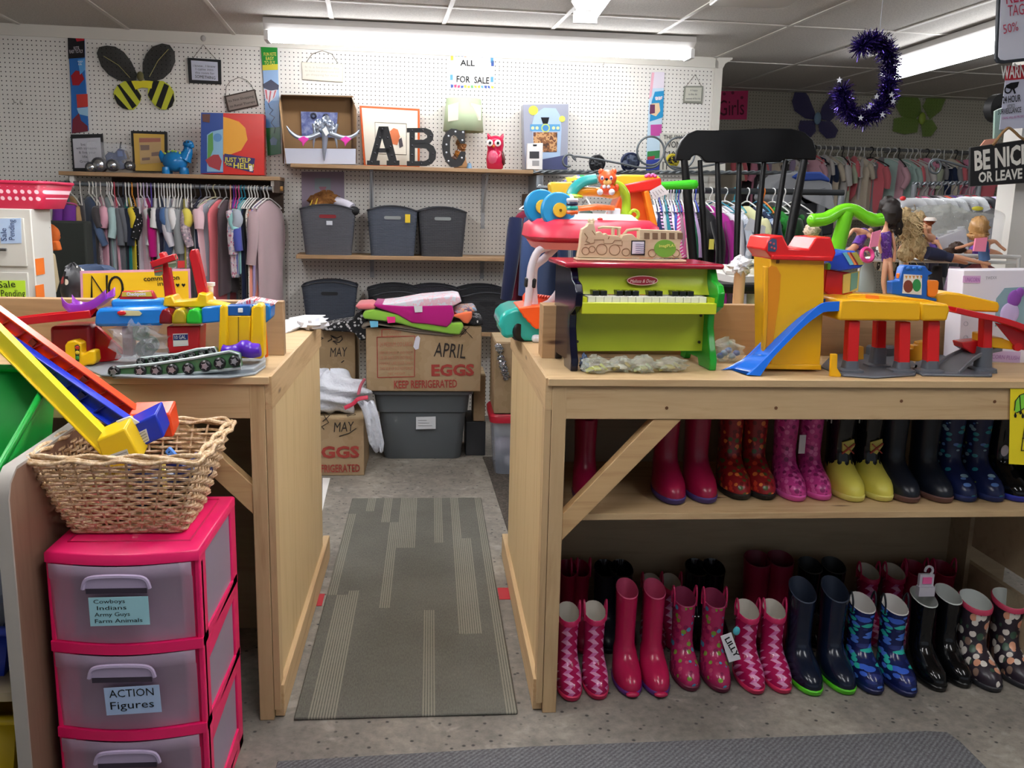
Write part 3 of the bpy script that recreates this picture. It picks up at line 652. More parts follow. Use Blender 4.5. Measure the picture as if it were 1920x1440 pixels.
# blue gas station sign
bs=GP('blue_stand',plastic('2060B8',.3),[(1672,528),(1686,526),(1692,502),(1697,497),(1736,499),(1741,507),(1750,512),(1741,517),(1738,555),(1757,560),(1757,566),(1672,552)],2.425,.03,.003)
m=MB(); pp(m,[(1695,514),(1729,516),(1728,553),(1692,550)],2.4235,.002); pic=m.build('picture',M('E4E0D8',.5),bs)
m=MB(); m.prism([P(x,y,2.4228) for x,y in circ(1703,537,9,14,12)],(0,.001,0)); m.build('brown_shape',M('7A3A2A',.5),pic)
m=MB(); m.prism([P(x,y,2.4228) for x,y in circ(1719,535,8,14,12)],(0,.001,0)); m.build('green_shape',M('2A8A48',.5),pic)
m=MB()
for j,c in enumerate(range(5)): x=1697+7*j; m.prism([P(x,517,2.4228),P(x+5,517.3,2.4228),P(x+2.5,523,2.4228)],(0,.001,0))
m.build('bunting',M('C8883A',.5),pic)
for x in (1703,1714,1725): m=MB(); m.ell(P(x,503,2.424),(.006,.004,.005)); m.build('bump',plastic('2A70C8',.3),bs)
GP('orange_door',ORG,[(1740,527),(1742,525),(1758,526),(1761,529),(1759,548),(1753,557),(1742,556)],2.42,.02,.003)
GP('orange_knob',ORG,[(1685,513),(1689,512),(1689,522),(1685,523)],2.43,.015,.002)
# red house with blue roof on the deck
hs=GP('red_house',TRED,[(1550,505),(1585,510),(1600,512),(1599,556),(1604,562),(1598,567),(1566,563),(1545,546)],2.50,.09,.003)
GP('blue_roof',plastic('2246C0',.25),[(1554,494),(1560,480),(1571,476),(1580,473),(1604,470),(1620,497),(1612,503),(1575,509),(1552,505)],2.48,.12,.004,hs)
for c,x0,x1 in (('6AB8D0',1581,1589),('E88A50',1589,1594),('A02A2A',1594,1597),('A8A048',1597,1607)):
    m=MB(); pp(m,[(x0-1,474),(x1-1,473),(x1+13,496),(x0+13,497)],2.477,.004); m.build('roof_stripe',M(c,.4),hs)
GP('window',M('D8C060',.4),[(1581,515),(1612,508),(1609,545),(1580,551)],2.496,.005,.001,hs)
m=MB(); pp(m,[(1596,513),(1609,510),(1607,540),(1594,546)],2.4945,.002); m.build('window_pane',M('6A9A8A',.3),hs)
GP('green_knob',plastic('5AAA2A',.3),[(1551,495),(1556,492),(1559,498),(1557,506),(1551,506)],2.47,.02,.002,hs)
# legs and grey base plates
for (x,yt,yb,Y,wd) in ((1603,602,680,2.385,22),(1698,604,682,2.39,22),(1654,602,655,2.47,20),(1752,602,680,2.385,24),(1854,592,655,2.42,18)):
    m=MB(); a=P(x,yt,Y); b=P(x-4 if x<1640 else x-2,yb,Y); h=wd/2*2.45/F; m.loft([[b+V((-h*1.05,0,0)),b+V((h*1.05,0,0)),b+V((h*1.05,.03,0)),b+V((-h*1.05,.03,0))],[a+V((-h,0,0)),a+V((h,0,0)),a+V((h,.03,0)),a+V((-h,.03,0))]]); m.build('leg',RED,G,bevel=.003)
    m=MB(); c=V((b.x,Y+.015,ZT)); rh=b.z-ZT+.004
    sq=lambda r,z:[c+V((x_,y_,z)) for x_,y_ in rrect(r*2,r*1.7,r*.5)]
    m.loft([sq(.036,.001),sq(.034,.012),sq(.022,.016),sq(.019,max(rh,.02))]); m.build('leg_socket',GRY,G,smooth=50)
m=MB(); pts=[PZ(x,y,ZT) for x,y in ((1538,690),(1560,699),(1580,707),(1640,711),(1716,706),(1722,690),(1700,672),(1640,664),(1560,668))]; m.prism(pts,(0,0,.007)); m.build('base_plate',GRY,G,bevel=.003)
m=MB(); pts=[PZ(x,y,ZT) for x,y in ((1712,694),(1728,706),(1860,708),(1860,672),(1800,660),(1720,670))]; m.prism(pts,(0,0,.007)); m.build('base_plate',GRY,G,bevel=.003)
# curved grey road rising to the red ramp
cl=spline([P(x,y,Yy) for x,y,Yy in ((1775,699,2.40),(1800,676,2.44),(1830,662,2.46),(1862,655,2.47))],5); trough('grey_ramp',plastic('6A6C72',.4),cl,.075,.012)
cl=spline([P(x,y,2.40) for x,y in ((1782,585),(1820,594),(1860,602),(1905,616),(1960,640))],4); trough('red_ramp',TRED,cl,.05,.016)
GP('ramp_wedge',TRED,[(1866,605),(1920,618),(1960,640),(1960,662),(1908,655),(1895,640)],2.42,.006,.001)
GP('lower_red_ramp',TRED,[(1803,642),(1830,639),(1880,637),(1880,648),(1850,668),(1828,666),(1806,652)],2.45,.05,.003)
GP('yellow_joint',YEL,[(1841,626),(1856,625),(1858,632),(1883,634),(1882,655),(1858,652),(1840,655)],2.435,.05,.003)
GP('yellow_link',YEL,[(1858,633),(1884,636),(1915,647),(1913,657),(1860,652)],2.43,.02,.002)
m=MB(); c=P(1907,650,2.425); m.lathe(c,[(.012,-.006),(.012,.006)],14,(0,1,0)); m.build('hinge',RED,G)
m=MB(); m.lathe(PZ(1648,668,ZT),[(.045,0),(.045,.03),(.04,.036)],20); m.build('grey_drum',GRY,G)
for x,y in ((1611,676),): GP('yellow_clip',YELD,[(1610,650),(1620,650),(1620,674),(1608,675)],2.47,.02,.002)
m=MB(); st=[(1702,676),(1706,655),(1713,655),(1714,648),(1722,648),(1724,642),(1739,640),(1738,672),(1722,678)]; pp(m,st,2.46,.03); m.build('yellow_steps',YELD,G,bevel=.002)
m=MB(); pp(m,[(1557,706),(1559,664),(1571,664),(1570,690),(1578,703),(1576,708)],2.345,.012); m.build('yellow_gate',YEL,G,bevel=.002)
# ---- white and lilac unicorn box at the end
U=T('toy_box','white and lilac unicorn gift box at the right end of the counter','box',P(1890,684,2.60))
m=MB(); pp(m,[(1797,675),(1807,507),(1960,506),(1960,690),(1912,684)],2.60,.085); ub=m.build('carton',M('E4E0EA',.4),U,bevel=.002)
m=MB(); pp(m,[(1806,517),(1839,517),(1838,531),(1805,530)],2.5985,.001); st=m.build('label_strip',M('D8B0DC',.5),U); txt('UNICORN',P(1809,528,2.598),P(1836,528.5,2.598),.0125,M('A860B8',.5),st,lift=.001)
txt('TWEXX',P(1847,524,2.598),P(1868,523,2.598),.0085,M('8A8A98',.5),ub,lift=.0025)
m=MB(); pp(m,[(1868,560),(1884,540),(1960,536),(1960,612),(1866,612)],2.5985,.001); wn=m.build('window',M('8AA8B0',.15),U)
m=MB(); m.ell(P(1902,560,2.597),(.022,.004,.026)); m.ell(P(1912,549,2.597),(.014,.004,.016)); m.build('unicorn_mane',M('8A4AA8',.5),wn)
m=MB(); m.ell(P(1893,588,2.597),(.030,.004,.034)); m.build('unicorn_body',M('C8B4E0',.5),wn)
m=MB(); pp(m,[(1857,657),(1914,660),(1912,681),(1856,677)],2.598,.001); lb=m.build('name_band',M('D0B8DC',.5),U); txt('CORN PLUSH',P(1859,672,2.597),P(1910,675,2.597),.012,M('A878B8',.5),lb,lift=.001)
m=MB(); 
for y in (607,633): m.tube([P(x_,y_,2.598) for x_,y_ in circ(1811,y,4,12)],.0006,4,True)
m.build('printed_icon',M('8A8AA0',.5),U)
# ---- yellow paper sign hanging from the apron at the right edge
s_=T('paper_sign','bright yellow paper sign with a green umbrella drawing at the right edge','sign',P(1910,870,2.29))
m=MB(); pp(m,[(1895,723),(1960,722),(1960,874),(1892,870)],2.298,.0015); ps=m.build('paper',M('F2DC1E',.6),s_)
m=MB(); pp(m,[(1902,770),(1904,752),(1912,741),(1925,736),(1960,734),(1960,758),(1935,765),(1922,764),(1914,770),(1906,774)],2.2965,.001); um=m.build('umbrella_drawing',M('8AD840',.6),s_)
scribble([[P(x,y,2.296) for x,y in ln] for ln in (((1902,770),(1904,752),(1912,741),(1925,736)),((1906,774),(1914,770),(1922,764)),((1912,741),(1914,770)))],.0012,INK,um)
for (x,y) in ((1904,778),(1914,772),(1918,779)): m=MB(); m.prism([P(x+a,y+b,2.2965) for a,b in ((0,-5),(2.5,1),(1.5,5),(-1.5,5),(-2.5,1))],(0,.001,0)); m.build('raindrop',INK,s_)
scribble([[P(x,y,2.296) for x,y in ((1960,798),(1921,802),(1915,845),(1960,841))],[P(1917,822,2.296),P(1960,820,2.296)]],.0014,INK,s_)
# ================================================================ pink drawer unit with wicker basket
HOT=plastic('F01868',.35)
FR=NT('frosted plastic',.35); FR.b.inputs['Base Color'].default_value=lin('DCC4DE'); FR.b.inputs['Alpha'].default_value=.42; FROST=FR.m
dx0,dx1,dy0,dy1,dz=-.785,-.476,1.85,2.205,.665
D=T('drawer_unit','hot pink three-drawer plastic tower below the wicker basket','drawers',((dx0+dx1)/2,2.03,0))
def bow(z,x0=dx0,x1=dx1,y0=dy0,y1=dy1,bw=.028,n=10):
    return [V((x0+(x1-x0)*i/n, y0-bw*math.sin(math.pi*i/n)*.9, z)) for i in range(n+1)]+[V((x1,y1,z)),V((x0,y1,z))]
PIT=.197
m=MB(); m.loft([bow(dz-.024),bow(dz-.004),bow(dz,dx0+.004,dx1-.004,dy0+.004,dy1-.004)]); m.build('top_panel',HOT,D,smooth=50)
m=MB()
for x0 in (dx0+.045,): m.tube([V((dx0+.03,dy0+.05,dz)),V((dx1-.03,dy0+.05,dz)),V((dx1-.03,dy1-.03,dz)),V((dx0+.03,dy1-.03,dz))],.003,4,True)
m.build('top_groove',plastic('C80F50',.4),D)
for sx,nm in ((dx0,0),(dx1-.012,1)):
    m=MB()
    for y in (dy0+.004,dy1-.05): m.box(sx,sx+.012,y,y+.05,0,dz-.02)
    for k in range(4):
        z0=max(0,dz-.03-PIT*k-.03); z=dz-.03-PIT*k
        if k: m.prism([V((sx,dy0+.05,z-.045)),V((sx,dy1-.04,z-.02)),V((sx,dy1-.04,z+.025)),V((sx,dy0+.05,z+.005))],(.012,0,0))
    ia,ib=(sx,sx+.045) if nm==0 else (sx-.03,sx+.012)
    m.box(ia,ib,dy0+.012,dy0+.03,0,dz-.03)
    m.box(sx,sx+.012,dy0,dy1,0,.03); m.build('side_frame',HOT,D,bevel=.003)
    m=MB(); m.box(sx+.004,sx+.007,dy0+.04,dy1-.04,.02,dz-.03); m.build('side_pane',M('D8407E' if nm==0 else '9A8EA4',.3),D)
m=MB(); m.box(dx0+.01,dx1-.01,dy1-.01,dy1,0,dz-.02); m.build('back_panel',M('B0507A',.5),D)
labels=[('A8DCE8',['Cowboys',' Indians','Army Guys','Farm Animals']),('B4CCF0',['ACTION','Figures']),('FF9A1E',['Cars'])]
for k in range(3):
    zt=dz-.026-PIT*k; zb=zt-PIT+.026
    if k<2: m=MB(); m.loft([bow(zb-.024),bow(zb-.002)]); m.build('cross_rail',HOT,D,smooth=50)
    xa,xb_=dx0+.008,dx1-.016
    m=MB(); n=12
    f=[[V((xa+(xb_-xa)*i/n, dy0-.003-.028*math.sin(math.pi*i/n)*.9+ins, z)) for i in range(n+1)] for z,ins in ((zt,.0),(zt-.03,.001),(zt-.036,.006),(zb,.010))]
    m.loft(f,False); fo=m.build('drawer',FROST,D,smooth=60,solid=.003)
    m=MB(); m.box(xa+.02,xb_-.02,dy0+.01,dy1-.02,zb+.004,zb+.007); m.box(xa+.02,xa+.023,dy0+.01,dy1-.02,zb,zt-.01); m.box(xb_-.023,xb_-.02,dy0+.01,dy1-.02,zb,zt-.01); m.box(xa+.02,xb_-.02,dy1-.025,dy1-.02,zb,zt-.01); m.build('tray',FROST,fo)
    cxm=(xa+xb_)/2; yf=dy0-.034
    m=MB(); pr=[(-.066,-.008),(-.058,.012),(-.03,.018),(.03,.018),(.058,.012),(.066,-.008)]
    m.tube(spline([V((cxm+x,yf,zt-.036+z)) for x,z in pr],4),.0045,6); m.prism([V((cxm+x,yf,zt-.036+z)) for x,z in pr],(0,.006,0)); m.build('handle',M('C4B4D4',.4,alpha=.9),fo)
    m=MB(); m.box(cxm-.06,cxm+.06,yf-.001,yf+.002,zt-.054,zt-.043); m.build('handle_slot',M('3A3040',.6),fo)
    col,tx=labels[k]; w=.118 if k==0 else .112; h=.062
    if k==2: h=.06
    cx_=cxm+(.004,.02,.028)[k]; zc=zt-(.092,.094,.092)[k]; tl=(-.02,-.07,-.06)[k]
    R=R3(0,tl*.6,0); c=V((cx_,yf-.002,zc)); m=MB(); m.ob(c,(w,.0012,h),R); nt=m.build('label',M(col,.7),fo)
    nl=len(tx); rx=R@V((1,0,0)); uz=R@V((0,0,1))
    for j,s in enumerate(tx):
        hh={4:.0085,2:.017,1:.024}[nl]; pit={4:.0142,2:.027,1:.03}[nl]; ww={'Cowboys':.062,' Indians':.058,'Army Guys':.07,'Farm Animals':.094,'ACTION':.09,'Figures':.088,'Cars':.074}[s]
        xx=-w/2+(.01 if nl>1 else .018)+(.006 if s==' Indians' else 0); p0=c+rx*xx+uz*(h/2-(.004 if nl==4 else .005)-hh-pit*j)
        txt(s.strip(),p0,p0+rx*ww,hh,INK,nt,up=uz,lift=.0015)
# things in the drawers
for k,(x,y,z,c) in enumerate(((-.70,1.95,.50,'6A5A4A'),(-.62,1.98,.495,'5A4A5A'),(-.56,1.96,.50,'8A7A90'),(-.66,1.95,.30,'4A4450'),(-.57,1.95,.305,'9A4A60'),(-.68,1.92,.10,'C88060'),(-.6,1.95,.1,'6A4050'))):
    m=MB(); crumple(m,(x,y,z),(.06,.06,.03),k+60,.4); m.build('drawer_contents',M(c,.6),D,smooth=25)
# ---- wicker basket
WICK=blotch('wicker',['B8966C','CFB08A','DEC4A4','C6A47A'],60,.6,(1,1,1))
BK=T('wicker_basket','rectangular wicker basket full of toys on the pink drawers','basket',(-.645,2.04,dz))
def wring(t, off=0, n=120, r0=.03):
    "rounded rectangle at height fraction t"
    z=dz+.004+.182*t; e=1.25*t-.25*t*t
    x0=-.765+(-.812+.765)*e-off; x1=-.532+(-.478+.532)*e+off; y0=1.945+(1.872-1.945)*e-off; y1=2.14+(2.205-2.14)*e+off
    return x0,x1,y0,y1,z
def wpt(t,s,off=0):
    x0,x1,y0,y1,z=wring(t,off); w=x1-x0; h=y1-y0; L=2*(w+h); d=(s%1)*L
    if d<w: p=(x0+d,y0)
    elif d<w+h: p=(x1,y0+d-w)
    elif d<2*w+h: p=(x1-(d-w-h),y1)
    else: p=(x0,y1-(d-2*w-h))
    cx,cy=(x0+x1)/2,(y0+y1)/2; r=.022
    # round the corners
    qx=max(abs(p[0]-cx)-(w/2-r),0); qy=max(abs(p[1]-cy)-(h/2-r),0)
    if qx>0 and qy>0:
        l=math.hypot(qx,qy); p=(cx+math.copysign(w/2-r+qx/l*r,p[0]-cx), cy+math.copysign(h/2-r+qy/l*r,p[1]-cy))
    return V((p[0],p[1],z))
NS=38
m=MB()
for r in range(17):
    t=(r+.7)/18.5; pts=[]
    for i in range(NS*4):
        s=i/(NS*4); pts.append(wpt(t,s,.0042*math.sin(math.pi*(i/4*2/2)+math.pi*r)) )
    m.tube(pts,.0036,5,True)
m.build('weave',WICK,BK,smooth=60)
for i in range(NS):
    m=MB(); m.tube([wpt(t,(i+.5)/NS) for t in (0,.3,.6,.97)],.0028,5); m.build('stake',WICK,BK,smooth=60)
m=MB()
for k,(o,zz,ph) in enumerate(((.006,0,0),(-.004,.002,1),(.002,.007,2),(.012,-.003,3))):
    m.tube([wpt(1.0,i/100,o+.003*math.sin(i*.9+ph*2))+V((0,0,zz+.003*math.cos(i*.9+ph*2))) for i in range(100)],.0048,6,True)
m.build('rim',WICK,BK,smooth=60)
m=MB()
for k in range(2): m.tube([wpt(0.0,i/100,.002+.002*math.sin(i*.9+k*3))+V((0,0,.004+.006*k)) for i in range(100)],.0045,6,True)
m.build('base_border',WICK,BK,smooth=60)
m=MB(); x0,x1,y0,y1,z=wring(0); m.box(x0+.004,x1-.004,y0+.004,y1-.004,dz+.001,dz+.006); m.build('base',WICK,BK)
# ---- long track toys sticking out of the basket
def launcher(label, col, px, fb, tilt, shade):
    # px: four front-face corners of the box end (top-left, top-right, bottom-right, bottom-left); fb: far end of the rail
    mt=plastic(col,.28); Y=px[4]; c=[P(x,y,Y) for x,y in px[:4]]
    o=T('toy_launcher',label,'toy',((c[2]+c[3])/2)[:])
    m=MB(); m.prism(c,(0,.055,.018)); bx=m.build('box_end',mt,o,bevel=.004)
    a=(c[0]+c[3])/2+V((.012,.03,.01)); b=P(*fb)
    d=(b-a).normalized(); sd=d.cross(V((0,1,0))).normalized()
    m=MB(); m.bar(a,b,.036,.008,V((0,1,.2))); 
    m.build('rail',mt,o,bevel=.0015)
    for sg in (-1,1):
        m=MB(); m.bar(a+sd*.017*sg+V((0,-.006,0)),b+sd*.017*sg+V((0,-.006,0)),.004,.022,V((0,1,.2))); m.build('rail_edge',mt,o,bevel=.001)
    if shade:
        m=MB(); L=(b-a).length
        for k in range(1,9):
            p=a+d*(L*k/9.5); m.bar(p-sd*.016+V((0,-.006,0)),p+sd*.016+d*.02+V((0,-.006,0)),.003,.014,V((0,1,.2)))
        m.build('cross_rib',M(shade,.35),o)
        for k in (.35,.68):
            p=a+d*(L*k); m=MB(); m.ob(p+V((0,-.011,0)),(.014,.006,.014),R3(0,.8,0)); m.build('socket',M('7A2A18' if col.startswith('F') else '101A50',.4),o)
    else:
        m=MB(); m.bar(a+V((0,-.014,0)),b+V((0,-.014,0)),.038,.004,V((0,1,.2))); m.build('flat_cover',plastic('F6DA2C',.35),o)
    return o,bx
lo,lb=launcher('orange toy track launcher leaning behind the blue one','F0481C',[(240,778),(318,775),(326,820),(252,822),2.05],(-25,575,2.24),0,'C83A14')
lo2,lb2=launcher('dark blue toy track launcher with a price label leaning in the basket','1A34B8',[(232,806),(292,776),(308,820),(250,846),2.0],(-25,615,2.22),0,'142A98')
m=MB(); pts=[(245,818),(274,804),(280,826),(252,842)]; m.prism([P(x,y,1.9985) for x,y in pts],(0,.001,0)); lab=m.build('price_label',M('DCDCDC',.5),lb2); scribble([[P(250+2*k,821+k*5,1.997),P(272+2*k,808+k*5,1.997)] for k in range(4)],.0006,M('5A5A60'),lab)
m=MB(); m.prism([P(x,y,1.997) for x,y in ((216,790),(243,780),(262,792),(236,806))],(0,.004,0)); m.build('white_block',WHITE,lb2,bevel=.002)
lo3,lb3=launcher('yellow toy track launcher nearest in the wicker basket','F0C81A',[(180,826),(234,803),(266,864),(200,885),1.955],(-30,600,2.18),0,None)
m=MB(); pts=[(206,853),(238,842),(245,864),(212,872)]; m.prism([P(x,y,1.9535) for x,y in pts],(0,.001,0)); lab=m.build('price_label',M('D8D8D4',.5),lb3); scribble([[P(212+2*k,856+k*4,1.952),P(238+2*k,847+k*4,1.952)] for k in range(4)],.0006,M('5A5A60'),lab)
# small toys at the bottom of the basket
for i,(x,y,z,c,lab) in enumerate(((-.545,2.06,.775,'1A2A6A','navy toy vehicle on the right inside the wicker basket'),(-.60,2.0,.77,'16204A','dark blue toy with yellow bands in the middle of the basket'),(-.63,2.08,.765,'A02A1E','red toy piece under the launchers in the basket'))):
    o=T('basket_toy',lab,'toy',(x,y,z-.03)); m=MB(); m.ell((x,y,z),(.055,.04,.03),R3(0,.2*i,.5*i)); m.build('toy_body',M(c,.25),o)
    m=MB(); m.torus((x+.02,y-.005,z),.036,.005,(1,.3,0),20,6); m.build('toy_band',M(('3A4A9A','C8B44A','7A1A14')[i],.3),o)
m=MB(); a=P(314,842,1.99); b=P(338,868,1.97); m.bar(a,b,.017,.008,(0,1,0)); o=tag(m.build('toy_bar',plastic('4A80D8',.35),bevel=.003),'light blue flat toy bar with holes lying in the wicker basket','toy')
MW[o.name]=Matrix.Translation(o.location)
for t in (.2,.75): m=MB(); p=a+(b-a)*t; m.cyl(p+V((0,-.0046,0)),p+V((0,0,0)),.0025,8); m.build('hole',INK,o)
for k,(xx,yy) in enumerate(((-.70,2.0),(-.66,2.12),(-.58,2.13),(-.72,2.1))): 
    m=MB(); crumple(m,(xx,yy,.72),(.05,.045,.045),90+k,.3); tag(m.build('basket_toy',M(('8A2A20','2A3A7A','6A5A3A','B89A30')[k],.4),smooth=25),('dull red','dusty blue','brown','mustard')[k]+' toy lump buried deep in the wicker basket','toy')
# ================================================================ bin shelf at the far left
PANEL=wood('brown panel','8A6A56','785848','z',.6,False)
sh=T('bin_shelf','brown side panel of a bin shelf at the left edge beside the pink drawers','shelf',(-.9,2.0,0))
m=MB(); m.prism([V((-.832,y,z)) for y,z in ((1.77,0),(1.77,.80),(1.782,.83),(1.81,.85),(2.26,.86),(2.26,0))],(.026,0,0)); m.build('side_panel',PANEL,sh)
m=MB(); m.prism([V((-.832,y,z)) for y,z in ((1.764,0),(1.764,.802),(1.778,.835),(1.81,.856),(2.26,.866),(2.26,.86),(1.81,.85),(1.782,.83),(1.77,.80),(1.77,0))],(.026,0,0)); m.build('edge_band',M('A8A29A',.6),sh)
m=MB(); m.box(-1.5,-.833,1.79,2.2,.365,.385); m.box(-1.5,-.833,1.79,2.2,.13,.15); m.box(-1.5,-.833,2.2,2.215,0,.82); m.build('shelf_board',M('B8A888',.6),sh)
def bin_(label,col,x0,x1,y0,y1,z0,zf,zb,rim=True):
    o=T('storage_bin',label,'bin',((x0+x1)/2,(y0+y1)/2,z0)); mt=plastic(col,.35); t=.004
    m=MB(); s=.03
    lo=[(x0+s,y0+s),(x1-s,y0+s),(x1-s,y1-s),(x0+s,y1-s)]; hi=[(x0,y0,zf),(x1,y0,zf),(x1,y1,zb),(x0,y1,zb)]
    m.loft([[V((a,b,z0)) for a,b in lo],[V(h) for h in hi]],True,True,False); m.build('tub',mt,o,solid=.005)
    m=MB(); m.tube([V(h) for h in hi],.011,8,True); m.build('rim',mt,o,smooth=60); return o
bin_('bright green tilted storage bin at the left edge','0C9A3A',-1.32,-.862,1.80,2.17,.68,.81,.985)
bin_('blue storage bin low on the shelf at the left edge','1A3AB0',-1.3,-.86,1.83,2.15,.386,.50,.54)
bin_('yellow storage bin lowest on the shelf at the left edge','D8B814',-1.3,-.86,1.83,2.15,.151,.30,.33)
m=MB(); crumple(m,(-.98,1.98,.545),(.12,.1,.09),5,.3); tag(m.build('white_bundle',M('C8CCD8',.8),smooth=25),'white crumpled bundle in the blue bin at the left edge','bundle')
# ================================================================ toys on the left counter
LY=2.42
LBLU=plastic('1878D0',.22); LRED=plastic('C41A22',.25); LDR=plastic('8A1420',.3); LYEL=plastic('F0C010',.3); LGRY=plastic('8E969C',.4)
g=P(330,706,2.36); LG=T('toy_garage','blue-topped toy garage wrapped in clear plastic on the left counter','toy garage',(g.x,2.45,ZT))
def LP(nm,mat,pts,Y,d,bev=.003,par=None): m=MB(); pp(m,pts,Y,d); return m.build(nm,mat,par or LG,bevel=bev)
m=MB(); m.prism([PZ(x,y,ZT) for x,y in ((152,690),(190,706),(300,712),(430,710),(478,704),(498,690),(499,668),(460,660),(300,662),(190,672))],(0,0,.006)); m.build('grey_road',LGRY,LG,bevel=.002)
m=MB(); m.prism([PZ(x,y,ZT) for x,y in ((300,700),(430,706),(478,702),(498,688),(499,672),(440,678),(300,690))],(0,0,.018)); m.build('road_bank',LGRY,LG,bevel=.004)
bd=LP('blue_deck',LBLU,[(179,584),(186,579),(232,577),(300,576),(313,580),(306,607),(298,611),(178,613),(176,606)],LY-.03,.09,.008)
m=MB(); pp(m,[(219,587),(226,582),(260,583),(266,588),(262,592),(224,592)],LY-.0325,.003); sw=m.build('slider_slot',M('D8D4A0',.4),bd); m=MB(); m.ell(P(228,587,LY-.034),(.011,.004,.006)); m.build('slider_knob',LRED,sw)
for c,x0,x1 in (('7A1018',297,322),('B09A1C',321,349),('2AB830',348,378)):
    m=MB(); pp(m,[(x0,608),(x0+1,592),(x0+6,582),((x0+x1)/2,578),(x1-6,582),(x1-1,592),(x1,608)],LY-.035,.07); m.build('dome',plastic(c,.12),LG,bevel=.006,seg=3)
LP('blue_block',LBLU,[(378,577),(412,574),(412,604),(378,607)],LY-.03,.08,.004)
LP('blue_bridge',plastic('2A88CC',.25),[(206,566),(212,562),(304,561),(308,576),(210,578)],LY+.02,.05,.006)
cb=LP('check_board',LRED,[(222,563),(229,546),(284,545),(293,563)],LY+.03,.02,.003)
m=MB(); pp(m,[(229,548),(283,547),(285,556),(228,556)],LY+.0285,.002); yl=m.build('board_label',M('E0C040',.4),cb); txt('Checkpoint',P(238,554.5,LY+.0275),P(274,553.5,LY+.0275),.009,M('F4F0FF',.4),yl,lift=.001,bold=.02)
yb=LP('yellow_base',LYEL,[(305,575),(308,556),(322,554),(328,566),(368,562),(372,549),(388,552),(390,566),(425,574),(378,577)],LY+.0,.07,.004)
for pts,x in (([(301,489),(297,475),(306,472),(310,480),(314,490),(326,558),(309,562)],0),([(354,478),(358,468),(367,467),(371,478),(388,553),(371,557)],1)):
    po_=LP('red_post',LRED,pts,LY+.03,.03,.003,yb)
m=MB(); m.bar(P(286,496,LY+.02),P(330,481,LY+.02),.016,.03,(0,1,0)); m.build('cross_arm',LRED,yb,bevel=.002)
for x,y in ((297,508),(323,492)):
    m=MB(); pp(m,[(x-9,y-9),(x+7,y-13),(x+8,y+6),(x+3,y+10),(x-7,y+9)],LY+.012,.004); sg=m.build('arm_sign',M('7A8A6A',.4),yb)
    m=MB()
    for k in range(2): m.bar(P(x-8,y-4+k*6,LY+.011),P(x+7,y-7+k*6,LY+.011),.004,.001,(0,1,0))
    m.build('sign_band',M('C83A2A' if x<310 else 'D8D4C0',.4),sg)
m=MB(); pp(m,[(333,489),(346,489),(346,502),(333,503)],LY+.06,.003); m.build('striped_sign',M('C03A3A',.5),yb)
LP('red_drum',LDR,[(92,612),(170,610),(171,690),(95,688)],LY+.01,.09,.01)
LP('red_pump',LRED,[(312,612),(375,611),(374,660),(314,664)],LY-.01,.07,.004)
m=MB(); pp(m,[(324,626),(352,625),(353,648),(325,650)],LY-.0115,.002); pm=m.build('pump_label',M('E8E6E0',.4),LG); m=MB(); pp(m,[(325,628),(352,627),(352,637),(325,638)],LY-.0125,.001); pl2=m.build('label_band',M('1A2A78',.4),pm); txt('10 GAL',P(328,636,LY-.013),P(349,635,LY-.013),.0095,WHITE,pl2,lift=.001)
LP('red_leg',LDR,[(228,613),(248,613),(249,668),(230,670)],LY+.03,.03,.003)
LP('red_slope',LRED,[(168,612),(180,612),(232,660),(220,676),(168,682)],LY+.04,.02,.003)
cl=spline([P(x,y,LY+.0) for x,y in ((-20,618),(40,609),(100,602),(178,594))],4); trough('red_ramp',LRED,cl,.06,.02,par=LG)
LP('yellow_lift',LYEL,[(423,592),(471,592),(468,672),(425,672)],LY-.02,.03,.003)
for x0,x1 in ((409,426),(469,493)):
    m=MB(); pp(m,[(x0+2,578),(x0+8,571),(x1-4,570),(x1,576),(x1+1,668),(x1-2,674),(x0+1,672),(x0,660)],LY-.03,.05); m.build('lift_rail',LYEL,LG,bevel=.006)
LP('lift_panel',plastic('1A5AA8',.3),[(424,573),(470,573),(470,592),(424,592)],LY-.02,.04,.002)
m=MB(); pp(m,[(446,578),(455,578),(455,586),(446,586)],LY-.024,.004); m.build('latch',WHITE,LG,bevel=.001)
m=MB(); a=P(447,594,LY-.021); b=P(447,668,LY-.021); m.bar(a,b,.002,.002,(0,1,0)); m.build('lift_groove',M('8A6A10',.5),LG)
LP('blue_end',LBLU,[(470,571),(502,570),(508,576),(507,598),(498,606),(493,604),(493,580),(470,578)],LY+.01,.07,.004)
m=MB(); a=P(418,655,LY-.05); pts=spline([P(x,y,LY-.05) for x,y in ((416,654),(440,660),(455,652),(470,657),(488,656))],4); m.tube(pts,[.012,.012,.014,.018,.02,.02,.018,.016,.02,.022,.022,.021,.02,.02,.019,.018,.016],12); m.build('purple_spiral',plastic('5A2AB8',.25),LG,smooth=60)
LP('orange_sheet',plastic('F06A14',.4),[(494,600),(498,598),(503,668),(497,671)],LY+.06,.003,.0)
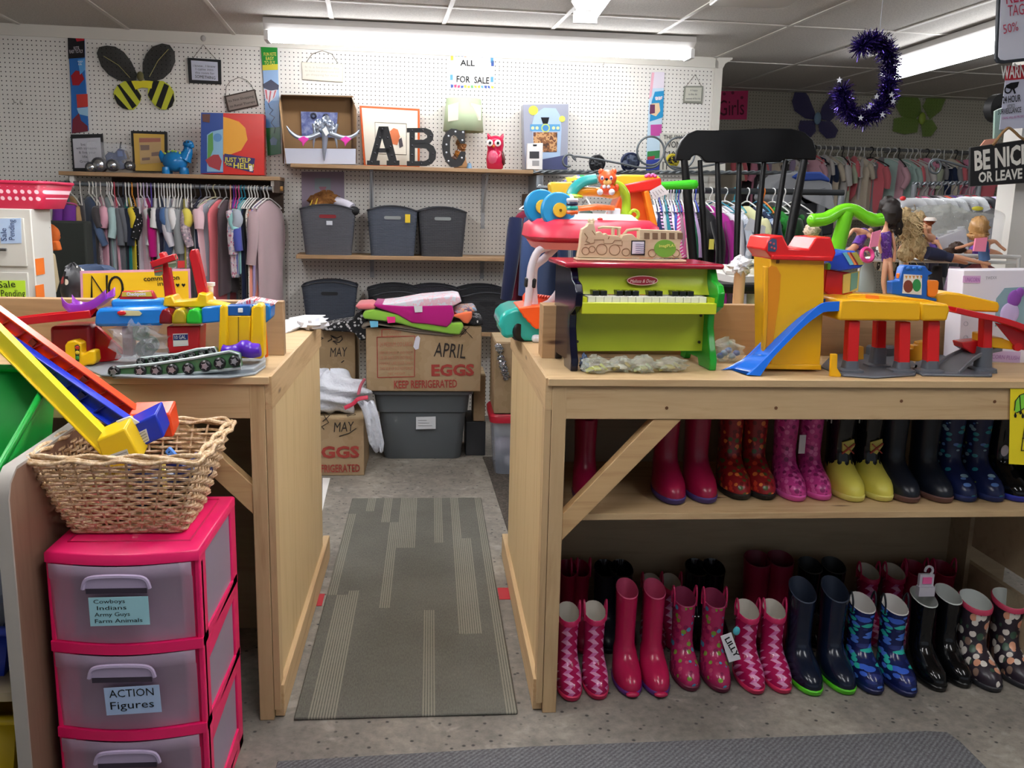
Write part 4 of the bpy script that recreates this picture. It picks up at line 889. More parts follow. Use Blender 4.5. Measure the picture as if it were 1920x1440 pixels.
# wheel strips in plastic
for (nm,pts,n,Y) in (('front',((203,700),(216,689),(285,683),(360,672),(430,659),(448,664),(452,690),(330,703),(215,708)),8,2.295),('rear',((256,682),(264,672),(330,665),(370,655),(402,652),(407,662),(400,668),(330,682),(262,688)),8,2.355)):
    o=T('wheel_strip',f'clear wrapped strip of black toy wheels, the {nm} one of two on the left counter','toy wheels',P(330,700,Y)[:])
    m=MB(); pp(m,pts,Y,.03); m.build('tray',M('4C7A50',.3),o,bevel=.004)
    m=MB(); m.tube([P(x,y,Y-.001) for x,y in pts],.004,6,True); m.build('clear_edge',M('B8C4C4',.15),o)
    for k in range(n):
        t=(k+.5)/n
        if nm=='front': x,y=((214,697),(263,696),(293,695),(323,693),(353,691),(385,686),(412,681),(440,677))[k]; r=.0145
        else: x,y=((264,679),(284,678),(303,676),(322,674),(341,671),(360,668),(379,664),(396,660))[k]; r=.011
        p=P(x,y,Y-.006); m=MB(); m.lathe(p,[(r*.75,-.006),(r,-.002),(r,.004)],18,(0,1,0)); wh=m.build('wheel',M('16181A',.35),o)
        m=MB(); m.lathe(p+V((0,-.0062,0)),[(r*.42,-.0015),(r*.5,.001)],10,(0,1,0)); 
        for j in range(5): a=j*1.2566; m.bar(p+V((0,-.007,0)),p+V((r*.66*math.cos(a),-.007,r*.66*math.sin(a))),r*.16,.001,(0,1,0))
        m.build('hub',M('A8A8AC',.3,metal=.6),wh)
m=MB(); crumple(m,P(262,640,2.40),(.07,.03,.05),33,.25); o=tag(m.build('plastic_wrap',SLEEVE,smooth=25),'clear plastic bag bundled under the blue deck of the left toy garage','bag')
for k,(x,y) in enumerate(((262,622),(280,646),(272,655))): m=MB(); m.ell(P(x,y,2.47),(.026,.02,.024)); m.torus(P(x+6,y,2.45),.014,.005,(0,1,0),14,6); tag(m.build('toy_piece',M(('5A8A4A','3A5A30','26302A')[k],.3)),('pale green','dark green','blackish')[k]+' round toy piece under the blue deck on the left counter','toy piece')
# purple clear slide
m=MB(); cl=spline([P(x,y,2.46) for x,y in ((126,566),(138,578),(160,580),(185,570),(208,552))],5)
mt=M('A040C8',.12,alpha=.72); rs=[]
for c in cl: rs.append([c+V((0,a,b)) for a,b in ((-.035,.016),(-.03,-.006),(.03,-.006),(.035,.016))])
m.loft(rs,False); tag(m.build('clear_slide',mt,solid=.003,smooth=60),'translucent purple toy slide lying above the red ramp on the left','toy slide')
# yellow dog-shaped traffic light
o=T('traffic_light_toy','small yellow traffic light toy with a stubby tail on the left counter','toy',P(150,688,2.40)[:])
m=MB(); pp(m,[(122,682),(121,648),(126,640),(140,638),(152,643),(153,664),(160,662),(166,657),(178,658),(180,676),(176,684),(160,685),(155,690),(136,688)],2.395,.04); m.build('toy_body',LYEL,o,bevel=.008,seg=3)
m=MB(); pp(m,[(140,648),(145,646),(149,649),(148,678),(142,678)],2.393,.003); lp=m.build('light_panel',M('3A3A30',.4),o)
for y,c in ((652,'C83020'),(661,'D8C030'),(671,'2A8A3A')): m=MB(); m.ell(P(145,y,2.392),(.005,.003,.005)); m.build('lamp',M(c,.3),lp)
m=MB(); pp(m,[(32,602),(35,594),(70,597),(70,602)],2.46,.02); o=tag(m.build('striped_barrier',M('C8A020',.4),bevel=.002),'small yellow and black striped toy barrier behind the red ramp','toy barrier'); MW[o.name]=Matrix.Translation(o.location)
m=MB()
for x in (38,48,58): m.prism([P(a,b,2.459) for a,b in ((x,595.5),(x+5,595.5),(x+8,601.5),(x+3,601.5))],(0,.001,0))
m.build('black_stripes',INK,o)
m=MB(); a=P(396,562,2.50); m.lathe(a,[(.013,0),(.012,.006),(.006,.01),(.007,.035),(.012,.038),(.012,.046)],14); tag(m.build('white_peg',WHITE,smooth=50),'small white plastic peg standing on the left toy garage','peg')
m=MB(); m.prism([P(x,y,2.44) for x,y in ((440,571),(470,562),(516,570),(506,575),(455,574))],(0,.05,.004)); o=tag(m.build('striped_tag',blotch('striped packaging',['D8D4D8','C84A5A','E4E2E4','B0B8C0'],12,.25,(8,.5,1))),'red and white striped packaging lying over the lift of the left garage','packaging')
# ================================================================ yellow NO sign and things behind the left backboard
s_=T('yellow_sign','yellow NO COMMISSION sign in a clear pink-edged sleeve behind the backboard','sign',P(256,565,2.80)[:])
m=MB(); pp(m,[(150,508),(356,504),(359,600),(153,600)],2.80,.004); sl=m.build('sleeve',M('E0A8C8',.2),s_)
m=MB(); pp(m,[(155,513),(352,508),(355,600),(157,600)],2.797,.002); pa=m.build('paper',M('F2C81A',.6),s_)
scribble([[P(x,y,2.796) for x,y in ln] for ln in (((172,562),(172,518),(200,560),(200,516)),[(217+13*math.cos(a),540+21*math.sin(a)) for a in [i*.35 for i in range(19)]])],.0035,INK,pa)
txt('commission',P(270,527,2.796),P(337,524,2.796),.013,INK,pa,lift=.002,bold=.02)
txt('in...',P(296,536,2.796),P(318,535,2.796),.013,INK,pa,lift=.002)
for x in (333,344): m=MB(); c=P(x,535,2.795); m.prism([c+V((a*.0055,0,b*.0055)) for a,b in ((0,-1),(1,.2),(.8,.9),(.3,.9),(0,.5),(-.3,.9),(-.8,.9),(-1,.2))],(0,.001,0)); m.build('heart',INK,pa)
m=MB(); crumple(m,P(140,545,2.90),(.035,.05,.08),12,.1,24,16); tag(m.build('patterned_bag',spotted('circle print','1A1A1E',['E4DCD0','8A3030','E0D8C8','2A2A30'],26,.5,.38),smooth=25),'black bag with pale circle print standing left of the yellow sign','bag')
m=MB(); crumple(m,P(180,520,2.98),(.085,.04,.04),13,.12,24,12); tag(m.build('denim_bundle',M('24344E',.9),smooth=25),'dark blue quilted bundle peeking over the yellow sign','bundle')
m=MB()
for k in range(3): a=[PZ(x,y,ZT) for x,y in ((535,628),(560,620),(586,606),(600,600),(560,600),(530,606))]; m.prism([p+V((.012*k-.01,.03*k,.001+.004*k)) for p in a],(0,0,.003))
tag(m.build('paper_stack',M('E4E6EA',.6)),'loose white papers at the back of the left counter by the walkway','papers')
# ================================================================ wall shelves
def wp(m, pts, off, d): return m.prism([PW(x,y,off) for x,y in pts], -WN*d)
def wbox(m,u0,u1,o0,o1,z0,z1):
    vs=[WP(u,o,z) for z in (z0,z1) for o in (o0,o1) for u in (u0,u1)]
    return m.add(vs,[(0,2,3,1),(4,5,7,6),(0,1,5,4),(2,6,7,3),(0,4,6,2),(1,3,7,5)])
def wthing(name,label,cat,px,py,off,group=None): 
    p=PW(px,py,off); return T(name,label,cat,p[:],0,group)
SHW=wood('shelf board','B08E6A','97754F','x',.6,False); BRK=M('B4B8BC',.45,metal=.2); BRW=M('4A3A2E',.7)
SL=T('wall_shelf','left wooden wall shelf carrying frames and toys above the clothes rail','shelf',WP(-1.5,.15,1.49)[:])
m=MB(); wbox(m,-2.11,-.897,0,.30,1.490,1.512); m.build('board',SHW,SL,bevel=.002)
m=MB(); wbox(m,-1.9,-.905,.0,.02,1.30,1.489); m.build('back_rail',BRW,SL)
m=MB(); wbox(m,-.93,-.9,.0,.30,1.42,1.489); m.build('end_bracket',BRW,SL)
SM=T('wall_shelf','long wooden wall shelf with the ABC letters','shelf',WP(0,.15,1.57)[:])
m=MB(); wbox(m,-.835,.66,0,.30,1.568,1.590); m.build('board',SHW,SM,bevel=.002)
SLo=T('wall_shelf','lower wooden wall shelf carrying three grey baskets','shelf',WP(0,.15,1.05)[:])
m=MB(); wbox(m,-.815,.62,0,.30,1.040,1.062); m.build('board',SHW,SLo,bevel=.002)
SB=T('wall_shelf','lowest wall shelf hidden behind the cardboard boxes','shelf',WP(0,.15,.58)[:])
m=MB(); wbox(m,-.815,.62,0,.31,.578,.60); m.build('board',SHW,SB)
for sh_,z,bl_ in ((SM,1.568,.34),(SLo,1.04,.13)):
    for u in (-.37,.33):
        m=MB(); wbox(m,u-.012,u+.012,.0,.006,z-bl_,z); wbox(m,u-.012,u+.012,.0,.25,z-.006,z-.0005); m.bar(WP(u,.006,z-bl_*.7),WP(u,.2*bl_/.34+.02,z-.008),.012,.006); m.build('bracket',BRK,sh_,bevel=.001)
# clothes rail
RAILO=.25; RAILZ=1.445
cr=T('clothes_rail','grey metal clothes rail below the left wall shelf','clothes rail',WP(-1.5,RAILO,RAILZ)[:])
m=MB(); m.cyl(WP(-2.13,RAILO,RAILZ),WP(-.905,RAILO,RAILZ),.013,12); m.build('rod',M('8E949A',.35,metal=.7),cr,smooth=60)
for u in (-2.05,-.94):
    m=MB(); wbox(m,u-.012,u+.012,RAILO-.02,RAILO+.02,RAILZ+.012,1.489); m.torus(WP(u,RAILO,RAILZ),.019,.006,WU,16,6); m.build('holder',M('E4E2DC',.4),cr,smooth=50)
m=MB(); m.cyl(WP(-.905,RAILO,RAILZ),WP(-.885,RAILO,RAILZ),.014,12); m.build('wooden_end',M('B0803E',.6),cr)
# ================================================================ things hanging on the pegboard
def hook_wire(par, pts, off=.01): m=MB(); m.tube([PW(x,y,off) for x,y in pts],.0018,5); return m.build('hanging_wire',M('6A6458',.5),par,smooth=60)
def kite(label, out, bands, off=.012):
    xs=[p[0] for p in out]; ys=[p[1] for p in out]
    o=wthing('kite_packet',label,'kite packet',sum(xs)/len(xs),max(ys),off)
    m=MB(); wp(m,out,off,.008); b=m.build('packet',bands[0][0],o,bevel=.003)
    for k,(mt,pts) in enumerate(bands[1:]):
        m=MB(); wp(m,pts,off+.0012+.0004*k,.0012); m.build('printed_band',mt,b)
    return o,b
S_=lambda h:M(h,.22)
o,b=kite('red, blue and black kite packet hanging at the upper left of the pegboard',[(127,70),(158,66),(160,130),(166,245),(134,250),(133,180)],[(S_('2C6CB8'),),(S_('1E1C22'),[(127,70),(158,66),(159,108),(128,110)]),(S_('B02430'),[(140,68),(157,67),(158,76),(144,78)]),(S_('A01E28'),[(133,142),(142,132),(152,134),(158,148),(148,160),(136,160)]),(S_('C84038'),[(143,177),(164,176),(165,200),(145,202)]),(S_('9CC8E4'),[(144,203),(165,201),(165,218),(148,214)]),(S_('7A2A38'),[(136,224),(148,212),(152,226),(164,236),(165,246),(135,250)]),(S_('5AA0DC'),[(146,112),(158,110),(160,130),(150,140)])])
txt('KITE',PW(139,93,.016),PW(149,92.5,.016),.016,M('D8D4DA',.4),b,lift=.002); txt('EASY TO FLY',PW(131,100,.016),PW(156,99,.016),.018,M('D8D4DA',.4),b,lift=.002); txt('22"',PW(147,122,.016),PW(156,121.5,.016),.022,WHITE,b,lift=.003)
o,b=kite('green and blue kite packet with a striped flag kite right of the bee wings',[(489,87),(520,84),(522,150),(527,288),(502,292),(497,200)],[(S_('8FB0D8'),),(S_('1C8A30'),[(489,87),(520,84),(521,122),(492,124)]),(S_('C8C030'),[(492,122),(521,120),(521,131),(492,132)]),(S_('4A84C0'),[(496,190),(523,188),(524,240),(499,242)]),(S_('1E6A30'),[(499,240),(525,238),(527,288),(502,292)]),(S_('1C2448'),[(493,158),(508,149),(523,160),(522,168),(508,172),(494,164)]),(S_('D8D4DC'),[(494,166),(508,170),(520,168),(516,182),(503,194),(497,182)]),(S_('B02A40'),[(497,168),(500,169),(502,188),(499,184)]),(S_('B02A40'),[(506,170),(509,171),(506,190),(503,194)]),(S_('B02A40'),[(515,170),(518,169),(514,182),(511,186)]),(S_('5A7A9A'),[(506,262),(512,256),(520,262),(518,272),(508,272)])])
for k,(s,x0,x1) in enumerate((('FUN KITE',495,518),('EASY',499,514),('TO FLY',496,516))): txt(s,PW(x0,105+k*8,.016),PW(x1,104.6+k*8,.016),.019,M('F0E060',.4),b,lift=.003)
m=MB(); m.tube([PW(x,y,.018) for x,y in ((503,194),(506,202),(512,206),(505,214),(515,220),(508,230),(516,240),(514,250))],.0016,5); m.build('kite_tail',M('1A2038',.4),b)
o,b=kite('pink and turquoise kite packet near the right end of the pegboard',[(1222,135),(1246,135),(1245,170),(1240,260),(1236,318),(1211,320),(1214,250),(1217,190)],[(S_('C4DCEC'),),(S_('E4DCE8'),[(1222,135),(1246,135),(1245,165),(1220,166)]),(S_('E8B0C0'),[(1222,136),(1227,136),(1222,180),(1217,186)]),(S_('2A92C8'),[(1228,172),(1245,170),(1243,220),(1218,228),(1222,190)]),(S_('E4C8A0'),[(1222,194),(1236,193),(1238,208),(1230,218),(1220,214)]),(S_('6A3A5A'),[(1219,196),(1228,196),(1228,212),(1218,214)]),(S_('C050A0'),[(1220,234),(1241,233),(1240,254),(1220,256)]),(S_('3A8A50'),[(1214,284),(1237,282),(1236,296),(1213,298)]),(S_('A83A48'),[(1214,294),(1228,292),(1226,306),(1213,306)]),(S_('3A4AA0'),[(1212,300),(1237,298),(1236,318),(1211,320)]),(S_('D8D0DC'),[(1228,182),(1242,181),(1241,186),(1229,187)])])
txt('22"',PW(1229,188,.018),PW(1242,187,.018),.022,WHITE,b,lift=.004)
# bee wings
bw=wthing('bee_wings','black and yellow striped bee wing costume hung on the pegboard','costume wings',268,206,.012)
GZ=NT('black gauze',.7); GZ.b.inputs['Base Color'].default_value=lin('2E2E2C'); GZ.b.inputs['Alpha'].default_value=.62; GAUZE=GZ.m
for pts,v in (([(182,100),(186,89),(200,86),(216,88),(232,98),(246,116),(256,138),(255,150),(240,152),(222,150),(204,140),(190,124)],((194,105),(222,122),(244,146))),([(268,118),(274,102),(286,88),(304,82),(318,85),(327,98),(328,116),(320,134),(306,147),(290,152),(272,150),(268,140)],((316,92),(296,114),(280,144)))):
    m=MB(); wp(m,pts,.02,.003); wg=m.build('upper_wing',GAUZE,bw); m=MB(); m.tube([PW(x,y,.02) for x,y in pts],.0022,5,True); m.build('wing_wire',M('2A2A28',.6),wg)
    m=MB(); m.tube([PW(x,y,.022) for x,y in v],.0016,5); m.build('vein',M('B0A868',.6),wg)
STR=NT('bee stripes',.8); sx=STR.n('SeparateXYZ'); STR.l(STR.tc.outputs['Object'],sx.inputs[0])
BY=M('C8CC38',.8); BK_=M('181816',.8)
L=[(234,152),(250,152),(265,180),(263,190),(256,200),(250,206),(236,205),(222,197),(214,184),(213,172),(220,160)]
Rr=[(278,152),(293,151),(306,152),(318,160),(326,172),(327,188),(322,200),(310,206),(302,205),(290,198),(278,182),(277,176)]
for pts,st in ((L,([(236,152),(246,152),(265,180),(262,190)],[(220,160),(224,158),(256,198),(248,204)],[(214,182),(215,176),(242,206),(230,203),(220,195)])),(Rr,([(288,151),(299,152),(284,190),(277,178)],[(308,156),(317,161),(302,204),(292,198)],[(325,174),(327,188),(322,200),(312,206)]))):
    m=MB(); wp(m,pts,.018,.004); wg=m.build('lower_wing',BY,bw)
    for s in st: m=MB(); wp(m,s,.0186,.0018); m.build('black_stripe',BK_,wg)
m=MB(); wp(m,[(246,152),(286,151),(284,166),(266,164),(254,168)],.021,.006); m.build('yellow_band',M('E0D428',.7),bw)
m=MB(); m.ell(PW(263,143,.02),(.02,.012,.028)); m.build('fuzzy_centre',M('6A6440',.95),bw)
m=MB(); m.cyl(PW(263,124,.0),PW(263,124,.03),.002,6); m.build('peg_hook',M('5A5650',.4,metal=.8),bw)
# framed and lettered signs
def framed(name,label,out,fr,inner,bg,lines,off=.014,wire=None,frm=None,d=.012):
    xs=[p[0] for p in out]; ys=[p[1] for p in out]
    o=wthing(name,label,'sign',sum(xs)/4,max(ys),off)
    m=MB(); wp(m,out,off,d); f=m.build('frame',fr,o,bevel=.002)
    m=MB(); wp(m,inner,off+.0012,.001); pa=m.build('paper',bg,o)
    for s,a,b,h,mt in lines: txt(s,PW(*a,off+.0015),PW(*b,off+.0015),h,mt,pa,lift=.0012)
    if wire: hook_wire(o,wire,off-.004)
    return o
GI=M('4A4A56',.6)
framed('hanging_sign','black framed sign reading SOMETHING hung right of the bee wings',[(351,108),(414,112),(415,158),(354,155)],BLACK,[(358,113),(408,116.5),(409,152),(360,149.5)],M('C8CCDC',.6),[('i knew.. I knew',(362,125),(404,127),.013,GI),('I came into',(367,131.5),(400,133),.013,GI),('this room for',(366,138),(402,140),.013,GI),('SOMETHING',(366,146),(404,149),.017,INK)],wire=((362,109),(381,84),(406,112)))
m=MB(); m.ell(PW(381,72,.012),(.016,.01,.018)); o=tag(m.build('wall_hook',M('B8B4B0',.2),smooth=60),'clear round wall hook above the SOMETHING sign','hook')
framed('hanging_sign','small tilted brown sign about shopping on a wire loop',[(420,180),(478,167),(485,198),(427,210)],M('3E342C',.7),[(424,182),(476,170),(482,196),(430,207)],M('8E847C',.8),[('Its Not Shopping',(429,192),(476,182),.014,M('2E2A28')),('its Retail Therapy',(432,202),(479,192),.013,M('2E2A28'))],wire=((423,180),(424,163),(432,152),(448,145),(462,150),(472,160),(475,168)))
framed('hanging_sign','pale cream embossed sign on a wire loop left of the ALL FOR SALE sheet',[(565,116),(643,120),(643,154),(567,149)],M('D8D4C4',.6),[(568,119),(640,123),(640,151),(570,146)],M('DEDACC',.6),[("It is a beautiful day",(572,127),(636,130),.011,M('B4B0A2')),("to leave me alone now and",(572,134),(636,137),.011,M('B4B0A2')),("go shopping for more",(574,141),(634,144),.011,M('B4B0A2'))],wire=((574,117),(586,101),(604,95),(622,101),(634,119)))
framed('hanging_sign','small grey metal framed sign near the right end of the pegboard',[(1284,161),(1319,161),(1317,194),(1281,192)],M('8A8C80',.5),[(1286,164),(1316,164),(1314,190),(1284,189)],M('C8C8BA',.6),[('A happy',(1294,171),(1308,171),.012,GI),('is the de',(1291,178.5),(1307,178.5),.012,GI),('memory of the trip',(1286,186.5),(1313,186.5),.012,GI)],wire=((1287,161),(1303,140),(1315,161)))
o=T('paper_sheet','white ALL FOR SALE sheet with a colourful toy border under the tube light','paper sign',PW(885,167,.004)[:])
m=MB(); wp(m,[(843,98),(927,101),(927,168),(842,166)],.004,.003); sh_=m.build('paper',M('F4F4F2',.7),o)
txt('ALL',PW(863,123,.006),PW(890,124,.006),.034,INK,sh_,lift=.003,bold=.012); txt('we',PW(867,141.5,.006),PW(876,142,.006),.007,M('9A9AA0'),sh_,lift=.002); txt('FOR  SALE',PW(856,154,.006),PW(917,157,.006),.038,INK,sh_,lift=.003,bold=.012)
rn=random.Random(4); pcs=['3A58A8','E0C84A','C84878','5AA0C8','D88A4A','6AB070']
for k in range(13):
    for y0 in (100,158):
        x=845+k*6.3; m=MB(); wp(m,[(x,y0+rn.uniform(0,2)+k*.2),(x+4+rn.uniform(0,1.5),y0+rn.uniform(0,2)+k*.2),(x+4.5,y0+6+k*.2),(x+.5,y0+6+rn.uniform(-2,1)+k*.2)],.0065,.001); m.build('border_toy',M(pcs[rn.randrange(6)],.6),sh_)
for x,y in ((847,107),(922,112),(846,144),(922,148),(923,118)): m=MB(); wp(m,[(x-2,y-4),(x+3,y-4),(x+3,y+6),(x-2,y+6)],.0065,.001); m.build('border_toy',M(pcs[rn.randrange(6)],.6),sh_)
for k,(x,y) in enumerate(((30,192),(42,194),(935,130),(1130,122))):
    m=MB(); p=PW(x,y,.0); m.tube([p,p+WN*.03,p+WN*.034+V((0,0,.012))],.0025,6); tag(m.build('peg_hook',M('B8B4AC',.4,metal=.5)),('bare peg hook at the far left of the pegboard','second bare peg hook at the far left, right of the other','white peg hook right of the ALL FOR SALE sheet','bare peg hook between the sale sheet and the pink kite')[k],'hook')
# ================================================================ things on the left wall shelf
ZS=1.512
def std(px,off,z): # point on a wall shelf
    p=PW(px,320,off); return WP(wu(p),off,z)
o=wthing('picture_frame','black frame with a white quote page at the left end of the left shelf','frame',165,320,.05)
m=MB(); wp(m,[(132,252),(192,251),(197,322),(137,322)],.07,.015); m.build('frame',BLACK,o,bevel=.002); m=MB(); wp(m,[(136,260),(188,258),(192,315),(140,315)],.0712,.001); pg=m.build('page',M('C8C8D0',.6),o)
for s,a,b in (('be',(152,273),(160,273)),('with someone',(143,280),(182,280)),('& live your',(148,288),(180,288)),('life',(155,296),(164,296)),('Grow old',(150,305),(178,305))): txt(s,PW(*a,.0722),PW(*b,.0722),.014,GI,pg,lift=.001)
o=wthing('toy_truck','silver-wheeled blue toy truck wrapped in clear film on the left shelf','toy truck',210,320,.2)
m=MB(); wp(m,[(196,292),(204,284),(214,287),(222,278),(232,281),(238,297),(226,303),(236,310),(238,316),(226,318),(204,316)],.24,.07); m.build('body',M('1C3A70',.15,metal=.4),o,bevel=.004)
m=MB(); wp(m,[(219,282),(229,283),(231,293),(220,294)],.242,.06); m.build('cabin',M('3A5A9A',.1),o,bevel=.003)
m=MB(); m.cyl(PW(224,283,.2),PW(227,266,.2),.004,8); m.build('exhaust',BLACK,o)
for x,y,r in ((187,309,.042),(212,310,.034),(244,311,.026),(172,314,.03)):
    m=MB(); p=PW(x,y,.25); m.lathe(p,[(r*.7,.03),(r,.024),(r,-.02),(r*.75,-.024)],18,WN); w_=m.build('tyre',M('3A3A3E',.5),o); m=MB(); m.lathe(p,[(r*.72,.029),(r*.3,.036),(r*.1,.036)],12,WN); m.build('rim',M('C4C6CA',.15,metal=.9),w_)
m=MB(); wp(m,[(160,268),(166,264),(236,270),(237,300),(232,318),(166,316)],.275,.16); m.build('film',SLEEVE,o,smooth=25,bevel=.01)
o=wthing('picture_frame','black frame with a yellow mat and newspaper clipping on the left shelf','frame',280,322,.05)
m=MB(); wp(m,[(245,245),(313,247),(314,323),(249,321)],.07,.015); m.build('frame',BLACK,o,bevel=.002); m=MB(); wp(m,[(250,250),(308,252),(309,321),(254,320)],.0712,.001); mt_=m.build('mat_board',M('D8B050',.6),o)
m=MB(); wp(m,[(260,258),(302,258),(302,305),(263,308)],.0722,.001); cl_=m.build('clipping',M('C8A878',.7),mt_); m=MB(); wp(m,[(261,259),(301,259),(301,266),(261,267)],.073,.001); m.build('headline',M('B07060',.7),cl_)
for q_ in ([(263,272),(280,272),(280,281),(264,282)],[(284,286),(300,284),(300,292),(284,293)],[(266,296),(281,295),(281,300),(266,301)]): m=MB(); wp(m,q_,.073,.001); m.build('photo_block',M('8A7468',.7),cl_)
o=wthing('dinosaur_bank','glossy blue ceramic dinosaur with green spots on the left shelf','dinosaur',330,324,.2)
DB=M('1A78B8',.12); c=PW(328,303,.2)
m=MB(); m.ell(c,(.072,.06,.06)); nk=spline([PW(345,298,.2),PW(352,285,.2),PW(352,272,.2)],4); m.tube(nk,[.045,.042,.036,.032,.028,.026,.024,.023,.023][:len(nk)],12); m.ell(PW(353,270,.21),(.03,.028,.022)); m.ell(PW(359,274,.215),(.016,.02,.014))
m.tube([PW(310,300,.2),PW(302,290,.2),PW(301,282,.2)],[.03,.016,.004],10)
for x,o2 in ((311,.24),(344,.24),(316,.15),(347,.15)): 
    p=std(x,o2,ZS); m.lathe(p,[(.022,0),(.024,.01),(.02,.04)],12)
m.build('body',DB,o,smooth=60)
for x,y in ((321,287),(326,284),(331,285),(318,292),(327,290),(336,290)): m=MB(); p=PW(x,y,.2); d=(p-c).normalized(); m.ell(c+V((d.x*.07,d.y*.058-.03,d.z*.058)),(.007,.006,.006)); m.build('spot',M('A8D05A',.3),o)
m=MB()
for x in (347,353): m.ell(PW(x,266,.24),(.004,.004,.005))
m.build('eye',INK,o)
o=wthing('toy_box','large red and blue toy gift box reading JUST YELP FOR HELP on the left shelf','box',436,328,.15)
m=MB(); wp(m,[(377,211),(495,214),(496,329),(376,326)],.20,.1); bx=m.build('carton',M('D82A20',.25),o,bevel=.003)
m=MB(); wp(m,[(377,211),(418.5,212),(418.5,324),(376,325)],.2015,.002); bl=m.build('blue_panel',M('24489A',.3),bx)
m=MB(); wp(m,[(388,253),(396,247),(418,242),(418,322),(388,322)],.203,.001); gp=m.build('window_panel',M('8AB8D8',.3),bl); m=MB(); wp(m,[(390,254),(399,248),(400,280),(392,300),(389,296)],.204,.001); m.build('green_strip',M('5A9A48',.4),gp)
m=MB(); wp(m,[(385,300),(400,290),(410,290),(416,302),(412,320),(392,312)],.2045,.001); m.build('red_shape',M('A8323A',.4),gp)
m=MB(); wp(m,circ(408,258,8,16),.2045,.001); m.build('white_roundel',M('5A90C8',.4),gp)
m=MB(); wp(m,[(418.5,219),(430,222),(448,228),(460,240),(464,262),(452,282),(434,289),(418.5,290)],.2015,.001); m.build('orange_burst',M('F0A82A',.35),bx)
m=MB(); wp(m,[(379,214),(394,214),(393,230),(380,228)],.203,.001); m.build('brown_print',M('6A4038',.4),bl)
m=MB(); wp(m,[(421,288),(478,297),(475,324),(424,311),(419,300)],.203,.001); bn=m.build('purple_banner',M('2E2468',.4),bx)
for s,a,b,h in (('JUST YELP',(421,303),(470,305),.026),('FOR',(424,310),(435,311),.015),('HELP!',(438,315),(476,318),.032)): txt(s,PW(*a,.204),PW(*b,.204),h,M('E8D84A',.4),bn,lift=.002,bold=.015)
m=MB(); wp(m,[(467,311),(473,310),(474,321),(468,321)],.2065,.001); m.build('price_sticker',WHITE,bn)
# ================================================================ things on the long shelf
ZM=1.590
def wst(px,off,z=ZM): p=PW(px,310,off); return WP(wu(p),off,z)
o=wthing('display_box','open brown cardboard box showing silver claw jewellery on the long shelf','box',598,309,.15)
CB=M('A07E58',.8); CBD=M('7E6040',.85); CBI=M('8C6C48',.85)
m=MB(); wp(m,[(527,178),(660,180),(660,306),(531,306)],.03,.01); bk=m.build('back',CBI,o)
m=MB(); m.add([PW(527,178,.03),PW(531,306,.03),PW(536,308,.27),PW(524,195,.24)],[(0,1,2,3)]); m.build('flap',CB,o,solid=.004)
m=MB(); m.add([PW(658,180,.03),PW(660,306,.03),PW(668,306,.25),PW(668,206,.22)],[(0,1,2,3)]); m.build('flap',CBD,o,solid=.004)
m=MB(); m.add([PW(527,178,.03),PW(660,180,.03),PW(663,182,.16),PW(529,178,.16)],[(0,1,2,3)]); m.build('flap',CBD,o,solid=.004)
m=MB(); wp(m,[(533,278),(667,279),(667,308),(533,307)],.262,.22); m.build('white_tray',M('C4C8D8',.5),o,bevel=.001)
m=MB(); wp(m,[(564,209),(633,211),(631,258),(566,256)],.05,.003); bp=m.build('backing_card',blotch('blue card',['4A5488','5C6698','727CA8','8890B4'],22,.5),o)
for x,y in ((588,217),(611,219)): m=MB(); m.torus(PW(x,y,.06),.014,.005,WN,16,6); m.build('ring_eye',M('181C30',.4),bp)
SV=M('AEB8C8',.12,metal=.55)
o2=wthing('claw_headpiece','silvery winged plastic crown with pink tips in the open cardboard box','headpiece',609,300,.27)
for pts,r in ((((609,240),(609,262),(608,285),(608,302)),(.05,.036,.022,.003)),(((600,250),(580,258),(560,258),(545,248),(537,236)),(.034,.03,.026,.02,.004)),(((618,250),(640,258),(655,258),(667,252),(674,243)),(.034,.03,.026,.02,.004)),(((588,232),(590,250),(588,268),(588,278)),(.02,.02,.012,.003)),(((632,232),(628,250),(631,268),(632,278)),(.02,.02,.012,.003))):
    m=MB(); pl=spline([PW(x,y,.27) for x,y in pts],4); n=len(pl); rr=[]
    for i in range(n):
        t=i/(n-1)*(len(r)-1); k=min(int(t),len(r)-2); rr.append(r[k]+(r[k+1]-r[k])*(t-k))
    m.tube(pl,[x*.5 for x in rr],8); m.build('spike',SV,o2,smooth=50)
for x in (569,648): m=MB(); wp(m,[(x-11,261),(x,255),(x+11,260),(x+2,269),(x-1,275),(x-3,267)],.285,.012); m.build('pink_gem',M('E848B0',.1),o2,bevel=.003)
m=MB(); wp(m,[(604,243),(611,237),(617,250),(611,255)],.30,.002); m.build('tag',WHITE,o2)
for x,y in ((598,238),(620,240),(610,232)): m=MB(); crumple(m,PW(x,y,.27),(.03,.02,.035),int(x),.35); m.build('crown_body',SV,o2,smooth=25)
o=wthing('picture_frame','orange framed picture behind the letters A and B','frame',735,311,.06)
m=MB(); wp(m,[(674,198),(787,204),(787,313),(682,311)],.08,.014); m.build('frame',M('DC6022',.45),o,bevel=.002); m=MB(); wp(m,[(678,202),(783,208),(783,310),(686,309)],.0815,.001); mt_=m.build('mat_board',M('F0E8D8',.6),o)
m=MB(); m.tube([PW(x,y,.083) for x,y in ((703,229),(762,232),(762,290),(704,288))],.0018,4,True); m.build('inner_line',M('5A4A40',.5),mt_)
m=MB(); wp(m,[(731,246),(738,240),(746,243),(750,256),(745,272),(734,270)],.0828,.001); m.build('orange_figure',M('D8784A',.5),mt_); m=MB(); wp(m,[(747,262),(753,258),(756,274),(749,278)],.0828,.001); m.build('dark_figure',M('4A4248',.5),mt_)
